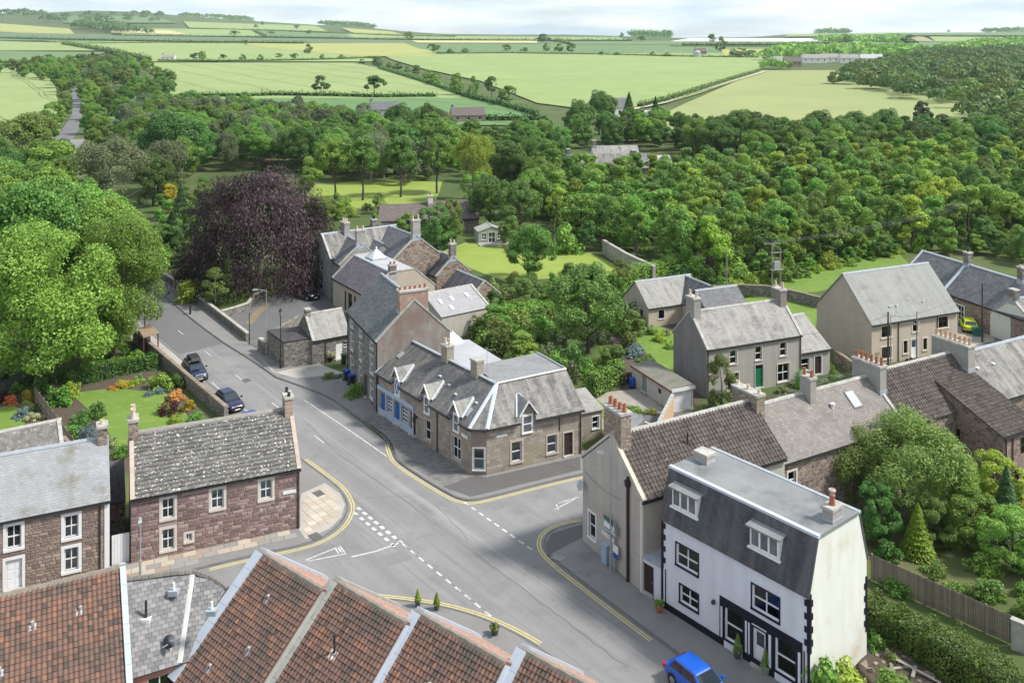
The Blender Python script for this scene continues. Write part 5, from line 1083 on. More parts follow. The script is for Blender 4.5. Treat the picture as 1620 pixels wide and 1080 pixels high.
for side, x0 in ((0, 0.0), (1, L)):
    n = 9
    for i in range(n):
        z0 = 2.6 + i * .36; w_ = .32 if i % 2 else .16
        if z0 > 5.5: continue
        s = 1 if side == 0 else -1; xa, xb = sorted((x0 - s * .03, x0 + s * w_)); b.part('quoin', MB().box(xa, xb, -.04, .0 if side == 0 else .0, z0, z0 + .34), PB, M)
        if side: b.part('quoin', MB().box(L - .0, L + .04, -.03, .28 if i % 2 else .14, z0, z0 + .34), PB, M); b.part('quoin', MB().box(L - .0, L + .04, D - (.28 if i % 2 else .14), D + .02, z0 - 1.2 + .1, z0 - .86 + .1), PB, M)
    xa, xb = (-.03, .13) if side == 0 else (L - .13, L + .03); b.part('quoin', MB().box(xa, xb, -.04, 0, .5, 2.6), PB, M); xa, xb = (.3, .36) if side == 0 else (L - .36, L - .3); b.part('quoin', MB().box(xa, xb, -.04, 0, .5, 2.6), PB, M)
b.part('wall_lamp', MB().lathe([(.1, 0), (.14, .1), (.05, .25)], 8, (4.15, -.12)).box(4.12, 4.18, -.1, 0, .1, .2), CAST, M @ T((0, 0, 2.3)))
for x in (1.75, 7.6):                     # box dormers in the mansard
    d_ = b.part('dormer', MB().box(x - 1.0, x + 1.0, .12, 1.2, 6.75, 7.9), WHITE, M)
    b.part('dormer_roof', MB().hexa([(x - 1.15, -.12, 7.9), (x + 1.15, -.12, 7.9), (x + 1.15, 1.3, 8.1), (x - 1.15, 1.3, 8.1)], [(x - 1.15, -.12, 8.0), (x + 1.15, -.12, 8.0), (x + 1.15, 1.3, 8.2), (x - 1.15, 1.3, 8.2)]), ZINC, M, d_)
    b.part('dormer_sill', MB().box(x - 1.1, x + 1.1, -.02, .14, 6.66, 6.76), WHITE, M, d_)
    for k in range(3):
        xx = x - .62 + k * .62; b.part('casement', MB().box(xx - .25, xx + .25, .10, .119, 6.9, 7.75), mk('dark dormer glass', (.06, .075, .09), (.16, .17, .18), 2, rough=.08, spec=.7), M, d_)
        for s in (-1, 1): b.part('mullion', MB().box(xx + s * .28 - .03, xx + s * .28 + .03, .06, .118, 6.8, 7.85), WHITE, M, d_)
chimney(b, M, .9, 3.1, 1.0, .8, 8.6, 9.35, mk('pinkish chimney', (.42, .37, .34), (.33, .29, .27), 3, bump=.2), 0); chimney(b, M, L - .5, 3.0, .65, .95, 8.6, 9.55, CHG, 1, TERRA, ph=.5, pr=.17)
b.part('flue_cowl', MB().lathe([(.12, 0), (.13, .3), (.22, .34), (.2, .42), (.02, .46)], 10, (L - .5, 3.0)), mk('rusty cowl', (.25, .10, .07), (.6, .58, .55), 4, rough=.5), M @ T((0, 0, 10.0)))
# side porch between the two
P5 = along(P, ang, -2.35); b5 = Bld('lean_to_porch', 'small white porch with plank door between harled house and white house', 'porch', P5)
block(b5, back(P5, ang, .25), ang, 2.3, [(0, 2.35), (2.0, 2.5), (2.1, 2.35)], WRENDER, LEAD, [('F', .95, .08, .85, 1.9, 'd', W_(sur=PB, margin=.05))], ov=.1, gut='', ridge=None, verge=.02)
# --- villa ---
P, ang, L = edge((1117.9, 553), (1267.9, 529.3), 4.9); D = 6.0
b = Bld('grey_villa', 'grey villa with green front door, streaked slate roof and tall gable chimneys', 'house', P)
VG = mk('shade dark harling', (.235, .22, .215), (.19, .18, .175), .8, bump=.4, bscale=25, streak=((.15, .14, .14), 1.0))  # shade of the villa's left gable painted in as a darker harling
VF = mk('light grey render', (.40, .375, .345), (.34, .32, .295), .7, bump=.3, bscale=25, streak=((.31, .29, .27), 1.0))
GREEN = mk('green painted door', (.008, .16, .075), rough=.4)
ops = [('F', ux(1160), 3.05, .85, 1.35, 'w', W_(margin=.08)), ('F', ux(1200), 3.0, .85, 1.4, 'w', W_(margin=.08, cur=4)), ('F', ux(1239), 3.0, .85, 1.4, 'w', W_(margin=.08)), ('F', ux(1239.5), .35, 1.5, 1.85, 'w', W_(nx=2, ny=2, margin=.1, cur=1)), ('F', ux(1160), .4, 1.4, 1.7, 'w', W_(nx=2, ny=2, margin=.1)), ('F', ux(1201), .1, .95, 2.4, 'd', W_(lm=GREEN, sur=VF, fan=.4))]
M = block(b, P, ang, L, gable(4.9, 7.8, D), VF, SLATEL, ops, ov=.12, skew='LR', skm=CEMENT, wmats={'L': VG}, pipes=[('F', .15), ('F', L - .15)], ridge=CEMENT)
chimney(b, M, .45, D / 2, .8, 1.5, 6.4, 9.4, CHG, 2, BUFFPOT, ph=.6); chimney(b, M, L - .45, D / 2, .8, 1.5, 6.4, 9.1, mk('brown brick chimney', (.25, .20, .18), (.2, .16, .145), 2, bump=.3, brick=(.24, .09, (.3, .27, .25), .015, .15)), 2, BUFFPOT, ph=.7)
block(b, back(along(P, ang, L + .02), ang, .6), ang, 4.3, [(0, 2.7), (4.2, 5.2), (5.2, 2.7)], VF, SLATEL, [('F', 1.0, .8, 1.1, 1.3, 'w', W_(margin=.08)), ('F', 2.7, .1, .9, 2.0, 'd', W_(sur=CREAM))], ov=.12, gut='F', ridge=CEMENT)
# dark roof of a building behind the villa
Pk, ak, Lk_ = edge((1120, 495), (1185, 470), 2.6); bk = Bld('garden_store', 'garden store with dark blue slate roof behind the villa', 'outbuilding', Pk)
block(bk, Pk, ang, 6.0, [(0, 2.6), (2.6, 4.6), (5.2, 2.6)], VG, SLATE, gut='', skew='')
# --- beige flats ---
P, ang, L = edge((1378.9, 579), (1514.7, 554), 0); D = 8.6
b = Bld('beige_flats', 'beige harled block of flats with a broad pale grey roof', 'house', P)
FW = W_(sur=mk('cream margin', (.60, .54, .45), (.55, .49, .41), 3), margin=.14, fm=mk('brown window frame', (.05, .04, .035), rough=.5)); wv = W_(nx=2, ny=1, **FW); w1_ = W_(nx=1, ny=1, **FW)
ops = [('F', ux(1402.5), 2.9, 1.5, 1.25, 'w', wv), ('F', ux(1402.5), .55, 1.5, 1.3, 'w', wv), ('F', ux(1448), 3.0, .8, 1.2, 'w', w1_), ('F', ux(1492), 2.9, 1.5, 1.25, 'w', wv), ('F', ux(1492), .6, 1.5, 1.3, 'w', wv),
       ('F', ux(1432.5), .75, .6, 1.4, 'w', w1_), ('F', ux(1463.5), .75, .6, 1.3, 'w', w1_), ('F', ux(1446.5), .12, .95, 2.05, 'd', W_(lm=WHITE, sur=CREAM, glazed=1))]
M = block(b, P, ang, L, gable(4.64, 9.05, D), BEIGE, mk('even pale slate', (.245, .25, .24), (.205, .21, .205), .4, rough=.75, bump=.15, brick=(.34, .2, (.22, .225, .22), .008, .06), streak=((.29, .29, .27), 1.8), patch=[((.16, .16, .15), .5, .56, .75)]), ops, ov=.25, verge=.15, pipes=[('F', ux(1421)), ('F', ux(1482.5))], ridge=LEAD)
b.part('house_name', MB().box(.5, 1.1, -.03, -.002, 1.15, 1.4), mk('brown plaque', (.28, .2, .14)), M)
for x in (3.6, 3.9, 4.6, 8.6): b.part('roof_vent', MB().cyl((x, .9, 5.6), (x, .9, 6.0), .09, n=8), WHITE, M)
# --- garage bungalow with green door ---
P, ang, L = edge((1026, 488), (1081, 480), 2.4); L = 8.3
b = Bld('garage_bungalow', 'beige outbuilding with pale roof and a green garage door in its wing', 'garage', P)
DWN = W_(sur=WHITE, margin=.06, fm=DARKWOOD, ny=1)
M = block(b, P, ang, L, gable(2.4, 4.95, 6.0), BEIGE, SLATEL, [('F', 1.9, .9, .9, 1.1, 'w', DWN), ('L', 4.4, .9, .8, 1.0, 'w', DWN), ('L', 2.3, .7, .8, 1.3, 'w', DWN)], ov=.12, gut='F', ridge=LEAD)
dd = along(P, ang, 8.2); Mw = block(b, back(dd, ang, -2.4), ang + R(90), 6.6, gable(2.4, 4.95, 5.4), BEIGE, SLATED, (), ov=.12, gut='', skew='', walls='FB') if 0 else None
bb = b; pw = back(along(P, ang, 4.9), ang, -2.2)   # gabled wing coming forward at the right end
def fwd_wing(b, P, ang, W, ln, he, hr, wm, rm, ops=()):
    o = along(P, ang, 0); a = ang + R(90); oo = Vector((P.x + math.cos(ang) * W, P.y + math.sin(ang) * W, 0))
    return block(b, oo, a, ln, gable(he, hr, W), wm, rm, ops, ov=.12, gut='', skew='', walls='FLB')
fwd_wing(b, pw, ang, 5.4, 5.2, 2.4, 4.9, BEIGE, SLATED, [('L', 1.5, .05, 2.3, 1.95, 'd', W_(lm=GREEN, sur=None, name='garage_door')), ('L', 4.3, .8, .6, 1.1, 'w', DWN)])
# --- long shed ---
Pz = G(1064, 652.6); Pz2 = G(1096, 646.5); d = Pz2 - Pz; az = math.atan2(d.y, d.x)
b = Bld('long_shed', 'long low white shed with mossy sheet roof and white garage door', 'shed', Pz)
SHW = mk('dirty white shed boards', (.52, .49, .47), (.42, .40, .38), 1, bump=.2, streak=((.34, .31, .28), 1.0)); 
M = block(b, Pz, az, 2.35, [(0, 2.05), (.01, 2.06)], SHW, SHW, [('F', 1.18, .03, 2.0, 1.85, 'd', W_(lm=WHITE, sur=None, name='garage_door'))], gut='', walls='F', ridge=None) if 0 else T((Pz.x, Pz.y, 0)) @ RZ(az)
LS = 7.6
mb = MB(); wall_grid(mb, Matrix(), 2.35, 2.05, [(.15, 2.2, .03, 1.9)]); b.part('wall', mb, SHW, M); door(b, M @ T((1.175, 0, .03)), 2.05, 1.87, lm=WHITE, sur=None, name='garage_door')
Mf = M @ frame_of('L', 2.35, LS); mb = MB(); wall_grid(mb, Matrix(), LS, 2.05, [(2.0, 2.9, .1, 1.9), (5.0, 5.6, 1.0, 1.5)]); b.part('wall', mb, SHW, Mf)
door(b, Mf @ T((2.45, 0, .1)), .9, 1.8, lm=mk('grey green shed door', (.2, .24, .23), rough=.6), sur=None); window(b, Mf @ T((5.3, 0, 1.0)), .6, .5, 1, 1, sur=None, fm=DARKWOOD)
b.part('wall', MB().face([(0, 0, 0), (LS, 0, 0), (LS, 0, 2.2), (0, 0, 2.2)]), SHW, M @ frame_of('R', 2.35, LS)); b.part('wall', MB().face([(0, 0, 0), (2.35, 0, 0), (2.35, 0, 2.05), (0, 0, 2.05)]), SHW, M @ frame_of('B', 2.35, LS))
b.part('roof', MB().slab([(-.15, -.12, 2.12), (2.5, -.12, 2.32), (2.5, LS + .1, 2.32), (-.15, LS + .1, 2.12)], .06), mk('mossy corrugated sheet', (.24, .235, .21), (.15, .15, .12), 1.2, rough=.95, bump=.4, brick=(3, .09, (.13, .125, .11), .02, .05), patch=[((.30, .13, .08), .8, .62, .72), ((.12, .13, .08), 1.5, .55, .7)]), M)
b.part('bargeboard', MB().box(-.16, 2.5, -.16, -.12, 1.98, 2.3), WHITE, M); b.part('bargeboard', MB().box(-.2, -.15, -.1, LS, 1.95, 2.13), mk('rust red board', (.22, .09, .06), (.12, .06, .05), 3), M)
yw = G(1053, 690); 
# --- steading, top right ---
P = Vector((53.2, 125.6, 0)); ang = R(-72)
b = Bld('stone_steading', 'long stone steading with blue grey slate roof and arched openings', 'house', P)
STD = mk('warm steading stone', (.27, .20, .16), (.2, .15, .125), 1, bump=.3, stone=(2.4, 4.8, (.30, .25, .21), [(.32, .25, .2), (.16, .12, .1)]))
M = block(b, P, ang, 22, gable(3.3, 6.5, 7.6), STD, [SLATE, SLATE], [('F', 6.2, .1, 2.2, 2.4, 'd', W_(lm=DARKWOOD, sur=None, name='arched_door')), ('F', 10.2, .2, 2.0, 2.1, 'w', W_(nx=4, ny=3, sur=WHITE, name='french_window')), ], ov=.15, skew='L', skm=PLEAD, ridge=PLEAD, pipes=[('F', 7.6)])
strip(b, 'roof_division', M @ Vector((7.8, .1, 3.4)), M @ Vector((7.8, 3.75, 6.5)), .5, PLEAD)
dormer(b, M, 3.9, wz=3.3, w=1.7, ht=1.7, dpt=2.4, wall=STD, trim=STD); window(b, M @ T((3.9, -.03, 3.2)), .9, .95, 3, 2, sur=WHITE, margin=.06, dep=-.02)
skylight(b, M, M.to_3x3() @ Vector((0, 0, 0)) + Vector((1.2, 1.3, 4.5)), (1, 0, 0), (0, .765, .644), (0, -.644, .765), .7, 1.1, frame=mk('blue skylight frame', (.15, .3, .5), rough=.4))
chimney(b, M, 8.0, 3.8, .8, .8, 6.1, 8.2, RUBBLE, 1, CAST, ph=.4); chimney(b, M, 16.5, 3.8, .8, 1.0, 6.1, 8.3, RUBBLE, 2, BUFFPOT, ph=.3)
P, ang, L = Vector((57.8, 110.8, 0)), R(22), 9
b = Bld('white_cottage', 'white gabled cottage with stone chimney at the right edge', 'house', P)
M = block(b, Vector((57.8 + .375 * 6, 110.8 - .927 * 6, 0)), ang, L, gable(2.7, 5.2, 6), mk('pale green white render', (.62, .64, .58), (.56, .58, .53), .5, bump=.2), SLATEM, ov=.1, skew='L', ridge=LEAD)
chimney(b, M, .35, 3, .7, .9, 4.6, 6.4, RUBBLE, 0)
# --- bungalow behind the mansion, and summerhouse ---
P = Vector((-24, 168, 0)); ang = R(12)
b = Bld('brown_roofed_bungalow', 'white bungalow with brown tile roofs behind the old mansion', 'house', P)
WB = mk('white harl', (.62, .62, .60), (.56, .56, .54), .6, bump=.2)
block(b, P, ang, 9.0, gable(2.5, 4.6, 7.5), WB, BROWNTILE, [('F', 6.2, .8, 1.6, 1.2, 'w', W_(nx=2, sur=None)), ('F', 8.2, .8, .9, 1.2, 'w', W_(nx=1, sur=None))], ov=.35, ridge=BROWNTILE)
M = block(b, back(along(P, ang, 9.05), ang, -.6), ang, 9.0, gable(2.5, 5.0, 8.5), BRUBBLE, BROWNTILE, [('F', 5, .8, 2.0, 1.2, 'w', W_(nx=3, sur=WHITE))], ov=.4, ridge=BROWNTILE)
chimney(b, M, .4, 4.2, .9, 1.4, 4.2, 6.2, WB, 1)
P = G(757, 386); ang = R(14)
b = Bld('summerhouse', 'pale timber summerhouse with shallow gable roof on the far lawn', 'summerhouse', P)
M = fwd_wing(b, P, ang, 4.8, 3.5, 2.1, 2.9, mk('pale green timber', (.34, .36, .31), (.29, .31, .27), 2), mk('pale felt roof', (.33, .34, .30), (.27, .28, .25), 2), [('L', 1.0, .7, .9, 1.1, 'w', W_(nx=2, sur=WHITE, margin=.04)), ('L', 2.4, .1, 1.2, 1.8, 'w', W_(nx=2, ny=2, sur=WHITE, margin=.04)), ('L', 3.8, .7, .9, 1.1, 'w', W_(nx=2, sur=WHITE, margin=.04))])
b.part('deck', MB().box(-.2, 5.2, -2.2, -.05, .05, .2), CONC, T((P.x, P.y, 0)) @ RZ(ang))
# --- yard flat roofs between corner house and harled house ---
b = Bld('yard_store', 'low yard store with grey felt roof behind the harled gable', 'outbuilding', G(1000, 690))
q = [G(x, y, 2.4) for x, y in ((955, 662), (990, 645), (1020, 662), (1000, 682), (968, 690))]
b.root.location = b.base = Vector((q[0].x, q[0].y, 0)); b.inv = T(-b.base)
b.part('wall', MB().prism([(p.x, p.y) for p in q], 0, 2.3), BRUBBLE); b.part('roof', MB().prism([(p.x, p.y) for p in q], 2.302, 2.42), ZINC)
# --- far farmhouses and village ---
def farhouse(px, py, L, D, he, hr, ang, wm, rm, label, nwin=3):
    p = GT(px, py); b = Bld('farmhouse', label, 'house', p)
    ops = [('F', L * (i + .5) / nwin, he * .4, 1.2, he * .4, 'w', W_(sur=None, nx=1, ny=1)) for i in range(nwin)]
    M = block(b, Vector((p.x, p.y, 0)), ang, L, gable(he, hr, D), wm, rm, ops, gut='', ridge=None)
    chimney(b, M, .6, D / 2, 1, 1.2, hr - .4, hr + 1.5, RUBBLE, 0)
for a in ((255, 95, 14, 8, 3, 6, R(5), WB, SLATEL, 'white farmhouse with pale roof on the barley field edge'), (588, 198, 12, 8, 6, 9, R(20), GST, SLATE, 'grey house half hidden left of the dark trees'),
          (715, 195, 14, 8, 3, 6, R(10), BRUBBLE, BROWNTILE, 'red roofed house peeping out behind the dark trees'), (965, 190, 9, 8, 5, 9, R(15), WB, SLATE, 'white cottage at the foot of the farm track'), (1020, 200, 9, 7, 3, 6, R(15), WB, FLATROOF, 'pale shed right of the white cottage by the track'),
          (900, 288, 22, 8, 3, 6.2, R(8), BRUBBLE, SLATEM, 'long grey roofed farm range in the wood'), (942, 284, 12, 8, 4, 8, R(8), WB, SLATEL, 'white farmhouse with pale roof in the wood'), (1005, 284, 10, 7, 3, 5.5, R(8), WB, FLATROOF, 'pale roofed shed beside the wooded farmhouse'), (1038, 286, 8, 6, 2.6, 4, R(8), STD, ZINC, 'low grey shed at the right end of the wooded farm')):
    farhouse(*a)
for i, (px, py, L, wm, rm, lab) in enumerate(((1242, 106, 16, STD, BROWNTILE, 'brown bungalow at the near edge of the far village'), (1225, 104, 12, WB, SLATEL, 'small grey cottage left of the brown bungalow in the far village'), (1270, 100, 26, WB, SLATEL, 'first white terrace of the far village'), (1300, 99, 24, WB, SLATEL, 'second white terrace of the far village'), (1330, 100, 26, WB, SLATEL, 'third white terrace of the far village'), (1362, 100, 24, WB, FLATROOF, 'rightmost pale terrace of the far village'), (1415, 90, 16, WB, SLATEL, 'white villa among trees right of the far village'), (1100, 88, 14, STD, BROWNTILE, 'brown farm cottage by the far silver tank'))):
    farhouse(px, py, L, 9, 5, 9, R(2), wm, rm, lab, 4)
p = GT(1103, 92); ob('silo', MB().lathe([(4, 0), (4, 7), (2, 8.4), (.1, 8.8)], 16), GALV, None, T(p), label='squat silver silo beside the far farm cottage', cat='silo')
# --- foreground roofs ---
FG = mk('grey skew lead', (.42, .46, .53), (.36, .40, .46), 1, rough=.5, bump=.15, patch=[((.28, .29, .30), .6, .58, .75)])
STN = mk('concrete skew', (.36, .36, .34), (.29, .29, .275), 1, bump=.3, patch=[((.2, .195, .17), .8, .52, .72)])
rA3 = G(0, 945, 7.5); rB3 = G(197, 897, 7.5); ang3 = math.atan2((rB3 - rA3).y, (rB3 - rA3).x)
half = 4.3; P = back(along(rB3, ang3, -13), ang3, -half)
b = Bld('pantile_house', 'foreground house with orange red pantile roof at the lower left', 'house', P)
M = block(b, P, ang3, 13, [(0, 3.9), (half, 7.5), (2 * half, 3.9)], PINK, PANT, ov=.15, skew='R', skm=FG, tiles={0: ('pantile', .235, .275, PANT), 1: ('pantile', .235, .275, PANT)}, ridge=mk('mossy cement ridge', (.25, .22, .18), (.17, .15, .125), 3, bump=.4), gut='F', riser=.16)
def roofvent(b, M, x, s, half, he, hr, kind=0):
    t = s / half; y = s; z = he + (hr - he) * t; sl = math.atan2(hr - he, half)
    if kind == 0:
        o = b.part('roof_vent', MB().box(-.2, .2, -.16, .16, .08, .14), LEAD, M @ T((x, y, z)) @ Matrix.Rotation(sl, 4, 'X'))
        b.part('cowl', MB().lathe([(.06, 0), (.06, .26), (.095, .27), (.095, .34), (.04, .38)], 9), mk('dull cowl', (.36, .35, .33), (.28, .27, .25), 5), M @ T((x, y, z)), o)
    else:
        o = b.part('roof_vent', MB().box(-.22, .22, -.22, .2, .08, .14), WHITE, M @ T((x, y, z)) @ Matrix.Rotation(sl, 4, 'X'))
        b.part('flue', MB().cyl((0, 0, 0), (0, 0, .95), .055, n=8).cyl((0, 0, .95), (0, 0, 1.05), .075, n=8), CAST, M @ T((x, y, z)), o)
for x, s in ((13 - 4.4, 2.9), (13 - 5.8, 1.6), (13 - 2.2, 3.0)): roofvent(b, M, x, s, half, 3.9, 7.5)
# stepped terrace of pantile roofs
stp = [(410, 868), (527, 913), (657, 962), (822, 1020), (1010, 1084)]; angT = R(-40); lens = [5.15, 5.15, 5.5, 6.0, 6.0]; hf = 5.2
labs = ['first stepped pantile roof, beside the slate corner roof', 'second stepped pantile roof with a black flue pipe', 'third stepped pantile roof with red patch and white vent', 'fourth stepped pantile roof at the bottom edge', 'last stepped pantile roof below the frame edge']
for i, (sx, sy) in enumerate(stp[:4]):
    r0 = G(sx, sy, 7.55); r0.z = 0; P = back(r0, angT, -hf); hr_, he_ = 7.35, 3.2; hb = 4.2; heb = 7.35 - (7.35 - 3.2) / hf * hb
    b = Bld('pantile_terrace_house', labs[i], 'house', P)
    M = block(b, P, angT, lens[i] + .4, [(0, he_), (hf, hr_), (hf + hb, heb)], PINK, PANT2, ov=.15, verge=0, skew='L', skm=(FG if i != 1 else STN), wmats={'L': FG if i != 1 else STN, 'R': STN if i == 0 else FG}, skw=.55, tiles={0: ('pantile', .235, .275, PANT2), 1: ('pantile', .235, .275, PANTSUN)}, ridge=MATS['mossy cement ridge'], gut='F', riser=.2)
    for k, (x, s, kd) in enumerate({0: ((2.7, 3.9, 0), (3.6, 2.1, 0), (2.0, .9, 0)), 1: ((2.7, 3.1, 1), (3.6, 1.2, 0)), 2: ((2.9, 3.3, 0),), 3: ((3, 3, 0),)}[i]): roofvent(b, M, x, s, hf, he_, hr_, kd)
# slate corner roof joining them, slates one by one
b = Bld('slate_corner_roof_house', 'foreground corner house with grey slate roof folded round a lead valley', 'house', G(285, 1050, 4))
b.base.z = 0; b.root.location = b.base; b.inv = T(-b.base)
z1, z0 = 7.0, 3.95
Rl, Rm, Rr = G(200, 917, z1), G(305, 905, z1), G(372, 942, z1 - .1)
El, Em, Er = G(200, 1076, z0), G(284, 1050, z0), G(300, 1046, z0)
def onplane(px, py, a, b_, c):
    n = (b_ - a).cross(c - a); o = Vector((0, 0, H)); dr = Vector(((px - CX) / F, 1, -(py - YH) / F)); return o + dr * ((a - o).dot(n) / dr.dot(n))
Rm = onplane(305, 905, El, Em, Rl); Rr = onplane(368, 940, Em, Er, Rm); Er = Em + (Er - Em)
for pts, sd in (((El, Em, Rm, Rl), 1), ((Em, Er, Rr, Rm), 2)):
    rf = b.part('roof', MB().slab([Vector(p) for p in pts], .1), mk('slate underlay', (.10, .10, .10)))
    n = (pts[1] - pts[0]).cross(pts[3] - pts[0]).normalized(); U = Vector((0, 0, 1)).cross(n).normalized(); V = n.cross(U).normalized(); O = pts[0]
    loc = [((p - O).dot(U), (p - O).dot(V)) for p in pts]; us = [q[0] for q in loc]; vs_ = [q[1] for q in loc]; r = random.Random(sd); sw, sh = .34, .23
    me = cached('nearslate', lambda: mesh_of('slate', MB().hexa([(-.5, 0, 0), (.5, 0, 0), (.5, 1, 0), (-.5, 1, 0)], [(-.49, .0, 1.2), (.49, .0, 1.2), (.49, 1, .2), (-.49, 1, .2)]), NEARSL, uv=False))
    rot = Matrix((U, V, n)).transposed().to_4x4(); v = min(vs_)
    row = 0
    while v < max(vs_):
        u = min(us) + (sw / 2 if row % 2 else 0)
        while u < max(us):
            if pip((u, v + sh * .5), loc): b.inst('slate', me, T(O + U * u + V * v + n * .004) @ rot @ Matrix.Rotation(r.gauss(0, .012), 4, 'Z') @ Matrix.Diagonal((sw - .012, sh * 1.35, .024, 1)), rf)
            u += sw
        v += sh; row += 1
strip(b, 'valley_flashing', Em, Rm, .28, mk('pale valley lead', (.50, .50, .48), (.42, .42, .41), 2, rough=.6), .02, .06)
ridge_m = MATS['mossy cement ridge']; curve = [Rl, Rl.lerp(Rm, .33), Rl.lerp(Rm, .66) + Vector((0, 0, .04)), Rm, Rm.lerp(Rr, .35) + Vector((.1, .15, .05)), Rm.lerp(Rr, .7) + Vector((.1, .15, 0)), Rr]
RT = mk('grey ridge tile', (.20, .185, .165), (.14, .13, .12), 3, uv=False, bump=.3, objvar=.15)
me = cached('rtile', lambda: mesh_of('ridge_tile', MB().raw([(0, -.14, -.08), (0, -.08, .05), (0, .08, .05), (0, .14, -.08), (1, -.14, -.08), (1, -.08, .05), (1, .08, .05), (1, .14, -.08)], [(0, 1, 2, 3), (7, 6, 5, 4), (0, 4, 5, 1), (1, 5, 6, 2), (2, 6, 7, 3)]), RT, uv=False))
for i in range(len(curve) - 1):
    a, c = curve[i], curve[i + 1]; m_ = max(1, int((c - a).length / .36))
    for k in range(m_):
        p, q = a.lerp(c, k / m_), a.lerp(c, (k + 1) / m_); dd = q - p; b.inst('ridge_tile', me, T(p + Vector((0, 0, .1))) @ dd.to_track_quat('X', 'Z').to_matrix().to_4x4() @ Matrix.Diagonal((dd.length - .02, 1, 1, 1)))
aw = math.atan2((Em - El).y, (Em - El).x); wl_ = (Em - El).length
mb = MB(); wall_grid(mb, Matrix(), wl_ + .2, 3.95, [(1.0, 2.2, 2.3, 3.5)]); Mx = T((El.x, El.y, 0)) @ RZ(aw) @ T((0, .25, 0)); b.part('wall', mb, PINK, Mx); window(b, Mx @ T((1.6, 0, 2.3)), 1.2, 1.2, 2, 1, sur=None)
b.part('wall', MB().box(0, 1.2, 0, .2, 0, 3.2), PINK, T((Em.x, Em.y + .35, 0)) @ RZ(R(-35)))
dz_ = Vector((0, .05, -.3)); b.part('back_wall', MB().slab([Vector((Rl.x, Rl.y, 0)), Vector((Rm.x, Rm.y, 0)), Rm + dz_, Rl + dz_], .2), PINK); b.part('back_wall', MB().slab([Vector((Rm.x, Rm.y, 0)), Vector((Rr.x, Rr.y, 0)), Rr + dz_, Rm + dz_], .2), PINK)
for px, py, kd in ((231, 978, 1), (275, 934, 0), (335, 965, 0)):
    z = 5.6 if kd else 6.4; p = G(px, py, z); o = b.part('roof_vent', MB().box(-.25, .25, -.2, .2, -.2, .06), LEAD if not kd else WHITE, T(p))
    b.part('flue', MB().cyl((0, 0, 0), (0, 0, .95 if kd else .45), .07, n=8), CAST if kd else WHITE, T(p), o)
p = G(270, 1030, 4.4); e = empty('satellite_dish', p, R(-30), label='dark grey satellite dish on a white mast below the slate valley', cat='satellite dish')
ob('dish', MB().lathe([(.02, 0), (.22, .03), (.42, .12)], 16), mk('grey dish', (.09, .10, .12), rough=.4), e, T((0, 0, .5)) @ Matrix.Rotation(R(50), 4, 'X') @ Matrix.Diagonal((1, .75, 1, 1)), smooth=True); ob('mast', MB().cyl((0, 0, -1.6), (0, 0, .5), .03), WHITE, e); ob('feed_arm', MB().cyl((0, 0, .45), (0, -.5, .5), .015, n=5), GALV, e)
# ---------------- vegetation ----------------
RN = np.random.default_rng(11)
def quadmesh(name, V, mat):
    n = len(V) // 4; me = bpy.data.meshes.new(name); me.vertices.add(4 * n); me.vertices.foreach_set('co', V.astype(np.float32).ravel())
    me.loops.add(4 * n); me.loops.foreach_set('vertex_index', np.arange(4 * n, dtype=np.int32)); me.polygons.add(n)
    me.polygons.foreach_set('loop_start', np.arange(0, 4 * n, 4, dtype=np.int32)); me.update(calc_edges=True); me.materials.append(mat); return me
def unit(a): return a / np.maximum(1e-9, np.linalg.norm(a, axis=-1, keepdims=True))
def leaves(C, Nn, S, aspect=.6, Tn=None):
    n = len(C); t = unit(np.cross(Nn, RN.normal(size=(n, 3)))) if Tn is None else unit(Tn - (Tn * Nn).sum(1)[:, None] * Nn)
    bt = np.cross(Nn, t); S = np.asarray(S)[:, None]
    V = np.empty((n, 4, 3)); V[:, 0] = C - t * S * .5; V[:, 1] = C + bt * S * .5 * aspect + t * S * .08; V[:, 2] = C + t * S * .5; V[:, 3] = C - bt * S * .5 * aspect + t * S * .08
    return V.reshape(-1, 3)
def sphere(n): return unit(RN.normal(size=(n, 3)))
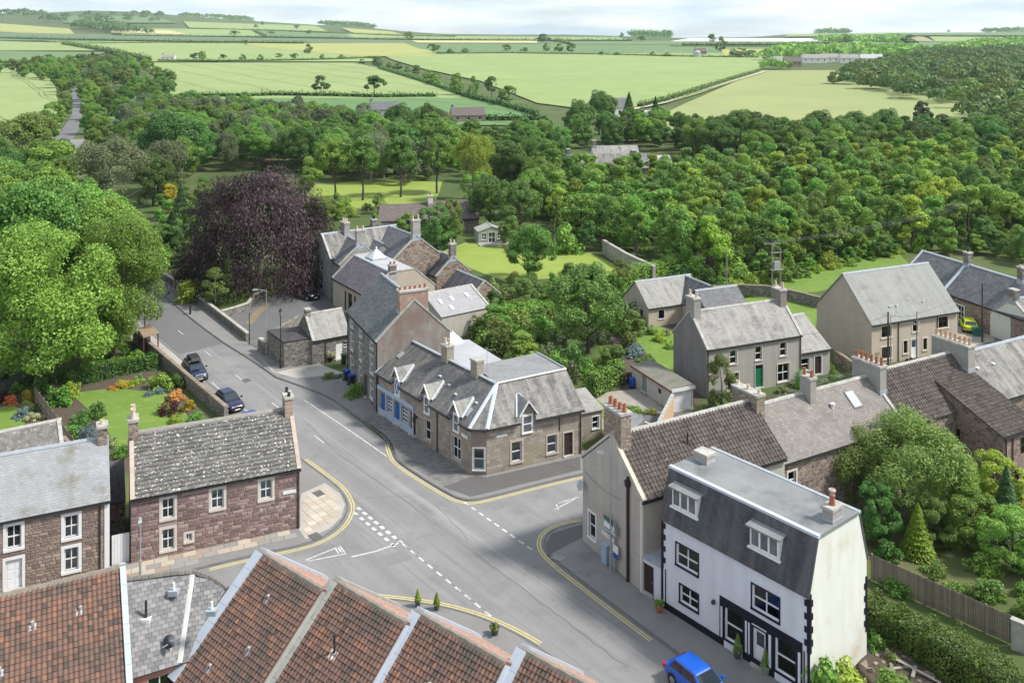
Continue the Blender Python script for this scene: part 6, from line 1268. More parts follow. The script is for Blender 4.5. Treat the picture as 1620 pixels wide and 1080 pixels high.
def crown(kind, h, w, n, leaf, nclump=60, base=.25):
    """leaf cloud of a tree h tall and w wide"""
    r = w / 2; z0 = h * base; zc = (z0 + h) / 2; rz = (h - z0) / 2
    if kind in ('round', 'feather', 'tall'):
        nb_ = max(5, nclump // 8); bd = sphere(nb_); bd[:, 2] = np.abs(bd[:, 2]) * 1.1 - .3 if base > .2 else RN.uniform(-.9, 1.0, nb_); bd = unit(bd)
        bd[0] = (.05, .05, 1); bc = bd * RN.uniform(.40, .66, (nb_, 1)); br = RN.uniform(.30, .46, nb_); bc[1] = 0; br[1] = .62; bc[2] *= .5; br[2] = .5
        k_ = np.arange(nclump) % nb_; d = unit(sphere(nclump) + bd[k_] * .75 + np.array([0, 0, .12]))
        cu = bc[k_] + d * (br[k_] * RN.uniform(.55, 1.0, nclump))[:, None]; ln = np.linalg.norm(cu, axis=1, keepdims=True); cu = cu / np.maximum(1, ln / .9)
        cc = cu * np.array([r, r, rz]) + np.array([0, 0, zc]); rc = RN.uniform(.13, .26, nclump) * r * (1.15 if nclump < 60 else 1)
        idx = RN.choice(nclump, n, p=rc ** 2 / (rc ** 2).sum()); l = sphere(n); flip = (l * d[idx]).sum(1) < -.3; l[flip] *= -1
        rad = RN.uniform(.45, 1.12, n) ** .6
        P = cc[idx] + l * (rc[idx] * rad)[:, None] * np.array([1, 1, .8 if kind != 'feather' else 1.15]); N_ = unit(l * .8 + sphere(n) * .7 + np.array([0, 0, .35]))
        S = leaf * RN.uniform(.6, 1.35, n)
        return leaves(P, N_, S, .62 if kind != 'feather' else .36)
    if kind == 'conifer':
        t = RN.uniform(0, 1, n) ** .75; z = h * (.06 + .94 * (1 - t)); a = RN.uniform(0, 2 * np.pi, n); tier = np.abs(((z / h * 11) % 1) - .5) * .5 + .75
        rr_ = r * t * tier * RN.uniform(.65, 1.05, n) ** .5; P = np.stack([rr_ * np.cos(a), rr_ * np.sin(a), z - rr_ * .18], 1)
        out = np.stack([np.cos(a), np.sin(a), np.full(n, -.35)], 1); N_ = unit(np.stack([np.cos(a) * .4, np.sin(a) * .4, np.full(n, .9)], 1) + sphere(n) * .5)
        return leaves(P, N_, leaf * RN.uniform(.6, 1.3, n), .4, out)
    if kind == 'weep':
        d = sphere(nclump * 2); el = np.abs(d[:, 2:]); d = np.concatenate([unit(d[:, :2]) * (1 - el ** 2) ** .32, el ** 1.15], 1); wob = 1 + .06 * np.sin(d[:, :1] * 6 + 1) + .05 * np.cos(d[:, 1:2] * 7)
        cc = d * RN.uniform(.84, .97, len(d))[:, None] * wob * np.array([r * .95, r * .95, h * .80]) + np.array([0, 0, h * .14])
        idx = RN.integers(0, len(d), n); out = d[idx]; lat = sphere(n) * r * .15; down = RN.uniform(0, 1, n)[:, None] * (1 - d[idx][:, 2:]) ** .7
        P = cc[idx] + lat * np.array([1, 1, .5]) + out * np.array([1, 1, 0]) * down * r * .10 - np.array([0, 0, 1]) * down * h * .14
        P = P[P[:, 2] > h * .03]; m = len(P); o2 = unit(P * np.array([1, 1, .6]) - np.array([0, 0, h * .2])); Tn = unit(o2 * np.array([.6, .6, 0]) + np.array([0, 0, -.8]) + sphere(m) * .45)
        return leaves(P, unit(o2 + sphere(m) * .6), leaf * RN.uniform(.6, 1.5, m), .34, Tn)
    if kind == 'bush':
        d = sphere(nclump); d[:, 2] = np.abs(d[:, 2]); cc = d * RN.uniform(.35, .8, nclump)[:, None] * np.array([r, r, h * .85]); rc = RN.uniform(.2, .38, nclump) * min(r, h)
        idx = RN.integers(0, nclump, n); l = sphere(n); P = cc[idx] + l * (rc[idx] * RN.uniform(.6, 1.05, n))[:, None]; P[:, 2] = np.abs(P[:, 2]) + .02
        return leaves(P, unit(l + sphere(n) * .7 + np.array([0, 0, .3])), leaf * RN.uniform(.6, 1.4, n), .6)
BARK = mk('bark', (.10, .08, .06), (.06, .05, .04), 4, bump=.5, bscale=10); BARKL = mk('pale bark', (.26, .23, .2), (.18, .16, .14), 4, bump=.4)
def trunk_mesh(h, w, seed, bark, limbs=6, base=.25):
    r = random.Random(seed); mb = MB(); r0 = max(.12, h * .018)
    mb.tube([(0, 0, -.1), (r.uniform(-.1, .1), r.uniform(-.1, .1), h * .2), (r.uniform(-.3, .3), r.uniform(-.3, .3), h * .45), (r.uniform(-.4, .4), r.uniform(-.4, .4), h * .8)], [r0 * 1.4, r0, r0 * .7, r0 * .2], 7)
    for k in range(limbs):
        a = k * 2.4 + r.uniform(-.4, .4); z = h * r.uniform(base, .5); e = w * r.uniform(.25, .42); z2 = min(h * .9, z + h * r.uniform(.15, .35))
        mb.tube([(0, 0, z), (math.cos(a) * e * .5, math.sin(a) * e * .5, (z + z2) / 2 + .3), (math.cos(a) * e, math.sin(a) * e, z2)], [r0 * .5, r0 * .33, r0 * .1], 5)
    return mesh_of('trunk', mb, bark, uv=False)
LM = dict(
    ash=leafmat('bright ash leaf', (0.112, 0.221, 0.032), (0.233, 0.405, 0.066), (0.330, 0.497, 0.106), .35),
    mid=leafmat('mid green leaf', (0.094, 0.189, 0.031), (0.212, 0.377, 0.064), (0.287, 0.471, 0.085)),
    dark=leafmat('dark green leaf', (0.062, 0.138, 0.032), (0.132, 0.255, 0.051), (0.177, 0.332, 0.066)),
    olive=leafmat('olive leaf', (0.118, 0.174, 0.038), (0.211, 0.295, 0.072), (0.282, 0.365, 0.104)),
    grey=leafmat('grey willow leaf', (0.10, 0.14, 0.062), (0.185, 0.235, 0.11), (0.25, 0.30, 0.16)),
    lime=leafmat('yellow green leaf', (0.179, 0.274, 0.033), (0.329, 0.473, 0.063), (0.439, 0.563, 0.091), .35),
    copper=leafmat('copper beech leaf', (0.022, 0.013, 0.015), (0.053, 0.027, 0.033), (0.125, 0.090, 0.088), .12),
    conif=leafmat('conifer needle', (0.038, 0.094, 0.034), (0.085, 0.179, 0.064)),
    blue=leafmat('blue spruce needle', (0.109, 0.174, 0.174), (0.232, 0.319, 0.319)),
    sage=leafmat('sage leaf', (0.095, 0.171, 0.037), (0.188, 0.303, 0.070), (0.277, 0.407, 0.116), .35),
    gold=leafmat('golden leaf', (.30, .26, .02), (.50, .43, .05)),
    maroon=leafmat('maroon leaf', (.05, .012, .02), (.12, .03, .045)),
    orange=leafmat('orange flower', (.50, .16, .05), (.62, .30, .12), (.20, .22, .05)),
    white=leafmat('white flower shrub', (0.131, 0.217, 0.072), (0.232, 0.334, 0.131), (1.015, 0.986, 0.899)),
    pinkf=leafmat('pink flower shrub', (0.116, 0.203, 0.058), (0.232, 0.304, 0.116), (0.870, 0.464, 0.609)),
    cream=leafmat('variegated leaf', (.35, .38, .16), (.60, .60, .34)),
    varn=leafmat('varied hedge leaf', (0.050, 0.116, 0.019), (0.119, 0.226, 0.037), (0.238, 0.330, 0.066)),
    far=leafmat('far leaf', (0.077, 0.151, 0.035), (0.161, 0.273, 0.064), (0.221, 0.339, 0.078)))
PROTO = {}
SPEC = {  # kind: (shape, height, width, leaves, leaf size, clumps, crown base, bark, limbs)
    'big': ('round', 17, 16, 52000, .29, 190, .03, BARK, 8), 'oak': ('round', 14, 13, 22000, .36, 110, .04, BARK, 7), 'oakb': ('round', 14, 12, 20000, .35, 84, .04, BARK, 7), 'park': ('round', 14, 10.5, 17000, .34, 84, .22, BARK, 6),
    'wood': ('round', 10, 7.5, 6500, .36, 56, .0, BARK, 3), 'woodb': ('round', 10, 7, 6500, .35, 44, .0, BARK, 3), 'woodc': ('feather', 10, 6.5, 7000, .38, 50, .0, BARKL, 3), 'willow': ('feather', 15, 13, 18000, .42, 110, .06, BARKL, 6),
    'tall': ('tall', 13, 6, 8000, .36, 60, .1, BARKL, 4), 'conifer': ('conifer', 9, 4.5, 4200, .42, 0, 0, BARK, 0), 'copper': ('weep', 18, 20, 52000, .40, 220, .03, BARKL, 12), 'birch': ('feather', 10, 10, 26000, .28, 130, .06, BARKL, 9),
    'bush': ('bush', 2.2, 2.8, 1500, .20, 22, 0, None, 0), 'bushb': ('bush', 2.2, 2.6, 1500, .17, 14, 0, None, 0), 'bushf': ('bush', 2.0, 2.6, 1300, .15, 18, 0, None, 0), 'tuft': ('bush', 1.2, 1.4, 500, .16, 10, 0, None, 0),
    'far': ('round', 12, 11, 1700, .9, 48, .0, None, 0), 'farb': ('round', 12, 10, 1700, .85, 40, .02, None, 0)}
def proto(kind, colour, var=0):
    k = (kind, colour, var)
    if k not in PROTO:
        sh, h, w_, n, lf, ncl, bs, bark, limbs = SPEC[kind]; base = (kind, var)
        if base not in PROTO: PROTO[base] = (crown(sh, h, w_, n, lf, ncl or 1, bs), trunk_mesh(h, w_, len(PROTO), bark, limbs, bs) if bark else None)
        V, tr = PROTO[base]; PROTO[k] = (quadmesh('crown', V, LM[colour]), tr, h, w_)
    return PROTO[k]
USED = []
def plant(kind, colour, p, h, w_, label, cat='tree', group=None, name=None, var=0, rz=None):
    cm, tm, H0, W0 = proto(kind, colour, var)
    rz = rnd.uniform(0, 6.28) if rz is None else rz
    nm = name or ('tree' if cat == 'tree' else 'shrub')
    if tm is None and kind not in ('far', 'farb'):
        cat = 'shrub'; nm = name or 'shrub'
        o = link(nm, cm); o.location = p; o.rotation_euler = (0, 0, rz); o.scale = (w_ / W0, w_ / W0, h / H0); tag(o, label, cat, group)
        return o
    e = empty(nm, p, rz, (w_ / W0, w_ / W0, h / H0), label=label, cat=cat, group=group)
    link('crown', cm, e); link('trunk', tm or cached('fartrunk', lambda: trunk_mesh(12, 8, 1, BARK, 3)), e)
    return e
def tp(kind, colour, bx, by, h, w_, label, **k): return plant(kind, colour, GT(bx, by) if by < 210 else G(bx, by), h, w_, label, **k)
# single trees named one by one: shape, colour, ground pixel, height, width
for a in (('big', 'ash', 62, 612, 17.5, 16.5, 'huge bright green ash tree left of the road above the gardens'), ('big', 'ash', 178, 566, 16.5, 12.5, 'bright green ash tree overhanging the bus shelter'), ('oak', 'ash', 172, 512, 15.5, 13, 'rounded light green tree behind the roadside ash'),
          ('oak', 'mid', 20, 540, 19, 15, 'tall mid green tree at the left edge behind the big ash'), ('oakb', 'dark', 112, 560, 9, 9, 'dark low tree in the shade under the roadside ash'), ('oak', 'mid', 70, 470, 17, 14, 'mid green tree behind the left edge trees'), ('oak', 'mid', 128, 445, 15, 13, 'dense green tree between left belt and road bend'),
          ('oak', 'olive', 38, 282, 17, 17.5, 'round olive brown tree at the left edge by the far road'), ('willow', 'grey', 176, 352, 16.5, 16, 'grey green willow beside the far road bend'), ('oak', 'dark', 262, 285, 17.5, 19, 'broad dark green oak above the copper beech'), ('oak', 'mid', 215, 258, 14, 13, 'mid green tree between willow and far road'),
          ('copper', 'copper', 411, 452, 18.6, 21.5, 'huge purple copper beech with drooping branches'), ('conifer', 'conif', 286, 372, 9.5, 6, 'dark green conifer left of the copper beech'), ('conifer', 'gold', 277, 345, 6.5, 4, 'small golden conifer left of the copper beech'), ('conifer', 'conif', 326, 452, 7.6, 6.5, 'blue green fir in front of the copper beech'), ('conifer', 'mid', 357, 452, 6.4, 2.6, 'narrow pointed fir beside the copper beech trunk'), ('conifer', 'conif', 272, 418, 8.5, 7.5, 'shaded dark fir by the road wall'), ('oakb', 'dark', 258, 425, 7, 6.5, 'dark evergreen at the roadside left of the firs'),
          ('bush', 'lime', 308, 476, 5.2, 5.6, 'bright yellow green shrub on the road wall'), ('woodc', 'olive', 340, 487, 5.4, 5, 'wispy olive bush on the road wall by the lawn'), ('bush', 'grey', 295, 448, 3.6, 3.6, 'grey green bush behind the yellow green shrub'),
          ('park', 'mid', 530, 318, 13.5, 9, 'first tree of the row with bare trunks behind the mansion'), ('park', 'mid', 574, 317, 14, 9.2, 'second tree of the row with bare trunks, forked stem'), ('park', 'dark', 634, 312, 13.6, 9, 'third tree of the row with bare trunks'), ('park', 'mid', 691, 306, 13.2, 9, 'fourth tree of the row with bare trunks'), ('oak', 'dark', 640, 240, 15.5, 14, 'left one of the dark rounded trees behind the trunk row'), ('oak', 'dark', 682, 236, 15, 12, 'right one of the dark rounded trees behind the trunk row'),
          ('willow', 'lime', 748, 318, 15, 10.5, 'tall light green willow right of the trunk row'), ('oakb', 'mid', 757, 342, 9, 8, 'rounded tree in front of the light green willow'), ('woodc', 'mid', 490, 300, 8, 7, 'pale leafy tree left of the trunk row'), ('oak', 'olive', 505, 350, 5, 7, 'olive bush mass beside the copper beech'),
          ('oak', 'mid', 835, 445, 8.6, 8.2, 'round fresh green tree on the rear lawn'), ('oak', 'dark', 930, 558, 10.2, 9.4, 'dark glossy green tree behind the corner house'), ('oakb', 'dark', 690, 400, 8.0, 7.6, 'bushy green tree between bungalow and mansion'), ('oakb', 'mid', 712, 392, 8.4, 6.5, 'taller green tree in front of the bungalow'), ('woodb', 'mid', 645, 372, 4.5, 4.5, 'small tree behind the mansion ridge'), ('woodb', 'dark', 662, 378, 4.5, 4.5, 'dark small tree behind the mansion chimney'),
          ('oak', 'dark', 775, 362, 10.5, 9, 'dark tree right of the bungalow'), ('oak', 'dark', 820, 372, 10, 9, 'dark tree above the summerhouse'), ('oak', 'mid', 845, 345, 10, 8.5, 'mid green tree behind the summerhouse trees'), ('tall', 'mid', 878, 392, 9, 2.6, 'narrow columnar tree above the rear lawn'), ('oak', 'mid', 862, 330, 11, 10, 'broad green tree behind the columnar tree'),
          ('woodc', 'olive', 1142, 650, 5.6, 3.6, 'slender small tree before the villa wall'), ('birch', 'sage', 1360, 800, 5.9, 6.6, 'olive feathery tree right behind the white house chimney'), ('birch', 'sage', 1430, 815, 7.7, 9.2, 'wind blown light green tree behind the white house'), ('birch', 'olive', 1330, 778, 5.6, 5.0, 'brownish wispy tree behind the terrace'), ('birch', 'mid', 1492, 825, 5.6, 5.6, 'leafy tree right of the wind blown tree'), ('oakb', 'lime', 1572, 825, 5.2, 4.6, 'yellow lime tree in the right garden'), ('conifer', 'conif', 1592, 850, 5.2, 3, 'dark conifer in the right garden'), ('bush', 'lime', 1607, 835, 4.5, 5, 'bright shrub at the right edge below the stone wing'), ('conifer', 'lime', 1452, 878, 3.6, 2.6, 'yellow green cypress in front of the fence trees'), ('oakb', 'mid', 1535, 865, 4.2, 4.6, 'dense green shrub tree above the fence'), ('oakb', 'dark', 1392, 862, 4.4, 3.6, 'dark evergreen tree by the white gable'), ('oakb', 'mid', 1602, 905, 4.2, 4.6, 'broad leaved tree at the right edge above the fence'), ('oakb', 'dark', 1478, 868, 3.6, 3.6, 'dark shrub tree in the middle of the fence line'),
          ('tall', 'grey', 1458, 235, 15.5, 7.5, 'tall thin pale poplar standing above the wood'), ('tall', 'grey', 1490, 248, 13, 8, 'pale tree right of the thin poplar'), ('oak', 'dark', 1300, 238, 13, 14, 'dark dome shaped tree at the wood edge'), ('oak', 'dark', 1350, 240, 13, 13, 'wide dark tree at the wood edge beside the field'), ('oak', 'dark', 1405, 238, 13.5, 14, 'dark dome tree left of the thin poplar'), ('oak', 'dark', 1165, 245, 14, 13, 'dark tree at the left end of the wood edge'),
          ('oak', 'dark', 948, 215, 17, 14, 'tallest dark green tree by the farm track'), ('oak', 'dark', 915, 225, 15, 12, 'dark tree left of the tallest one'), ('conifer', 'conif', 1037, 200, 12, 7, 'lone spruce right of the farm track'), ('conifer', 'dark', 995, 196, 13, 9, 'dark pine beside the white cottage')):
    tp(*a)
for x, y, h, w_, lab in ((70, 232, 12, 11, 'oak on the near left side of the far road'), (84, 206, 11, 10, 'second oak up the left side of the far road'), (100, 186, 11, 9, 'third oak up the left side of the far road'), (146, 214, 12, 11, 'oak on the right side of the far road'), (156, 236, 11, 10, 'oak right of the far road above the willow'), (140, 190, 10, 9, 'small oak on the right side further up the far road'), (196, 196, 11, 11, 'oak hiding the left end of the wheat field'), (176, 186, 11, 11, 'oak at the left corner of the wheat field')):
    tp('oakb', 'mid', x, y, h, w_, lab)
# hedgerow and field trees, far away
CN = dict(lime='yellow green', ash='fresh green', mid='mid green', dark='dark green', sage='sage green', olive='olive green', grey='grey green', gold='golden', conif='blue green', varn='mixed green', far='dull green')
fld = [(508, 151, 12, 12), (592, 154, 13, 14), (722, 152, 13, 11), (748, 156, 12, 8), (778, 160, 14, 9), (805, 168, 11, 12), (598, 107, 10, 12), (573, 103, 6, 8), (660, 122, 10, 11), (645, 118, 7, 7), (676, 129, 9, 10), (688, 135, 9, 11), (690, 136, 7, 10), (630, 112, 7, 10), (615, 109, 6, 8), (320, 96, 10, 14), (352, 97, 8, 9), (384, 96, 7, 9), (411, 97, 7, 9), (440, 95, 8, 11), (466, 95, 8, 12), (487, 86, 13, 14), (390, 74, 12, 12), (310, 96, 9, 14), (510, 95, 6, 10), (540, 95, 6, 9), (685, 85, 14, 22), (712, 86, 7, 12), (735, 84, 7, 12), (800, 82, 11, 18), (865, 82, 12, 12), (885, 84, 13, 14), (905, 86, 15, 16), (830, 83, 7, 14), (953, 89, 6, 11), (975, 89, 5, 10), (1033, 90, 6, 8), (1057, 91, 6, 12), (645, 65, 22, 34), (860, 68, 18, 34), (1015, 68, 14, 20), (1125, 70, 20, 22), (1140, 82, 20, 20), (1172, 92, 12, 22), (1190, 92, 10, 20), (1160, 90, 9, 16), (370, 58, 16, 30), (470, 47, 18, 24), (405, 45, 14, 20), (430, 55, 14, 24), (490, 55, 14, 24), (415, 41, 16, 14), (1320, 134, 9, 11), (1317, 135, 8, 8), (1450, 51, 22, 26), (1500, 53, 14, 18), (1340, 70, 16, 26), (1440, 72, 18, 36), (730, 52, 16, 22), (790, 54, 14, 16), (860, 54, 14, 16), (760, 53, 16, 14), (945, 56, 16, 20), (983, 60, 14, 16)]
RG = random.Random(5)
for i, (x, y, h, w_) in enumerate(fld):
    side = 'left' if x < 560 else 'centre' if x < 1080 else 'right'
    fc = RG.choice(['dark', 'mid', 'far', 'olive']); sz = 'small' if h < 8 else 'middling' if h < 12 else 'large'
    tp(RG.choice(['far', 'farb']), fc, x, y, h, w_, f'{sz} {CN[fc]} far tree among the open fields on the {side} skyline side' if y < 75 else f'{sz} {CN[fc]} hedgerow tree among the {side} barley fields', group='far field trees ' + side + (' skyline' if y < 75 else ''), var=i % 3)
# woods: every tree of the near woods is a thing
WOODS = []
def wood(poly_px, spacing, kinds, hr, label, group, avoid=(), seed=1, wr=(.75, 1.0), maxn=400, ter=False):
    r = random.Random(seed); P = [(lambda q: (q.x, q.y))(GT(*p) if ter else G(*p)) for p in poly_px]; xs = [p[0] for p in P]; ys = [p[1] for p in P]; pts = []
    area = (max(xs) - min(xs)) * (max(ys) - min(ys))
    for _ in range(int(area / spacing ** 2 * 9)):
        q = (r.uniform(min(xs), max(xs)), r.uniform(min(ys), max(ys)))
        if len(pts) >= maxn: break
        if not pip(q, P) or any((q[0] - a[0]) ** 2 + (q[1] - a[1]) ** 2 < a[2] ** 2 for a in avoid): continue
        if any((q[0] - a[0]) ** 2 + (q[1] - a[1]) ** 2 < (spacing * r.uniform(.75, 1.05)) ** 2 for a in pts): continue
        pts.append(q)
    for q in pts:
        k, c = r.choice(kinds); h = r.uniform(*hr); rec = (k, c, (q[0], q[1], float(hz(q[0], q[1]))), h, h * r.uniform(*wr), label, group, r.randrange(2))
        if SPEC[k][7] is None:
            t_ = (q[0] / q[1] - min(a[0] / a[1] for a in P)) / max(1e-6, max(a[0] / a[1] for a in P) - min(a[0] / a[1] for a in P)); mid_ = (min(ys) + max(ys)) / 2
            plant(*rec[:5], CN.get(c, 'green') + ' ' + ' '.join(w_ for w_ in label.split() if w_ not in ('green', 'dark', 'light')) + f", {'far left' if t_ < .2 else 'left' if t_ < .4 else 'middle' if t_ < .6 else 'right' if t_ < .8 else 'far right'} {'back' if q[1] > mid_ else 'front'}", group=group, var=rec[7])
        else: WOODS.append(rec)
nb = [(-4, 160, 9), (-20, 172, 14)]
wood([(850, 345), (870, 308), (1100, 292), (1250, 268), (1420, 262), (1660, 268), (1660, 405), (1560, 388), (1430, 394), (1295, 416), (1205, 434), (1120, 448), (1048, 424), (960, 394), (930, 385), (885, 392)], 4.3, [('wood', 'lime'), ('woodb', 'lime'), ('woodb', 'sage'), ('wood', 'ash'), ('woodb', 'ash'), ('woodc', 'sage'), ('wood', 'mid'), ('woodb', 'mid'), ('woodc', 'ash'), ('woodc', 'mid'), ('woodb', 'dark')], (6.5, 10), 'young bright green tree in the dense plantation right of the village', 'plantation trees', seed=3, maxn=520, wr=(.66, .92))
wood([(1100, 262), (1100, 235), (1300, 232), (1500, 232), (1660, 236), (1660, 266), (1420, 260), (1250, 266)], 8.5, [('oak', 'dark'), ('oakb', 'dark'), ('oak', 'mid'), ('wood', 'dark')], (10, 13), 'dark broadleaf tree in the belt between plantation and straw field', 'wood edge trees', seed=4, maxn=80)
wood([(812, 300), (825, 232), (900, 232), (1010, 215), (1110, 222), (1100, 250), (1085, 240), (890, 238), (885, 300), (870, 306)], 8.0, [('oak', 'dark'), ('oakb', 'dark'), ('oakb', 'mid'), ('wood', 'dark')], (9, 12.5), 'dark broadleaf tree crowding round the wooded farm', 'farm wood trees', seed=5, maxn=60)
wood([(868, 330), (880, 305), (1085, 300), (1090, 318)], 6.0, [('wood', 'mid'), ('woodb', 'ash')], (5, 6.5), 'low green tree in front of the wooded farm roofs', 'low trees below the farm', seed=6, maxn=40)
wood([(190, 222), (250, 190), (330, 196), (430, 205), (540, 215), (600, 226), (720, 236), (710, 288), (600, 292), (520, 288), (440, 270), (330, 272), (300, 300), (240, 330), (225, 270)], 7.2, [('oak', 'dark'), ('oakb', 'mid'), ('oak', 'mid'), ('wood', 'dark'), ('woodc', 'grey'), ('willow', 'grey')], (10, 13.5), 'broadleaf tree in the belt above the copper beech', 'left belt trees', avoid=[(-88, 230, 12)], seed=7, maxn=190)
wood([(700, 245), (770, 236), (825, 240), (815, 300), (770, 305), (720, 290)], 8.5, [('oak', 'dark'), ('oakb', 'dark'), ('wood', 'mid')], (8, 11.5), 'dark tree in the clump behind the light green willow', 'central clump trees', seed=8, maxn=30)
wood([(-80, 300), (85, 300), (130, 368), (150, 420), (205, 440), (215, 470), (60, 480), (-80, 500)], 9, [('oak', 'mid'), ('oakb', 'ash'), ('oak', 'dark'), ('oakb', 'mid')], (10, 14), 'green tree in the left hand wood beside the far road', 'left wood trees', seed=9, maxn=50)
wood([(300, 400), (225, 330), (300, 300), (330, 330), (320, 380)], 6.5, [('woodb', 'mid'), ('wood', 'olive'), ('woodc', 'mid'), ('conifer', 'conif'), ('woodb', 'gold')], (4, 7.5), 'mixed garden tree between the willow and the copper beech', 'garden trees by the copper beech', seed=10, maxn=24)
wood([(-40, 122), (60, 108), (110, 104), (230, 104), (252, 130), (286, 162), (255, 166), (190, 172), (170, 196), (140, 190), (134, 160), (112, 150), (108, 190), (92, 190), (96, 150), (66, 128)], 11, [('oak', 'mid'), ('oakb', 'dark'), ('oak', 'dark'), ('oakb', 'mid'), ('oakb', 'olive')], (10, 14), 'rounded tree in the belt along the far country road', 'far road belt trees', seed=12, maxn=110, ter=True)
wood([(470, 345), (500, 330), (600, 330), (620, 345), (520, 352)], 4, [('bush', 'olive'), ('bushb', 'lime'), ('woodc', 'olive'), ('bush', 'mid')], (2.5, 4.5), 'light shrub tree behind the mansion roofs', 'shrub trees behind the mansion', seed=13, maxn=26, wr=(.9, 1.2))
def wsum():
    """the largest-looking woodland trees stand alone, the rest of the wood is one mass"""
    WOODS.sort(key=lambda t: -t[3] / t[2][1]); N1 = 150
    cn = CN
    for t in WOODS[:N1]:
        px = CX + F * t[2][0] / t[2][1]; lab = t[5]; c = cn.get(t[1], 'green'); big = 'tall' if t[3] > 8.6 else 'lower'
        if t[6] == 'plantation trees':
            zone = 'behind the old lawn wall' if px < 1030 else 'above the garage bungalow' if px < 1130 else 'behind the transformer pole' if px < 1270 else 'above the flats roof' if px < 1430 else 'beyond the long steading'
            lab = f"{big} {c} tree in the {'front' if t[2][1] < 148 else 'second' if t[2][1] < 172 else 'inner'} rows of the plantation {zone}"
        else: lab = c + ' ' + ' '.join(w_ for w_ in lab.split() if w_ not in ('green', 'dark', 'bright', 'light'))
        plant(*t[:5], lab, group=t[6], var=t[7])
    src = bpy.data.collections.new('woodland crowns'); keys = sorted({(t[0], t[1], t[7]) for t in WOODS[N1:]}); rest = WOODS[N1:]
    for i, k in enumerate(keys): src.objects.link(bpy.data.objects.new('crown %03d' % i, proto(*k)[0]))
    me = bpy.data.meshes.new('woodland'); me.from_pydata([t[2] for t in rest], [], [])
    me.attributes.new('idx', 'INT', 'POINT').data.foreach_set('value', [keys.index((t[0], t[1], t[7])) for t in rest])
    me.attributes.new('rot', 'FLOAT_VECTOR', 'POINT').data.foreach_set('vector', [c for t in rest for c in (0, 0, rnd.uniform(0, 6.28))])
    me.attributes.new('scl', 'FLOAT_VECTOR', 'POINT').data.foreach_set('vector', [c for t in rest for c in (t[4] / SPEC[t[0]][2], t[4] / SPEC[t[0]][2], t[3] / SPEC[t[0]][1])])
    ng = bpy.data.node_groups.new('woodland', 'GeometryNodeTree'); ng.interface.new_socket('Geometry', in_out='INPUT', socket_type='NodeSocketGeometry'); ng.interface.new_socket('Geometry', in_out='OUTPUT', socket_type='NodeSocketGeometry')
    N = ng.nodes; gi = N.new('NodeGroupInput'); go = N.new('NodeGroupOutput'); ci = N.new('GeometryNodeCollectionInfo'); ip = N.new('GeometryNodeInstanceOnPoints')
    ci.inputs['Collection'].default_value = src; ci.inputs['Separate Children'].default_value = True; ci.inputs['Reset Children'].default_value = True; ip.inputs['Pick Instance'].default_value = True
    def attr(nm, ty):
        a = N.new('GeometryNodeInputNamedAttribute'); a.data_type = ty; a.inputs['Name'].default_value = nm; return a.outputs['Attribute']
    for s_, d_ in ((gi.outputs[0], ip.inputs['Points']), (ci.outputs[0], ip.inputs['Instance']), (attr('idx', 'INT'), ip.inputs['Instance Index']), (attr('rot', 'FLOAT_VECTOR'), ip.inputs['Rotation']), (attr('scl', 'FLOAT_VECTOR'), ip.inputs['Scale']), (ip.outputs[0], go.inputs[0])): ng.links.new(s_, d_)
    o = link('woodland', me); o.modifiers.new('crowns', 'NODES').node_group = ng; tag(o, 'crowded mixed green woodland filling the ground beyond the village', 'wood', kind='stuff')
# far woods read as one mass
def mass(name, polys, spacing, hr, mat, label, seed=2, nleaf=130):
    r = random.Random(seed); Vs = []; mi = []; mats = mat if isinstance(mat, list) else [mat]
    for poly_px in polys:
        P = [(lambda q: (q.x, q.y))(GT(*p)) for p in poly_px]; xs = [p[0] for p in P]; ys = [p[1] for p in P]; n = int((max(xs) - min(xs)) * (max(ys) - min(ys)) / spacing ** 2)
        for _ in range(min(n, 2600)):
            q = (r.uniform(min(xs), max(xs)), r.uniform(min(ys), max(ys)))
            if not pip(q, P): continue
            h = r.uniform(*hr); w_ = spacing * r.uniform(.9, 1.5); m = nleaf; d = sphere(m); d[:, 2] = np.abs(d[:, 2]) * 1.2 - .3
            c = d * np.array([w_ / 2, w_ / 2, h * .42]) * RN.uniform(.75, 1.05, (m, 1)) + np.array([q[0], q[1], float(hz(*q)) + h * .5]); Vs.append(leaves(c, unit(d + sphere(m) * .5), w_ * (.2 if m < 100 else .13) * RN.uniform(.6, 1.4, m), .75)); mi.append(np.full(m, r.randrange(len(mats))))
    me = quadmesh(name, np.concatenate(Vs), mats[0])
    for m_ in mats[1:]: me.materials.append(m_)
    me.polygons.foreach_set('material_index', np.concatenate(mi).astype(np.int32)); tag(link(name, me), label, 'wood', kind='stuff')
mass('far_wood', [[(1335, 136), (1400, 150), (1500, 172), (1545, 196), (1560, 215), (1660, 232), (1660, 82), (1560, 80), (1470, 84), (1420, 98), (1340, 116)]], 11, (8, 14), [LM['dark'], LM['far'], LM['mid'], LM['dark'], LM['olive']], 'far dark wood filling the right side beyond the straw field', 3, 210)
mass('hill_wood', [[(-20, 34), (60, 34), (140, 44), (258, 36), (262, 28), (200, 24), (120, 30), (60, 24), (-20, 20)], [(100, 46), (170, 52), (240, 58), (180, 44)]], 30, (20, 28), LM['dark'], 'dark wood along the left hillside', 4, 60)
mass('skyline_wood', [[(284, 28), (400, 37), (402, 33), (284, 22)], [(500, 40), (560, 44), (600, 46), (560, 40)], [(1290, 54), (1340, 54), (1340, 50.5), (1290, 51)], [(1555, 52.5), (1640, 53), (1640, 49), (1555, 50)], [(1000, 59), (1060, 61), (1060, 59.6), (1000, 58)]], 28, (18, 28), LM['dark'], 'thin line of woods along the skyline', 5, 26)
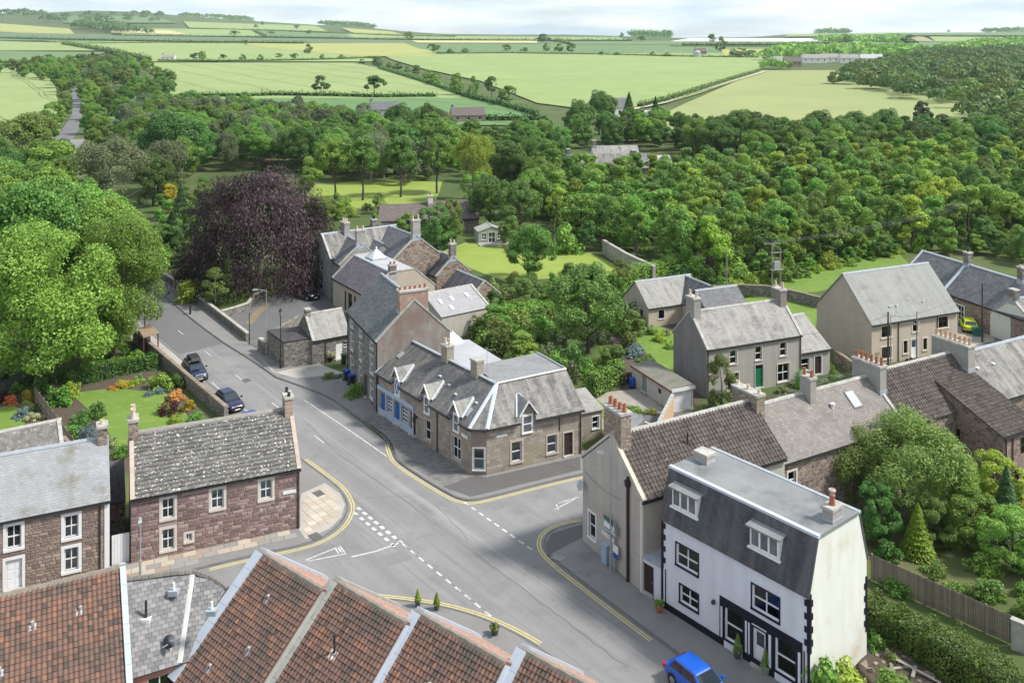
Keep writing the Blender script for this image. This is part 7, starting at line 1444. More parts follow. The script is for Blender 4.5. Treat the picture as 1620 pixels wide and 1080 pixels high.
mass('village_trees', [[(1210, 108), (1240, 112), (1262, 96), (1450, 92), (1450, 80), (1230, 80)], [(1480, 84), (1660, 84), (1660, 66), (1560, 70)], [(1290, 68), (1420, 70), (1430, 62), (1300, 62)]], 26, (9, 15), LM['mid'], 'far trees round the distant village', 6, 60)
# hedges
def hedge(px, h, w_, colour, label, dens=60, leaf=.16, name='hedge', cat='hedge', ter=False, group=None, wob=.15, z=0):
    P = [np.array(GT(*p) if ter else G(*p)) for p in px]; Vs = []; core = MB()
    for a, c in zip(P[:-1], P[1:]):
        d = c - a; L = np.linalg.norm(d[:2]); t = d / max(L, .01); nn = np.array([-t[1], t[0], 0]); n = int(dens * L * (h * 2 + w_))
        s = RN.uniform(0, 1, n); per = RN.uniform(0, 2 * h + w_, n); u = np.where(per < h, -w_ / 2, np.where(per < h + w_, per - h - w_ / 2, w_ / 2)); zz = np.where(per < h, per, np.where(per < h + w_, h, per - h - w_))
        bul = 1 + wob * np.sin(s * L * 1.7 + a[0]) * np.sin(s * L * .63 + 1)
        g0 = a[None] + d[None] * s[:, None]; C_ = g0 + nn[None] * (u * bul)[:, None] + np.stack([np.zeros(n), np.zeros(n), zz * bul], 1) + RN.normal(0, leaf * .45, (n, 3)); C_[:, 2] = np.maximum(C_[:, 2], g0[:, 2] + .03)
        o_ = np.where(per < h, -1, np.where(per < h + w_, 0, 1)); N_ = unit(nn[None] * o_[:, None] + np.array([0, 0, 1])[None] * np.where(o_ == 0, 1, .35)[:, None] + sphere(n) * .75)
        Vs.append(leaves(C_, N_, leaf * RN.uniform(.6, 1.4, n), .62))
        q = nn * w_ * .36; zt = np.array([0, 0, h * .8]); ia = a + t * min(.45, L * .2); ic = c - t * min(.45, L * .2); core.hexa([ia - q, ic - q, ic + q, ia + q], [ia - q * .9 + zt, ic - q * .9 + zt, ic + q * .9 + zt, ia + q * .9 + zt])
        for end, sg in ((a, -1), (c, 1)):
            m = int(dens * h * w_ * 1.3); C2 = end[None] + nn[None] * RN.uniform(-w_ / 2, w_ / 2, (m, 1)) + np.array([0, 0, 1])[None] * RN.uniform(0, h, (m, 1)) + RN.normal(0, leaf * .5, (m, 3)) - t[None] * sg * RN.uniform(0, .35, (m, 1)); Vs.append(leaves(C2, unit(t[None] * sg + sphere(m) * .8), leaf * RN.uniform(.6, 1.4, m), .62))
    o0 = Vector(P[0]); e = empty(name, o0, label=label, cat=cat, group=group); B = T(-o0)
    me = quadmesh('foliage', np.concatenate(Vs), LM[colour]); link('foliage', me, e, B); ob('dark_core', core, mk('hedge inner', (.02, .03, .012), rough=1), e, B, uv=False)  # solid near-black core: shade between the leaves painted in its colour
hedge([(1372, 990), (1420, 1016), (1470, 1046), (1545, 1092), (1640, 1150)], 2.0, 1.9, 'varn', 'big dark overgrown hedge running down to the lower right corner', 190, .135)
hedge([(112, 612), (150, 602), (190, 592), (248, 582)], 1.6, 1.1, 'varn', 'clipped hedge closing the left garden towards the big ash', 75, .17)
hedge([(1235, 648), (1262, 637), (1280, 630)], 1.0, 1.3, 'varn', 'low clipped hedge in the villa garden, left piece', 90, .13); hedge([(1285, 628), (1320, 618), (1352, 607)], 1.0, 1.4, 'varn', 'low clipped hedge in the villa garden, right piece', 90, .13); hedge([(1213, 655), (1228, 650)], 1.0, 1.3, 'varn', 'smallest low hedge block in the villa garden', 90, .13)
hedge([(960, 462), (1000, 450), (1040, 438), (1085, 428)], 2.4, 2.0, 'ash', 'bright hedge behind the garage bungalow', 55, .2)
hedge([(930, 628), (958, 615), (980, 604)], 2.2, 1.6, 'mid', 'garden hedge right of the corner house roof', 60, .18); hedge([(800, 515), (860, 500), (905, 478)], 1.8, 3.2, 'ash', 'bright creeper mound behind the corner house', 60, .2)
for i, (pp, lab) in enumerate((([(285, 154), (360, 155), (440, 153), (520, 154), (600, 156), (690, 155)], 'field hedge between wheat and pale barley'), ([(250, 98), (330, 99), (430, 98), (520, 96), (600, 93)], 'field hedge behind the pale barley'), ([(70, 68), (150, 69), (300, 70), (420, 70)], 'far dark hedge across the left fields'), ([(600, 110), (650, 125), (690, 138), (740, 156), (800, 170), (850, 185)], 'field hedge running down between the barley fields'), ([(690, 87), (800, 86), (950, 88), (1060, 91), (1200, 93)], 'field hedge along the top of the big smooth field'), ([(1010, 172), (1050, 163), (1095, 149), (1150, 131), (1200, 116)], 'hedge bank beside the farm track'), ([(100, 72), (180, 70), (240, 70)], 'short far hedge on the left'), ([(1060, 75), (1200, 76), (1380, 78)], 'row of far bushes below the white crop covers'), ([(0, 101), (70, 100)], 'field hedge at the left edge'), ([(720, 192), (760, 193), (850, 192)], 'garden hedge at the foot of the wheat field'))):
    hedge(pp, 2.6, 2.6, 'dark', lab, 1.6, 1.1, ter=True, group=None)
for pp, lab in (([(-20, 62), (150, 66), (300, 69), (480, 71)], 'far hedgerow below the left hill'), ([(180, 58), (300, 60), (420, 61), (560, 64)], 'far hedgerow across the left hill foot'), ([(300, 47), (420, 50), (545, 55)], 'far hedgerow climbing the left hill'), ([(560, 64), (700, 66), (860, 67), (1000, 67)], 'far hedgerow below the central skyline'), ([(545, 55), (640, 59), (720, 60)], 'far hedgerow under the central skyline trees'), ([(880, 66), (900, 72)], 'short far hedge in the central fields'), ([(1080, 74), (1240, 74), (1330, 70)], 'far hedgerow in front of the white crop covers'), ([(1330, 60), (1480, 60), (1640, 61)], 'far hedgerow along the right hill'), ([(400, 50), (420, 60)], 'steep far hedge on the left hill'), ([(100, 72), (170, 84), (235, 100)], 'slanting hedge left of the barley')):
    hedge(pp, 5.5, 6, 'far', lab, .22, 2.6, ter=True)
# garden planting
GP = random.Random(21)
def shrub(c, px, py, h, w_, label, k=None, **kw): return plant(k or GP.choice(['bush', 'bushb', 'bushf']), c, G(px, py), h, w_, label, cat='shrub', var=GP.randrange(2), **kw)
for a in (('mid', 92, 640, 2.6, 3.6, 'light green shrub at the left end of the clipped hedge'), ('lime', 108, 628, 2.2, 3.0, 'yellow green shrub by the garden fence'), ('maroon', 268, 654, 2.3, 2.8, 'dark maroon shrub on the lawn edge by the road wall'), ('orange', 282, 634, 1.6, 2.2, 'orange flowered shrub by the road wall'), ('gold', 296, 648, 1.4, 1.8, 'yellow leaved shrub by the road wall'), ('lime', 276, 668, 1.1, 1.8, 'lime green low shrub below the maroon one'), ('mid', 312, 668, 1.8, 2.6, 'green shrub against the road wall bottom'), ('olive', 325, 675, 1.6, 2.0, 'olive shrub at the cottage end of the wall'), ('mid', 255, 615, 2.6, 3.4, 'tall green shrub beside the clipped hedge end'), ('dark', 278, 612, 2.2, 2.6, 'dark shrub in the hedge and wall corner'), ('gold', 195, 612, .9, 2.8, 'yellow and orange flower bed before the hedge'), ('orange', 180, 615, .8, 1.6, 'orange flower clump before the hedge'), ('lime', 215, 608, 1.1, 2.2, 'fresh green clump in the hedge border'), ('white', 222, 604, 1.2, 1.4, 'white flowered bush before the hedge'), ('blue', 236, 626, .9, 1.3, 'blue grey clump on the lawn'), ('blue', 252, 622, .8, 1.6, 'blue green low plant near the wall'), ('dark', 128, 672, 2.0, 2.6, 'dark green bush at the lawn left side'), ('dark', 150, 660, 2.4, 2.2, 'round standard tree bush on the lawn edge'), ('blue', 138, 700, 2.2, 3.0, 'blue grey bush above the slate roof'), ('mid', 112, 690, 1.8, 2.6, 'green border bush left of the blue grey one'), ('pinkf', 165, 705, 1.4, 2.4, 'pale pink flowered bush by the chimney'), ('lime', 145, 718, 1.5, 2.4, 'lime border bush above the left house ridge'), ('white', 122, 665, 1.0, 2.0, 'white flowered border clump'), ('mid', 188, 722, 1.6, 2.2, 'bush behind the passage between the cottages'),
          ('gold', 43, 635, 1.7, 1.6, 'bright yellow shrub in the left edge garden'), ('orange', 16, 640, 1.3, 2.0, 'coral azalea in the left edge garden'), ('maroon', 2, 636, 2.0, 2.0, 'maroon bush at the left image edge'), ('cream', 54, 664, 1.1, 1.9, 'cream variegated round bush'), ('blue', 35, 660, 1.3, 2.0, 'grey blue bush behind the variegated one'), ('dark', 45, 648, 1.2, 2.0, 'dark bush under the yellow shrub'),
          ('mid', 562, 628, 2.0, 2.6, 'green bush by the tall stone house door'), ('olive', 520, 600, 1.1, 1.8, 'grassy clump by the blue bins'), ('grey', 534, 598, 1.0, 1.5, 'grey leaved clump beside the blue bins'), ('cream', 522, 560, 2.6, 2.0, 'yellow flowered potted shrub by the low cottage'),
          ('blue', 1000, 560, 2.6, 3.6, 'blue spruce bush behind the long shed'), ('mid', 1022, 575, 2.2, 2.6, 'green bush left of the villa gable'), ('white', 1010, 530, 1.4, 2.4, 'white flowering border by the garage bungalow'), ('lime', 1045, 540, 1.5, 2.2, 'lime shrub near the villa gable'), ('olive', 1030, 528, 1.4, 2.4, 'mixed border under the bungalow window'), ('pinkf', 1052, 530, 1.1, 1.5, 'pink flowered clump near the villa corner'), ('mid', 1060, 552, 1.2, 1.6, 'small bush at the villa gable foot'),
          ('mid', 1268, 612, 2.4, 2.8, 'rounded green shrub by the villa bay window'), ('pinkf', 1240, 622, 1.1, 1.8, 'pink flower clump before the villa'), ('grey', 1278, 632, .9, 1.8, 'lavender clump beside the villa path'), ('pinkf', 1322, 600, 1.0, 1.6, 'magenta flower clump near the villa extension'), ('mid', 1315, 590, 1.6, 1.0, 'climber on the villa extension corner'), ('dark', 1130, 655, 2.0, 2.2, 'dark bush under the slender villa tree'),
          ('mid', 1000, 655, 1.3, 3.2, 'vegetable patch clump in the yard garden'), ('maroon', 975, 645, .9, 1.8, 'brown red bush in the yard garden'), ('gold', 1031, 655, 1.0, 1.0, 'yellow potted plant beside the shed'), ('dark', 905, 590, 4.2, 4.2, 'dark green bush mass behind the corner house'), ('mid', 880, 600, 4.0, 4.0, 'leafy bush right above the corner house roof'), ('olive', 860, 585, 3.6, 4.0, 'olive bush above the corner house roof'), ('grey', 900, 605, 3.4, 3.6, 'grey green bush at the corner house gable'), ('mid', 935, 595, 3.8, 3.6, 'green bush between corner house and shed garden'), ('lime', 952, 590, 3.6, 2.6, 'yellow green bush behind the yard hedge'), ('mid', 972, 585, 3.0, 2.8, 'garden bush left of the shed roof'),
          ('mid', 775, 552, 4.2, 4.6, 'green shrub behind the pale flat roof'), ('olive', 800, 560, 4.4, 5.0, 'brownish shrub behind the pale flat roof'), ('mid', 828, 565, 4.4, 4.6, 'mixed shrub beside the flat roof end'), ('olive', 815, 530, 4.2, 5.2, 'olive shrub in the middle of the rear garden'), ('ash', 855, 530, 3.8, 4.8, 'bright climbing mound in the rear garden'), ('mid', 760, 530, 3.6, 4.0, 'shrub by the pale roofed range'), ('mid', 785, 500, 3.0, 4.2, 'bush right of the mansion end gable'), ('dark', 700, 412, 1.6, 1.6, 'small bush in the mansion yard'),
          ('ash', 1306, 1122, 4.1, 3.2, 'bright climber mound at the white house corner'), ('lime', 1350, 1112, 3.2, 3.6, 'bright climber mound in front of the rubble yard'), ('ash', 1405, 1120, 2.5, 3.8, 'bright climber mound at the bottom edge'), ('mid', 1385, 1025, 1.3, 1.8, 'weedy bush beside the white gable foot'), ('olive', 1410, 1050, 1.0, 1.6, 'weeds on the rubble heap'), ('mid', 1505, 950, 1.7, 2.4, 'bush leaning on the timber fence'), ('mid', 1420, 935, 1.6, 2.6, 'bush at the near end of the timber fence'), ('mid', 1565, 985, 1.4, 2.2, 'bush at the right end of the fence'),
          ('maroon', 1440, 573, .9, 1.3, 'red flowering pot plant by the flats door'), ('olive', 1470, 572, .9, 1.6, 'low border plant by the flats door'), ('dark', 1382, 575, .8, .9, 'small round bush at the flats corner'), ('olive', 1505, 566, .9, 1.5, 'border plant under the flats right window'),
          ('bushy', 0, 0, 0, 0, '')):
    if a[3]: shrub(*a)
wood([(1110, 478), (1180, 448), (1290, 425), (1420, 398), (1425, 404), (1300, 432), (1190, 470), (1130, 490)], 2.6, [('tuft', 'lime'), ('tuft', 'ash'), ('bushb', 'mid')], (.8, 1.5), 'rank green weed clump in the meadow by the pole', 'meadow weed clumps', seed=31, maxn=60, wr=(1.0, 1.6))
wood([(110, 605), (150, 560), (215, 545), (240, 575), (180, 590)], 1.8, [('tuft', 'mid'), ('bushb', 'dark'), ('bush', 'mid'), ('tuft', 'lime')], (1.0, 2.4), 'undergrowth bush below the big ash trees', 'undergrowth bushes', seed=32, maxn=60, wr=(1.0, 1.5))
wood([(-60, 600), (110, 600), (95, 620), (-60, 630)], 2.0, [('bush', 'dark'), ('bushb', 'mid')], (1.6, 2.6), 'shady bush along the left garden end', 'shady garden bushes', seed=33, maxn=30, wr=(1.0, 1.4))
wood([(1380, 868), (1640, 850), (1640, 990), (1560, 968), (1480, 932), (1392, 892)], 2.2, [('bush', 'mid'), ('bushb', 'olive'), ('bush', 'dark'), ('bushb', 'ash')], (1.3, 2.3), 'garden bush in the overgrown strip behind the fence', 'bushes behind the fence', seed=34, maxn=50, wr=(.9, 1.4))
wood([(1130, 452), (1200, 440), (1300, 420), (1430, 396), (1440, 402), (1310, 428), (1200, 450), (1140, 462)], 2.4, [('bush', 'mid'), ('woodc', 'ash'), ('bushb', 'lime'), ('woodb', 'mid')], (2.0, 4.0), 'edge bush of the plantation by the meadow', 'plantation edge bushes', seed=35, maxn=60, wr=(.9, 1.3))
wood([(745, 500), (775, 470), (870, 448), (985, 455), (1000, 480), (1010, 560), (985, 600), (935, 600), (880, 590), (820, 580), (770, 560)], 2.9, [('bush', 'mid'), ('bushb', 'olive'), ('woodb', 'mid'), ('woodc', 'olive'), ('bush', 'ash'), ('woodb', 'dark'), ('bushb', 'grey')], (2.6, 4.6), 'overgrown garden shrub behind the corner house', 'rear garden shrubs', avoid=[(8.6, 104.8, 3.0)], seed=36, maxn=70, wr=(.9, 1.25))
wood([(795, 385), (870, 385), (940, 398), (900, 402), (810, 398)], 4.5, [('wood', 'dark'), ('woodb', 'mid'), ('bush', 'mid')], (4.5, 7), 'tree behind the rear lawn', 'trees behind the rear lawn', seed=37, maxn=30)
wood([(1425, 398), (1500, 392), (1660, 396), (1660, 428), (1560, 405), (1470, 402)], 3.2, [('woodb', 'mid'), ('wood', 'ash'), ('bush', 'mid'), ('woodc', 'sage'), ('bushb', 'lime'), ('woodb', 'dark')], (3.0, 6.5), 'bushy tree just behind the long steading', 'trees behind the steading', seed=38, maxn=60, wr=(.8, 1.1))
wood([(1045, 430), (1125, 452), (1210, 436), (1300, 418), (1430, 396), (1432, 388), (1300, 408), (1205, 424), (1120, 438), (1060, 418)], 3.0, [('bush', 'dark'), ('bush', 'mid'), ('bushb', 'mid'), ('bush', 'varn')], (2.5, 4.2), 'leafy bush closing the front of the plantation', 'plantation front bushes', seed=39, maxn=60, wr=(1.0, 1.4))
wsum()
# ---------------- vehicles ----------------
def paint(name, c): return mk(name, c, rough=.3, spec=.4, coat=.45, uv=False)
TYRE = mk('tyre rubber', (.02, .02, .022), rough=.8); ALLOY = mk('alloy wheel', (.42, .43, .45), rough=.35, metal=.7); CARGL = mk('tinted car glass', (.02, .028, .035), rough=.05, spec=.9)
LAMPW = mk('headlamp', (.75, .77, .8), rough=.1, spec=.8); LAMPR = mk('tail lamp', (.45, .01, .02), rough=.2); PLATE = mk('number plate', (.70, .70, .62), rough=.5); PLAST = mk('black plastic', (.02, .02, .022), rough=.6)
def car(label, p, head, col, L=4.2, W=1.78, Ht=1.46, suv=False, box=False, bull=False):
    """hatchback or off-roader; local +x is forward"""
    e = empty('parked_car', p, head, label=label, cat='car'); b = .28 if suv else .18; belt = Ht * .64; hood = Ht * (.62 if suv else .58); w2 = W / 2
    st = [(-L / 2, .42 + b, belt * .80, .80), (-L / 2 + .06, .2 + b, belt * .97, .90), (-L / 2 + .35, b + .04, belt, .98), (-L * .2, b, belt, 1), (L * .12, b, belt * .985, 1), (L * .24, b, hood * 1.02, 1), (L * .38, b + .02, hood * .97, .96), (L / 2 - .12, b + .08, hood * .84, .86), (L / 2, b + .2, hood * .62, .72)]
    mb = MB(); k = 9
    for x, zb, zt, wf in st:
        w_ = w2 * wf; zm = zb + (zt - zb) * .45; mb.v += [(x, -w_ * .86, zb), (x, -w_ * .98, zb + .08), (x, -w_, zm), (x, -w_ * .96, zt - .06), (x, -w_ * .84, zt), (x, 0, zt + .03), (x, w_ * .84, zt), (x, w_ * .96, zt - .06), (x, w_, zm), (x, w_ * .98, zb + .08), (x, w_ * .86, zb)]
    k = 11; n = len(st)
    mb.f = [(i * k + j, (i + 1) * k + j, (i + 1) * k + (j + 1) % k, i * k + (j + 1) % k)[::-1] for i in range(n - 1) for j in range(k)] + [tuple(range(k)), tuple(range((n - 1) * k, n * k))[::-1]]
    bo_ = ob('body', mb, col, e, smooth=True, uv=False); sm_ = bo_.modifiers.new('round', 'SUBSURF'); sm_.levels = sm_.render_levels = 2
    xr0, xr1 = -L / 2 + (.12 if suv else .30), L * .24; tr0, tr1 = -L / 2 + (.38 if suv else .72), L * (.06 if suv else .04); wb, wt = w2 * .90, w2 * .70
    r0 = [(xr0, -wb, belt - .02), (xr1, -wb, belt - .04), (xr1, wb, belt - .04), (xr0, wb, belt - .02)]; r1 = [(tr0, -wt, Ht - .06), (tr1, -wt, Ht - .06), (tr1, wt, Ht - .06), (tr0, wt, Ht - .06)]
    r2 = [(tr0 + .12, -wt * .8, Ht), (tr1 - .15, -wt * .8, Ht), (tr1 - .15, wt * .8, Ht), (tr0 + .12, wt * .8, Ht)]
    ob('roof', MB().raw(r0 + r1 + r2, [(0, 1, 5, 4), (1, 2, 6, 5), (2, 3, 7, 6), (3, 0, 4, 7), (4, 5, 9, 8), (5, 6, 10, 9), (6, 7, 11, 10), (7, 4, 8, 11), (8, 9, 10, 11)]), col, e, uv=False, smooth=False).modifiers.new('soft', 'BEVEL').segments = 3
    def pane(name, q, ins=(.06, .06, .12, .1)):
        q = [Vector(v) for v in q]; nn = (q[1] - q[0]).cross(q[3] - q[0]).normalized(); B = lambda s, t: (q[0].lerp(q[1], s)).lerp(q[3].lerp(q[2], s), t)
        l, r_, d_, u_ = ins; ob(name, MB().slab([B(l, d_) + nn * .012, B(1 - r_, d_) + nn * .012, B(1 - r_, 1 - u_) + nn * .012, B(l, 1 - u_) + nn * .012], .01), CARGL, e, uv=False)
    pane('windscreen', (r0[1], r0[2], r1[2], r1[1])); pane('rear_window', (r0[3], r0[0], r1[0], r1[3]), (.08, .08, .2, .1))
    for s, q in ((0, (r0[0], r0[1], r1[1], r1[0])), (1, (r0[2], r0[3], r1[3], r1[2]))):
        a = (.06, .55) if not s else (.10, .51); pane('side_window', q, (.07, .53, .14, .1)); pane('side_window', q, (.50, .10, .14, .1))
    for s in (-1, 1):
        for x in (-L * .31, L * .31):
            r_ = .33 if not suv else .37; M = T((x, s * (w2 - .10), r_)) @ Matrix.Rotation(R(90), 4, 'X')
            t = ob('wheel', MB().lathe([(r_ * .6, -.1), (r_ * .95, -.1), (r_, -.06), (r_, .06), (r_ * .95, .1), (r_ * .6, .1)], 20), TYRE, e, M, uv=False)
            mb = MB().lathe([(.01, -.115), (r_ * .62, -.105), (r_ * .62, .105), (.01, .115)], 14)
            ob('rim', mb, ALLOY, t, uv=False)
            ob('wheel_arch', MB().lathe([(r_ * 1.14, -.11), (r_ * 1.14, .085), (r_ * .9, .086)], 18), PLAST, e, M, uv=False)
        ob('headlight', MB().hexa([(L / 2 - .28, s * w2 * .62, hood * .64), (L / 2 - .02, s * w2 * .42, hood * .62), (L / 2 + .01, s * w2 * .42, hood * .70), (L / 2 - .28, s * w2 * .86, hood * .70)], [(L / 2 - .36, s * w2 * .62, hood * .84), (L / 2 - .13, s * w2 * .42, hood * .80), (L / 2 - .13, s * w2 * .44, hood * .82), (L / 2 - .36, s * w2 * .88, hood * .86)]), LAMPW, e, uv=False)
        ob('tail_light', MB().box(-L / 2 - .015, -L / 2 + .16, s * w2 * .80 - .11, s * w2 * .80 + .11, belt * .68, belt * .90), LAMPR, e, uv=False)
        ob('mirror', MB().box(L * .15, L * .15 + .16, s * (w2 + .02), s * (w2 + .20), belt, belt + .13), col, e, uv=False)
        ob('door_handle', MB().box(-L * .02, L * .02, s * w2 - .012, s * w2 + .012, belt * .84, belt * .87), ALLOY, e, uv=False)
    ob('bumper', MB().box(L / 2 - .10, L / 2 + .03, -w2 * .66, w2 * .66, b + .08, b + .26), PLAST, e, uv=False); ob('grille', MB().box(L / 2 - .05, L / 2 + .02, -w2 * .38, w2 * .38, hood * .58, hood * .74), PLAST, e, uv=False)
    ob('front_plate', MB().box(L / 2 + .03, L / 2 + .045, -.26, .26, b + .13, b + .24), PLATE, e, uv=False); ob('rear_plate', MB().box(-L / 2 - .02, -L / 2 - .005, -.26, .26, belt * .5, belt * .62), PLATE, e, uv=False)
    if box:
        ob('roof_box', MB().hexa([(-1.1, -.55, Ht + .14), (.55, -.5, Ht + .14), (.55, .5, Ht + .14), (-1.1, .55, Ht + .14)], [(-1.05, -.5, Ht + .46), (.35, -.44, Ht + .42), (.35, .44, Ht + .42), (-1.05, .5, Ht + .46)]), PLAST, e, uv=False)
        for x in (-.9, .2): ob('roof_bar', MB().box(x - .03, x + .03, -.68, .68, Ht + .0, Ht + .14), ALLOY, e, uv=False)
    if bull:
        ob('bull_bar', MB().tube([(L / 2 + .1, -.5, b + .1), (L / 2 + .16, -.5, hood * .9), (L / 2 + .16, .5, hood * .9), (L / 2 + .1, .5, b + .1)], .04, 8).tube([(L / 2 + .14, -.5, hood * .66), (L / 2 + .14, .5, hood * .66)], .03, 8), mk('chrome', (.8, .8, .82), rough=.12, metal=1), e, uv=False)
    return e
hd = math.atan2(-.776, .63); pz = lambda x, y, z=.13: Vector((G(x, y).x, G(x, y).y, z))
NAVY = paint('navy car paint', (.008, .012, .045)); CBLACK = paint('black car paint', (.008, .008, .01)); CBLUE = paint('bright blue car paint', (.003, .085, .47)); LIME = paint('lime yellow car paint', (.50, .62, .01)); RBLUE = paint('royal blue car paint', (.008, .03, .30))
car('dark blue off-roader with black roof box and chrome bull bar by the garden wall', pz(308, 598), R(-55), NAVY, 4.3, 1.8, 1.72, True, True, True)
car('dark navy hatchback parked behind the off-roader by the wall', pz(362, 645), R(-50), NAVY, 4.1, 1.75, 1.44)
car('royal blue car mostly hidden behind the lichened roof', pz(402, 684), R(-50), RBLUE, 4.2, 1.78, 1.46)
car('black off-roader parked in the mansion courtyard', pz(486, 471, .04), R(-47), CBLACK, 4.5, 1.85, 1.7, True)
car('bright blue hatchback parked before the white shop front', (10.35, 50.3, .02), R(-57), CBLUE, 4.25, 1.79, 1.45)
car('lime yellow hatchback parked by the steading', (56.4, 113.2, .04), R(72), LIME, 4.1, 1.8, 1.45)
# ---------------- street furniture ----------------
def bin_(label, p, rz, body, lid, h=1.05):
    e = empty('wheelie_bin', p, rz, label=label, cat='bin'); ob('body', MB().hexa([(-.22, -.22, .08), (.22, -.22, .08), (.22, .25, .08), (-.22, .25, .08)], [(-.28, -.3, h), (.28, -.3, h), (.28, .33, h), (-.28, .33, h)]), body, e, uv=False)
    ob('lid', MB().hexa([(-.3, -.34, h), (.3, -.34, h), (.3, .34, h + .03), (-.3, .34, h + .03)], [(-.26, -.3, h + .06), (.26, -.3, h + .06), (.26, .3, h + .1), (-.26, .3, h + .1)]), lid, e, uv=False)
    for s in (-1, 1): ob('wheel', MB().cyl((s * .24, .3, .1), (s * .31, .3, .1), .1, n=12), TYRE, e, uv=False)
    ob('handle', MB().cyl((-.24, .38, h + .02), (.24, .38, h + .02), .02, n=6), body, e, uv=False)
BBLUE = mk('blue bin plastic', (.01, .06, .40), rough=.45); BDARK = mk('dark bin plastic', (.02, .025, .05), rough=.5)
bin_('blue lidded wheelie bin beside the tall stone house', pz(549, 604, .12), R(40), BDARK, BBLUE); bin_('dark blue wheelie bin standing in front of the other by the tall house', pz(556, 611, .12), R(40), BDARK, BBLUE)
bin_('green wheelie bin by the low cottage door', pz(544, 578, .12), R(20), mk('green bin plastic', (.01, .06, .03), rough=.5), mk('green bin plastic', (.01, .06, .03)))
ob('water_barrel', MB().lathe([(.26, 0), (.31, .2), (.33, .5), (.31, .85), (.26, 1.0), (.22, 1.02), (.2, .98)], 16), BBLUE, None, T(pz(1000, 613, .03)), uv=False, smooth=True, label='blue water barrel beside the long shed', cat='barrel')
ob('crate', MB().hexa([(-.5, -.4, 0), (.5, -.4, 0), (.5, .4, 0), (-.5, .4, 0)], [(-.6, -.5, .55), (.6, -.5, .55), (.6, .5, .55), (-.6, .5, .55)]), BBLUE, None, T(pz(1537, 556, .03)) @ RZ(.4), uv=False, label='blue plastic tub behind the terrace chimneys', cat='tub')
def lamp(label, px, py, h, kind='street', rz=0, z=.12, col=GALV, arm=1.1):
    p = pz(px, py, z); e = empty('lamp_post', p, rz, label=label, cat='lamp post')
    if kind == 'lantern':
        ob('post', MB().lathe([(.13, 0), (.13, .9), (.07, 1.0), (.05, h - .7), (.09, h - .65), (.04, h - .6)], 10), CAST, e, uv=False)
        ob('lantern', MB().lathe([(.12, h - .6), (.24, h - .15), (.24, h - .12)], 6), mk('lantern glass', (.25, .27, .28), rough=.2), e, uv=False); ob('cap', MB().lathe([(.27, h - .12), (.1, h + .08), (.04, h + .18), (.06, h + .22), (.01, h + .26)], 6), CAST, e, uv=False)
    else:
        ob('post', MB().lathe([(.085, 0), (.085, 1.2), (.055, 1.25), (.042, h)], 10), col, e, uv=False)
        ob('arm', MB().tube([(0, 0, h), (arm * .5, 0, h + .12), (arm, 0, h + .14)], .03, 6), col, e, uv=False); ob('lamp_head', MB().hexa([(arm - .1, -.11, h + .08), (arm + .5, -.13, h + .08), (arm + .5, .13, h + .08), (arm - .1, .11, h + .08)], [(arm - .06, -.07, h + .22), (arm + .4, -.09, h + .2), (arm + .4, .09, h + .2), (arm - .06, .07, h + .22)]), GALV, e, uv=False)
    return e
lamp('tall galvanised lamp post by the courtyard entrance', 421.5, 564, 7.3, rz=R(180)); lamp('black lantern post at the corner of the rubble outbuilding', 444, 584, 6.3, 'lantern')
lamp('slim lamp post in front of the red stone cottage', 222, 917, 3.9, rz=R(-70), arm=.15); lamp('lamp post against the grey harled gable', 966, 904, 7.7, rz=R(160), arm=.5)
# sign cluster on the harled gable corner
e = empty('sign_post', pz(972, 906, .12), R(-60), label='short grey post with finger signs and parking plates by the harled gable', cat='sign post')
SB = mk('sign blue', (.03, .07, .35), rough=.4); SW = mk('sign white', (.72, .74, .74), rough=.4); SG = mk('sign grey back', (.16, .19, .22), rough=.5); SGN = mk('sign green', (.04, .14, .09), rough=.4)
ob('post', MB().cyl((0, 0, 0), (0, 0, 3.35), .045, n=8), GALV, e, uv=False); ob('bollard_sleeve', MB().cyl((0, 0, 0), (0, 0, .95), .08, n=10), GALV, e, uv=False)
for nm_, x0, x1, z0, z1, m_ in (('finger_sign', -1.15, -.1, 3.1, 3.35, SGN), ('direction_sign', -1.1, .2, 2.45, 2.95, SW), ('finger_sign', -1.35, .05, 1.95, 2.2, SW), ('parking_plate', -.05, .5, 1.35, 1.85, SW), ('parking_plate', -.05, .5, .98, 1.33, SB), ('round_sign', .1, .4, 2.5, 3.2, SG)):
    o = ob(nm_, MB().box(x0, x1, -.075, -.05, z0, z1), m_, e, uv=False)
    if nm_ == 'direction_sign':
        ob('chevron', MB().raw([(-.1, -.08, 2.5), (.02, -.08, 2.7), (-.1, -.08, 2.9), (-.02, -.08, 2.9), (.1, -.08, 2.7), (-.02, -.08, 2.5)], [(0, 1, 4, 5), (1, 2, 3, 4)]), SG, o, uv=False); ob('border', MB().box(-1.06, -.25, -.079, -.076, 2.5, 2.62), SG, o, uv=False)
    if nm_ == 'finger_sign' and m_ is SW: ob('border', MB().box(-1.3, 0, -.079, -.076, 2.0, 2.03).box(-1.3, 0, -.079, -.076, 2.12, 2.15), SG, o, uv=False)
o = ob('cabinet', MB().box(-.28, .28, -.19, .19, .0, 1.25).box(-.31, .31, -.22, .22, 1.25, 1.31), mk('pale blue cabinet', (.30, .42, .55), (.27, .38, .50), 2, rough=.5), None, T(pz(958.5, 893, .12)) @ RZ(R(-58)), uv=False, label='pale blue utility cabinet against the harled gable', cat='cabinet')
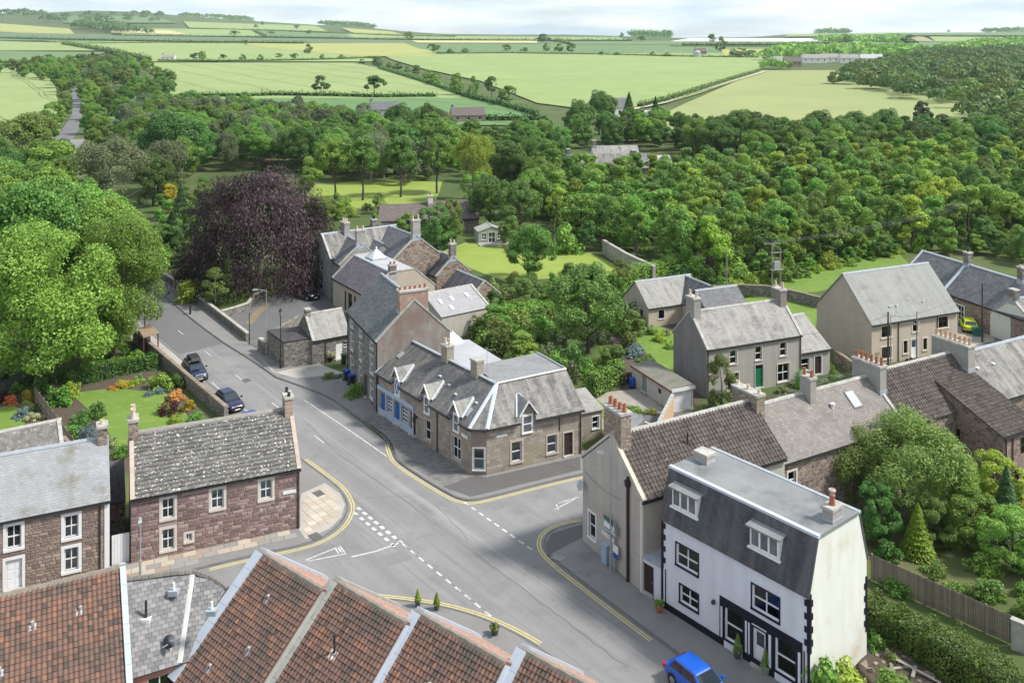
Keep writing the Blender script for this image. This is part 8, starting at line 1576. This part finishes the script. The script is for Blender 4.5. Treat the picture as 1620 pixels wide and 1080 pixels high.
# bus shelter
q = [G(x, y, 2.3) for x, y in ((220, 523), (237, 515), (250, 527), (227, 534))]; c_ = sum(q, Vector()) / 4
e = empty('bus_shelter', (c_.x, c_.y, .12), label='small timber bus shelter with flat brown roof under the ash tree', cat='bus shelter'); TB = mk('tan shelter roof', (.30, .22, .15), (.25, .18, .12), 2); BR = mk('brown shelter timber', (.12, .065, .05), (.09, .05, .04), 4)
ob('roof', MB().prism([((p.x - c_.x) * 1.1, (p.y - c_.y) * 1.1) for p in q], 2.2, 2.34), TB, e, uv=False)
for p in q: ob('post', MB().box(-.06, .06, -.06, .06, 0, 2.2), BR, e, T((p.x - c_.x, p.y - c_.y, 0)), uv=False)
for a, b_ in ((0, 1), (0, 3)):
    d = q[b_] - q[a]; ob('panel', MB().box(.06, d.length - .06, -.02, .02, .05, 1.3), BR, e, T((q[a].x - c_.x, q[a].y - c_.y, 0)) @ RZ(math.atan2(d.y, d.x)), uv=False)
e = empty('wooden_post', pz(229, 519, .1), label='brown post rising behind the bus shelter', cat='post'); ob('post', MB().cyl((0, 0, 0), (0, 0, 3.6), .1, n=8), BR, e, uv=False); ob('cap', MB().cyl((0, 0, 3.6), (0, 0, 3.68), .13, n=8), CAST, e, uv=False)
e = empty('bollard', pz(301, 498, .1), label='dark litter bin post on the right pavement', cat='bollard'); ob('post', MB().cyl((0, 0, 0), (0, 0, 1.1), .14, n=10), CAST, e, uv=False); ob('cap', MB().lathe([(.17, 1.1), (.17, 1.16), (.04, 1.24)], 10), CAST, e, uv=False)
POLE = mk('creosoted pole', (.075, .055, .045), (.05, .038, .032), 3, uv=False); POLEG = mk('weathered grey pole', (.26, .235, .205), (.2, .18, .16), 3, uv=False)
def pole(label, px, py, h, m_=POLE, arms=(), z=.02, r_=.11):
    p = pz(px, py, z); e = empty('telegraph_pole', p, R(10), label=label, cat='pole'); ob('pole', MB().cyl((0, 0, 0), (0, 0, h), r_, r_ * .75, 9), m_, e, uv=False)
    for zz, ln in arms:
        c = ob('crossarm', MB().box(-ln / 2, ln / 2, -.05, .05, zz - .05, zz + .05), m_, e, uv=False)
        for s in (-1, 0, 1): ob('insulator', MB().cyl((s * ln * .45, 0, zz + .05), (s * ln * .45, 0, zz + .2), .05, n=6), WHITE, c, uv=False)
    return e
pole('grey telegraph pole left of the meadow', 1149.5, 474, 6.9, POLEG); pole('dark pole standing before the flats, with street lamp', 1405, 604, 7.3, POLE); pole('slim stayed pole in front of the flats door', 1450.5, 590, 6.6, POLEG, ((5.2, .7),), r_=.08); pole('tall dark pole beside the lime yellow car', 1554, 541, 6.9, POLE)
pole('leaning dark pole at the courtyard entrance', 394.5, 547, 3.8, POLE, r_=.07); pole('white pole behind the brown stone house', 160, 935, 3.6, POLEG, r_=.05)
e = lamp('lamp arm fixed beside the dark pole at the flats', 1409, 602, 6.6, rz=R(5), arm=.5)
p = pz(1221.5, 472, .02); e = empty('transformer_pole', p, R(14), label='double pole carrying a transformer at the meadow edge', cat='pole')
for x in (0, 1.25): ob('pole', MB().cyl((x, 0, 0), (x, 0, 6.9 if x else 7.6), .13, .1, 9), POLEG, e, uv=False)
ob('crossarm', MB().box(-1.3, 1.3, -.06, .06, 7.5, 7.62), POLEG, e, uv=False); ob('beam', MB().box(-.2, 1.45, -.12, .12, 6.2, 6.35), POLEG, e, uv=False); ob('platform', MB().box(-.2, 1.45, -.35, .35, 3.9, 4.0), GALV, e, uv=False)
t_ = ob('transformer', MB().box(.2, 1.1, -.3, .3, 4.0, 5.1), mk('grey transformer', (.33, .34, .34), rough=.5), e, uv=False)
for x in (.35, .65, .95): ob('bushing', MB().cyl((x, 0, 5.1), (x, 0, 5.45), .06, n=6), mk('brown porcelain', (.2, .1, .07), rough=.3), t_, uv=False)
def wire(label, a, b_, sag=.5, r_=.022):
    a, b_ = Vector(a), Vector(b_); pts = [a.lerp(b_, t / 14) - Vector((0, 0, sag * 4 * (t / 14) * (1 - t / 14))) - a for t in range(15)]
    ob('overhead_wire', MB().tube(pts, r_, 4), mk('wire', (.12, .12, .125), rough=.6), None, T(a), uv=False, label=label, cat='wire')
pt = Vector((p.x, p.y, 7.75))
for i, (dx, lab) in enumerate(((-1.25, 'left'), (0, 'middle'), (1.25, 'right'))): wire(f'{lab} power line running from the transformer pole over the plantation', pt + Vector((dx, 0, 0)), Vector((75 + dx, 150, 9.2)), .8)
wire('telephone wire from the grey pole to the transformer pole', pz(1149.5, 474, 6.8), pt - Vector((0, 0, 1.2)), .3, .016); wire('telephone wire from the dark pole to the villa', pz(1405, 604, 7.0), G(1268, 529, 4.9), .4, .016); wire('telephone wire from the dark pole to the stayed pole', pz(1405, 604, 7.0), pz(1450.5, 590, 6.3), .2, .016); wire('telephone wire from the stayed pole to the car park pole', pz(1450.5, 590, 6.4), pz(1554, 541, 6.7), .3, .016)
wire('thin cable crossing the street to the harled gable', G(925, 745, 5.2), G(985, 790, 5.6), .3, .014); wire('thin cable from the corner house wall to the harled gable', G(800, 683, 3.6), G(920, 742, 5.0), .5, .014)
# ---------------- walls and fences ----------------
def wall(label, px, h, th, mat, cm=None, name='stone_wall', cat='wall', ch=.12, zz=0):
    P = [G(*p) for p in px]; e = empty(name, P[0], label=label, cat=cat)
    for i in range(len(P) - 1):
        d = P[i + 1] - P[i]; M = T(P[i] - P[0]) @ RZ(math.atan2(d.y, d.x)); L = math.hypot(d.x, d.y)
        ob('wall_run', MB().box(-.0, L, -th / 2, th / 2, 0, h), mat, e, M)
        if cm is not None:
            n = max(1, int(L / .8)); me = cached(('cope', cm.name, th, ch), lambda: mesh_of('coping_stone', MB().hexa([(0, -th / 2 - .06, 0), (1, -th / 2 - .06, 0), (1, th / 2 + .06, 0), (0, th / 2 + .06, 0)], [(.01, -th / 2, ch), (.99, -th / 2, ch), (.99, th / 2, ch), (.01, th / 2, ch)]), cm))
            for k in range(n): link('coping_stone', me, e, M @ T((L * k / n, 0, h + .001)) @ Matrix.Diagonal((L / n - .01, 1, rnd.uniform(.85, 1.15), 1)))
COPE = mk('mossy brown coping', (.27, .22, .165), (.19, .16, .12), 1.5, bump=.4, uv=False, objvar=.15); COPEL = mk('pale coping', (.42, .40, .36), (.34, .32, .29), 1.5, bump=.3, uv=False, objvar=.1)
wall('long stone garden wall along the left side of the road', [(213, 540), (250, 571), (284, 601), (320, 632), (358, 665)], 1.25, .4, RUBBLE, COPE); wall('low stone wall with pale coping along the right side of the road', [(252, 437), (295, 468), (330, 492), (362, 517), (392, 541)], 1.0, .4, RUBBLE, COPEL)
wall('curved wall bounding the mansion lawn', [(350, 503), (372, 497), (392, 490), (402, 477), (420, 468)], .9, .35, RUBBLE, COPEL); wall('short stone gate pier wall by the lamp post', [(411, 556), (422, 563)], 1.5, .5, RUBBLE, COPEL)
wall('tall old stone wall behind the rear lawn', [(955, 402), (990, 424), (1035, 446)], 2.3, .5, mk('pale lichened stone', (.32, .30, .275), (.25, .235, .215), 1, bump=.4, stone=(2.2, 4.2, (.36, .34, .31), [(.38, .36, .33), (.22, .2, .19)])), COPEL)
wall('stone wall between meadow and villa lawn', [(1128, 470), (1170, 466), (1230, 470), (1300, 488)], 1.4, .45, RUBBLE, COPE); wall('stone wall along the left side of the flats', [(1322, 572), (1350, 592), (1385, 612)], 1.2, .4, BRUBBLE, COPE); wall('rough stone wall with upright coping before the flats', [(1440, 612), (1480, 596), (1530, 584)], 1.2, .45, BRUBBLE, COPE, ch=.25); wall('dark stone yard wall left of the white cottage', [(1517, 556), (1545, 570), (1590, 588)], 1.4, .45, RUBBLE, COPE, ch=.22); wall('stone yard wall running right behind the terrace chimneys', [(1540, 588), (1600, 572), (1640, 562)], 1.2, .45, BRUBBLE, COPE, ch=.22)
wall('buff painted yard wall beside the long shed', [(1040, 706), (1064, 656)], 1.9, .25, mk('buff wall paint', (.52, .36, .22), (.45, .31, .2), 1, bump=.2), CEMENT); wall('low wall of the yard behind the harled house', [(962, 704), (1006, 692), (1042, 706)], 1.6, .25, BRUBBLE, CEMENT); wall('low wall along the villa garden', [(1125, 668), (1180, 672), (1232, 655)], .9, .35, RUBBLE, COPE)
wall('left garden rubble wall under the barn roof', [(100, 715), (118, 735), (128, 752)], 1.3, .35, BRUBBLE, COPE)
FW_ = mk('weathered fence board', (.23, .19, .155), (.17, .14, .115), 3, uv=False, bump=.3, objvar=.22)
def fence(label, a, b_, h, bw=.14, m_=FW_, rails=True):
    A, B = G(*a), G(*b_); d = B - A; L = d.length; e = empty('timber_fence', A, math.atan2(d.y, d.x), label=label, cat='fence'); n = int(L / bw); me = cached(('board', m_.name, h), lambda: mesh_of('board', MB().box(0, .125, 0, .02, .05, h), m_, uv=False))
    for i in range(n): link('board', me, e, T((i * L / n, rnd.uniform(-.004, .004), rnd.uniform(-.02, .02))))
    for z in (.35, h - .3): ob('rail', MB().box(0, L, .021, .07, z, z + .09), m_, e, uv=False)
    for i in range(int(L / 1.8) + 1): ob('post', MB().box(i * 1.8 - .05, i * 1.8 + .05, .071, .17, 0, h), m_, e, uv=False)
fence('weathered grey timber fence behind the big hedge', (1378, 918), (1604, 1022), 1.75); fence('low timber fence between the two left gardens', (54, 632), (124, 728), 1.3, .16); fence('dark panel fence at the back of the left edge garden', (-12, 628), (34, 617), 1.5, .16, mk('dark fence board', (.05, .055, .065), (.04, .042, .05), 3, uv=False, objvar=.1)); fence('dark timber fence behind the yard hedge', (925, 622), (1002, 606), 1.2, .16, DARKWOOD)
ob('gate_post', MB().box(-.45, .45, -.15, .15, 0, 1.7).box(-.5, .5, -.2, .2, 1.7, 1.8), CEMENT, None, T(pz(1614, 1030, 0)) @ RZ(R(-45)), label='concrete wall end at the right edge of the fence', cat='wall')
# ---------------- pots, rubble, small things ----------------
def potted(label, px, py, h, pm, colour='conif', kind='cone', z=.12, pr=.26):
    p = pz(px, py, z); e = empty('potted_plant', p, label=label, cat='potted plant'); ob('pot', MB().lathe([(pr * .7, 0), (pr, .38), (pr * 1.08, .4), (pr * 1.08, .45), (pr * .9, .45), (pr * .88, .4)], 12), pm, e, uv=False)
    V = crown('conifer', h, pr * 2.4, 420, .14) if kind == 'cone' else crown('bush', h, pr * 3, 380, .14, 10); link('foliage', quadmesh('foliage', V, LM[colour]), e, T((0, 0, .4)))
DPOT = mk('dark glazed pot', (.05, .06, .05), (.10, .10, .09), 4, rough=.4)
potted('small cypress in a dark pot left of the white shop door', 1167, 1043, 1.0, DPOT, 'olive'); potted('small cypress in a grey pot right of the white shop door', 1211, 1068, 1.1, mk('grey green pot', (.2, .22, .18)), 'olive'); potted('terracotta pot with sparse plant by the little porch', 1043, 970, .5, TERRA, 'mid', 'b')
potted('left dwarf conifer behind the stepped roofs', 661, 962, .7, DPOT, 'lime', pr=.2); potted('right dwarf conifer behind the stepped roofs', 691, 967, .7, DPOT, 'lime', pr=.2); potted('round flowering tub behind the stepped roofs', 783, 1006, .5, DPOT, 'pinkf', 'b'); potted('black planter with yellow flowers by the low cottage', 522, 572, 1.7, mk('black planter', (.02, .02, .02)), 'cream', 'b', pr=.45)
RUB = [mk('broken slab', (.30, .235, .19), (.24, .19, .155), 2, uv=False, bump=.4, objvar=.2)]; PLK = mk('grey plank', (.27, .25, .22), (.2, .185, .165), 4, uv=False, objvar=.2)
rr2 = random.Random(4)
for i, (x, y) in enumerate(((1382, 1048), (1391, 1043), (1399, 1050), (1386, 1057), (1396, 1058), (1406, 1056), (1378, 1056), (1404, 1046))):
    s = rr2.uniform(.35, .6); ob('stone_slab', MB().prism([(s * math.cos(a) * rr2.uniform(.7, 1.1), s * math.sin(a) * rr2.uniform(.7, 1)) for a in (0, 1.1, 2.2, 3.2, 4.2, 5.3)], 0, .08), RUB[0], None, T(pz(x, y, .02 + .01 * i)) @ RZ(i), uv=False, label='broken reddish stone slab on the ground beside the white gable', cat='stone slab', group='broken slabs by the white gable')
for i, (x, y, L, a) in enumerate(((1432, 1056, 2.2, -50), (1440, 1062, 1.8, -42), (1420, 1066, 1.6, 20), (1452, 1072, 2.4, -38), (1412, 1072, 1.5, 75), (1446, 1076, 1.4, 60))):
    ob('plank', MB().box(-L / 2, L / 2, -.09, .09, 0, .04), PLK, None, T(pz(x, y, .25 + .05 * i)) @ RZ(R(a)) @ Matrix.Rotation(R(8), 4, 'Y'), uv=False, label='old grey plank on the rubbish heap below the big hedge', cat='plank', group='planks on the heap')
e = empty('rubble_heap', pz(1425, 1060, 0), label='heap of earth and rubble below the big hedge', cat='heap'); V = sphere(60) * np.array([2.6, 2.2, .35]); V[:, 2] = np.abs(V[:, 2]); mb = MB()
ob('mound', MB().lathe([(2.6, 0), (2.2, .12), (1.3, .22), (.4, .28)], 14), SOIL, e, uv=False, smooth=True)
for i in range(26): v = V[i]; ob('rubble', MB().prism([(.16 * math.cos(a) * rr2.uniform(.6, 1.1), .16 * math.sin(a)) for a in (0, 1.2, 2.4, 3.6, 4.9)], 0, .16), RUB[0], e, T((v[0] * .7, v[1] * .7, .1)) @ RZ(i), uv=False)
for x, y, lab in ((504, 783, 'square iron manhole cover on the pale corner paving'), (390, 602, 'iron drain cover in the main road'), (499, 851, 'small drain cover by the curved kerb')):
    ob('manhole_cover', MB().box(-.45, .45, -.35, .35, 0, .012), mk('worn iron cover', (.17, .165, .16), (.12, .12, .12), 6, rough=.6, uv=True, brick=(.1, .1, (.08, .08, .08), .02, .2)), None, T(pz(x, y, .146 if y != 602 else .03)) @ RZ(R(-48)), label=lab, cat='manhole cover')
e = empty('bin_bag_heap', pz(1545, 531, .03), label='dark green hose reel box by the lime car', cat='box'); ob('box', MB().box(-.4, .4, -.3, .3, 0, .9), mk('teal box', (.03, .12, .11), rough=.5), e, uv=False); ob('lid', MB().box(-.44, .44, -.34, .34, .9, .98), mk('teal box', (.03, .12, .11)), e, uv=False)
# ---------------- air ----------------
hm = bpy.data.materials.new('thin summer haze'); hm.use_nodes = True; hn = hm.node_tree; hn.nodes.clear()
hv = hn.nodes.new('ShaderNodeVolumePrincipled'); ho = hn.nodes.new('ShaderNodeOutputMaterial'); hn.links.new(hv.outputs[0], ho.inputs['Volume'])
hv.inputs['Color'].default_value = (.78, .88, 1, 1); hv.inputs['Density'].default_value = 5.5e-5; hv.inputs['Anisotropy'].default_value = .2
tag(ob('haze', MB().box(-9600, 9600, -250, 9400, -1.2, 330), hm, uv=False), kind='stuff')
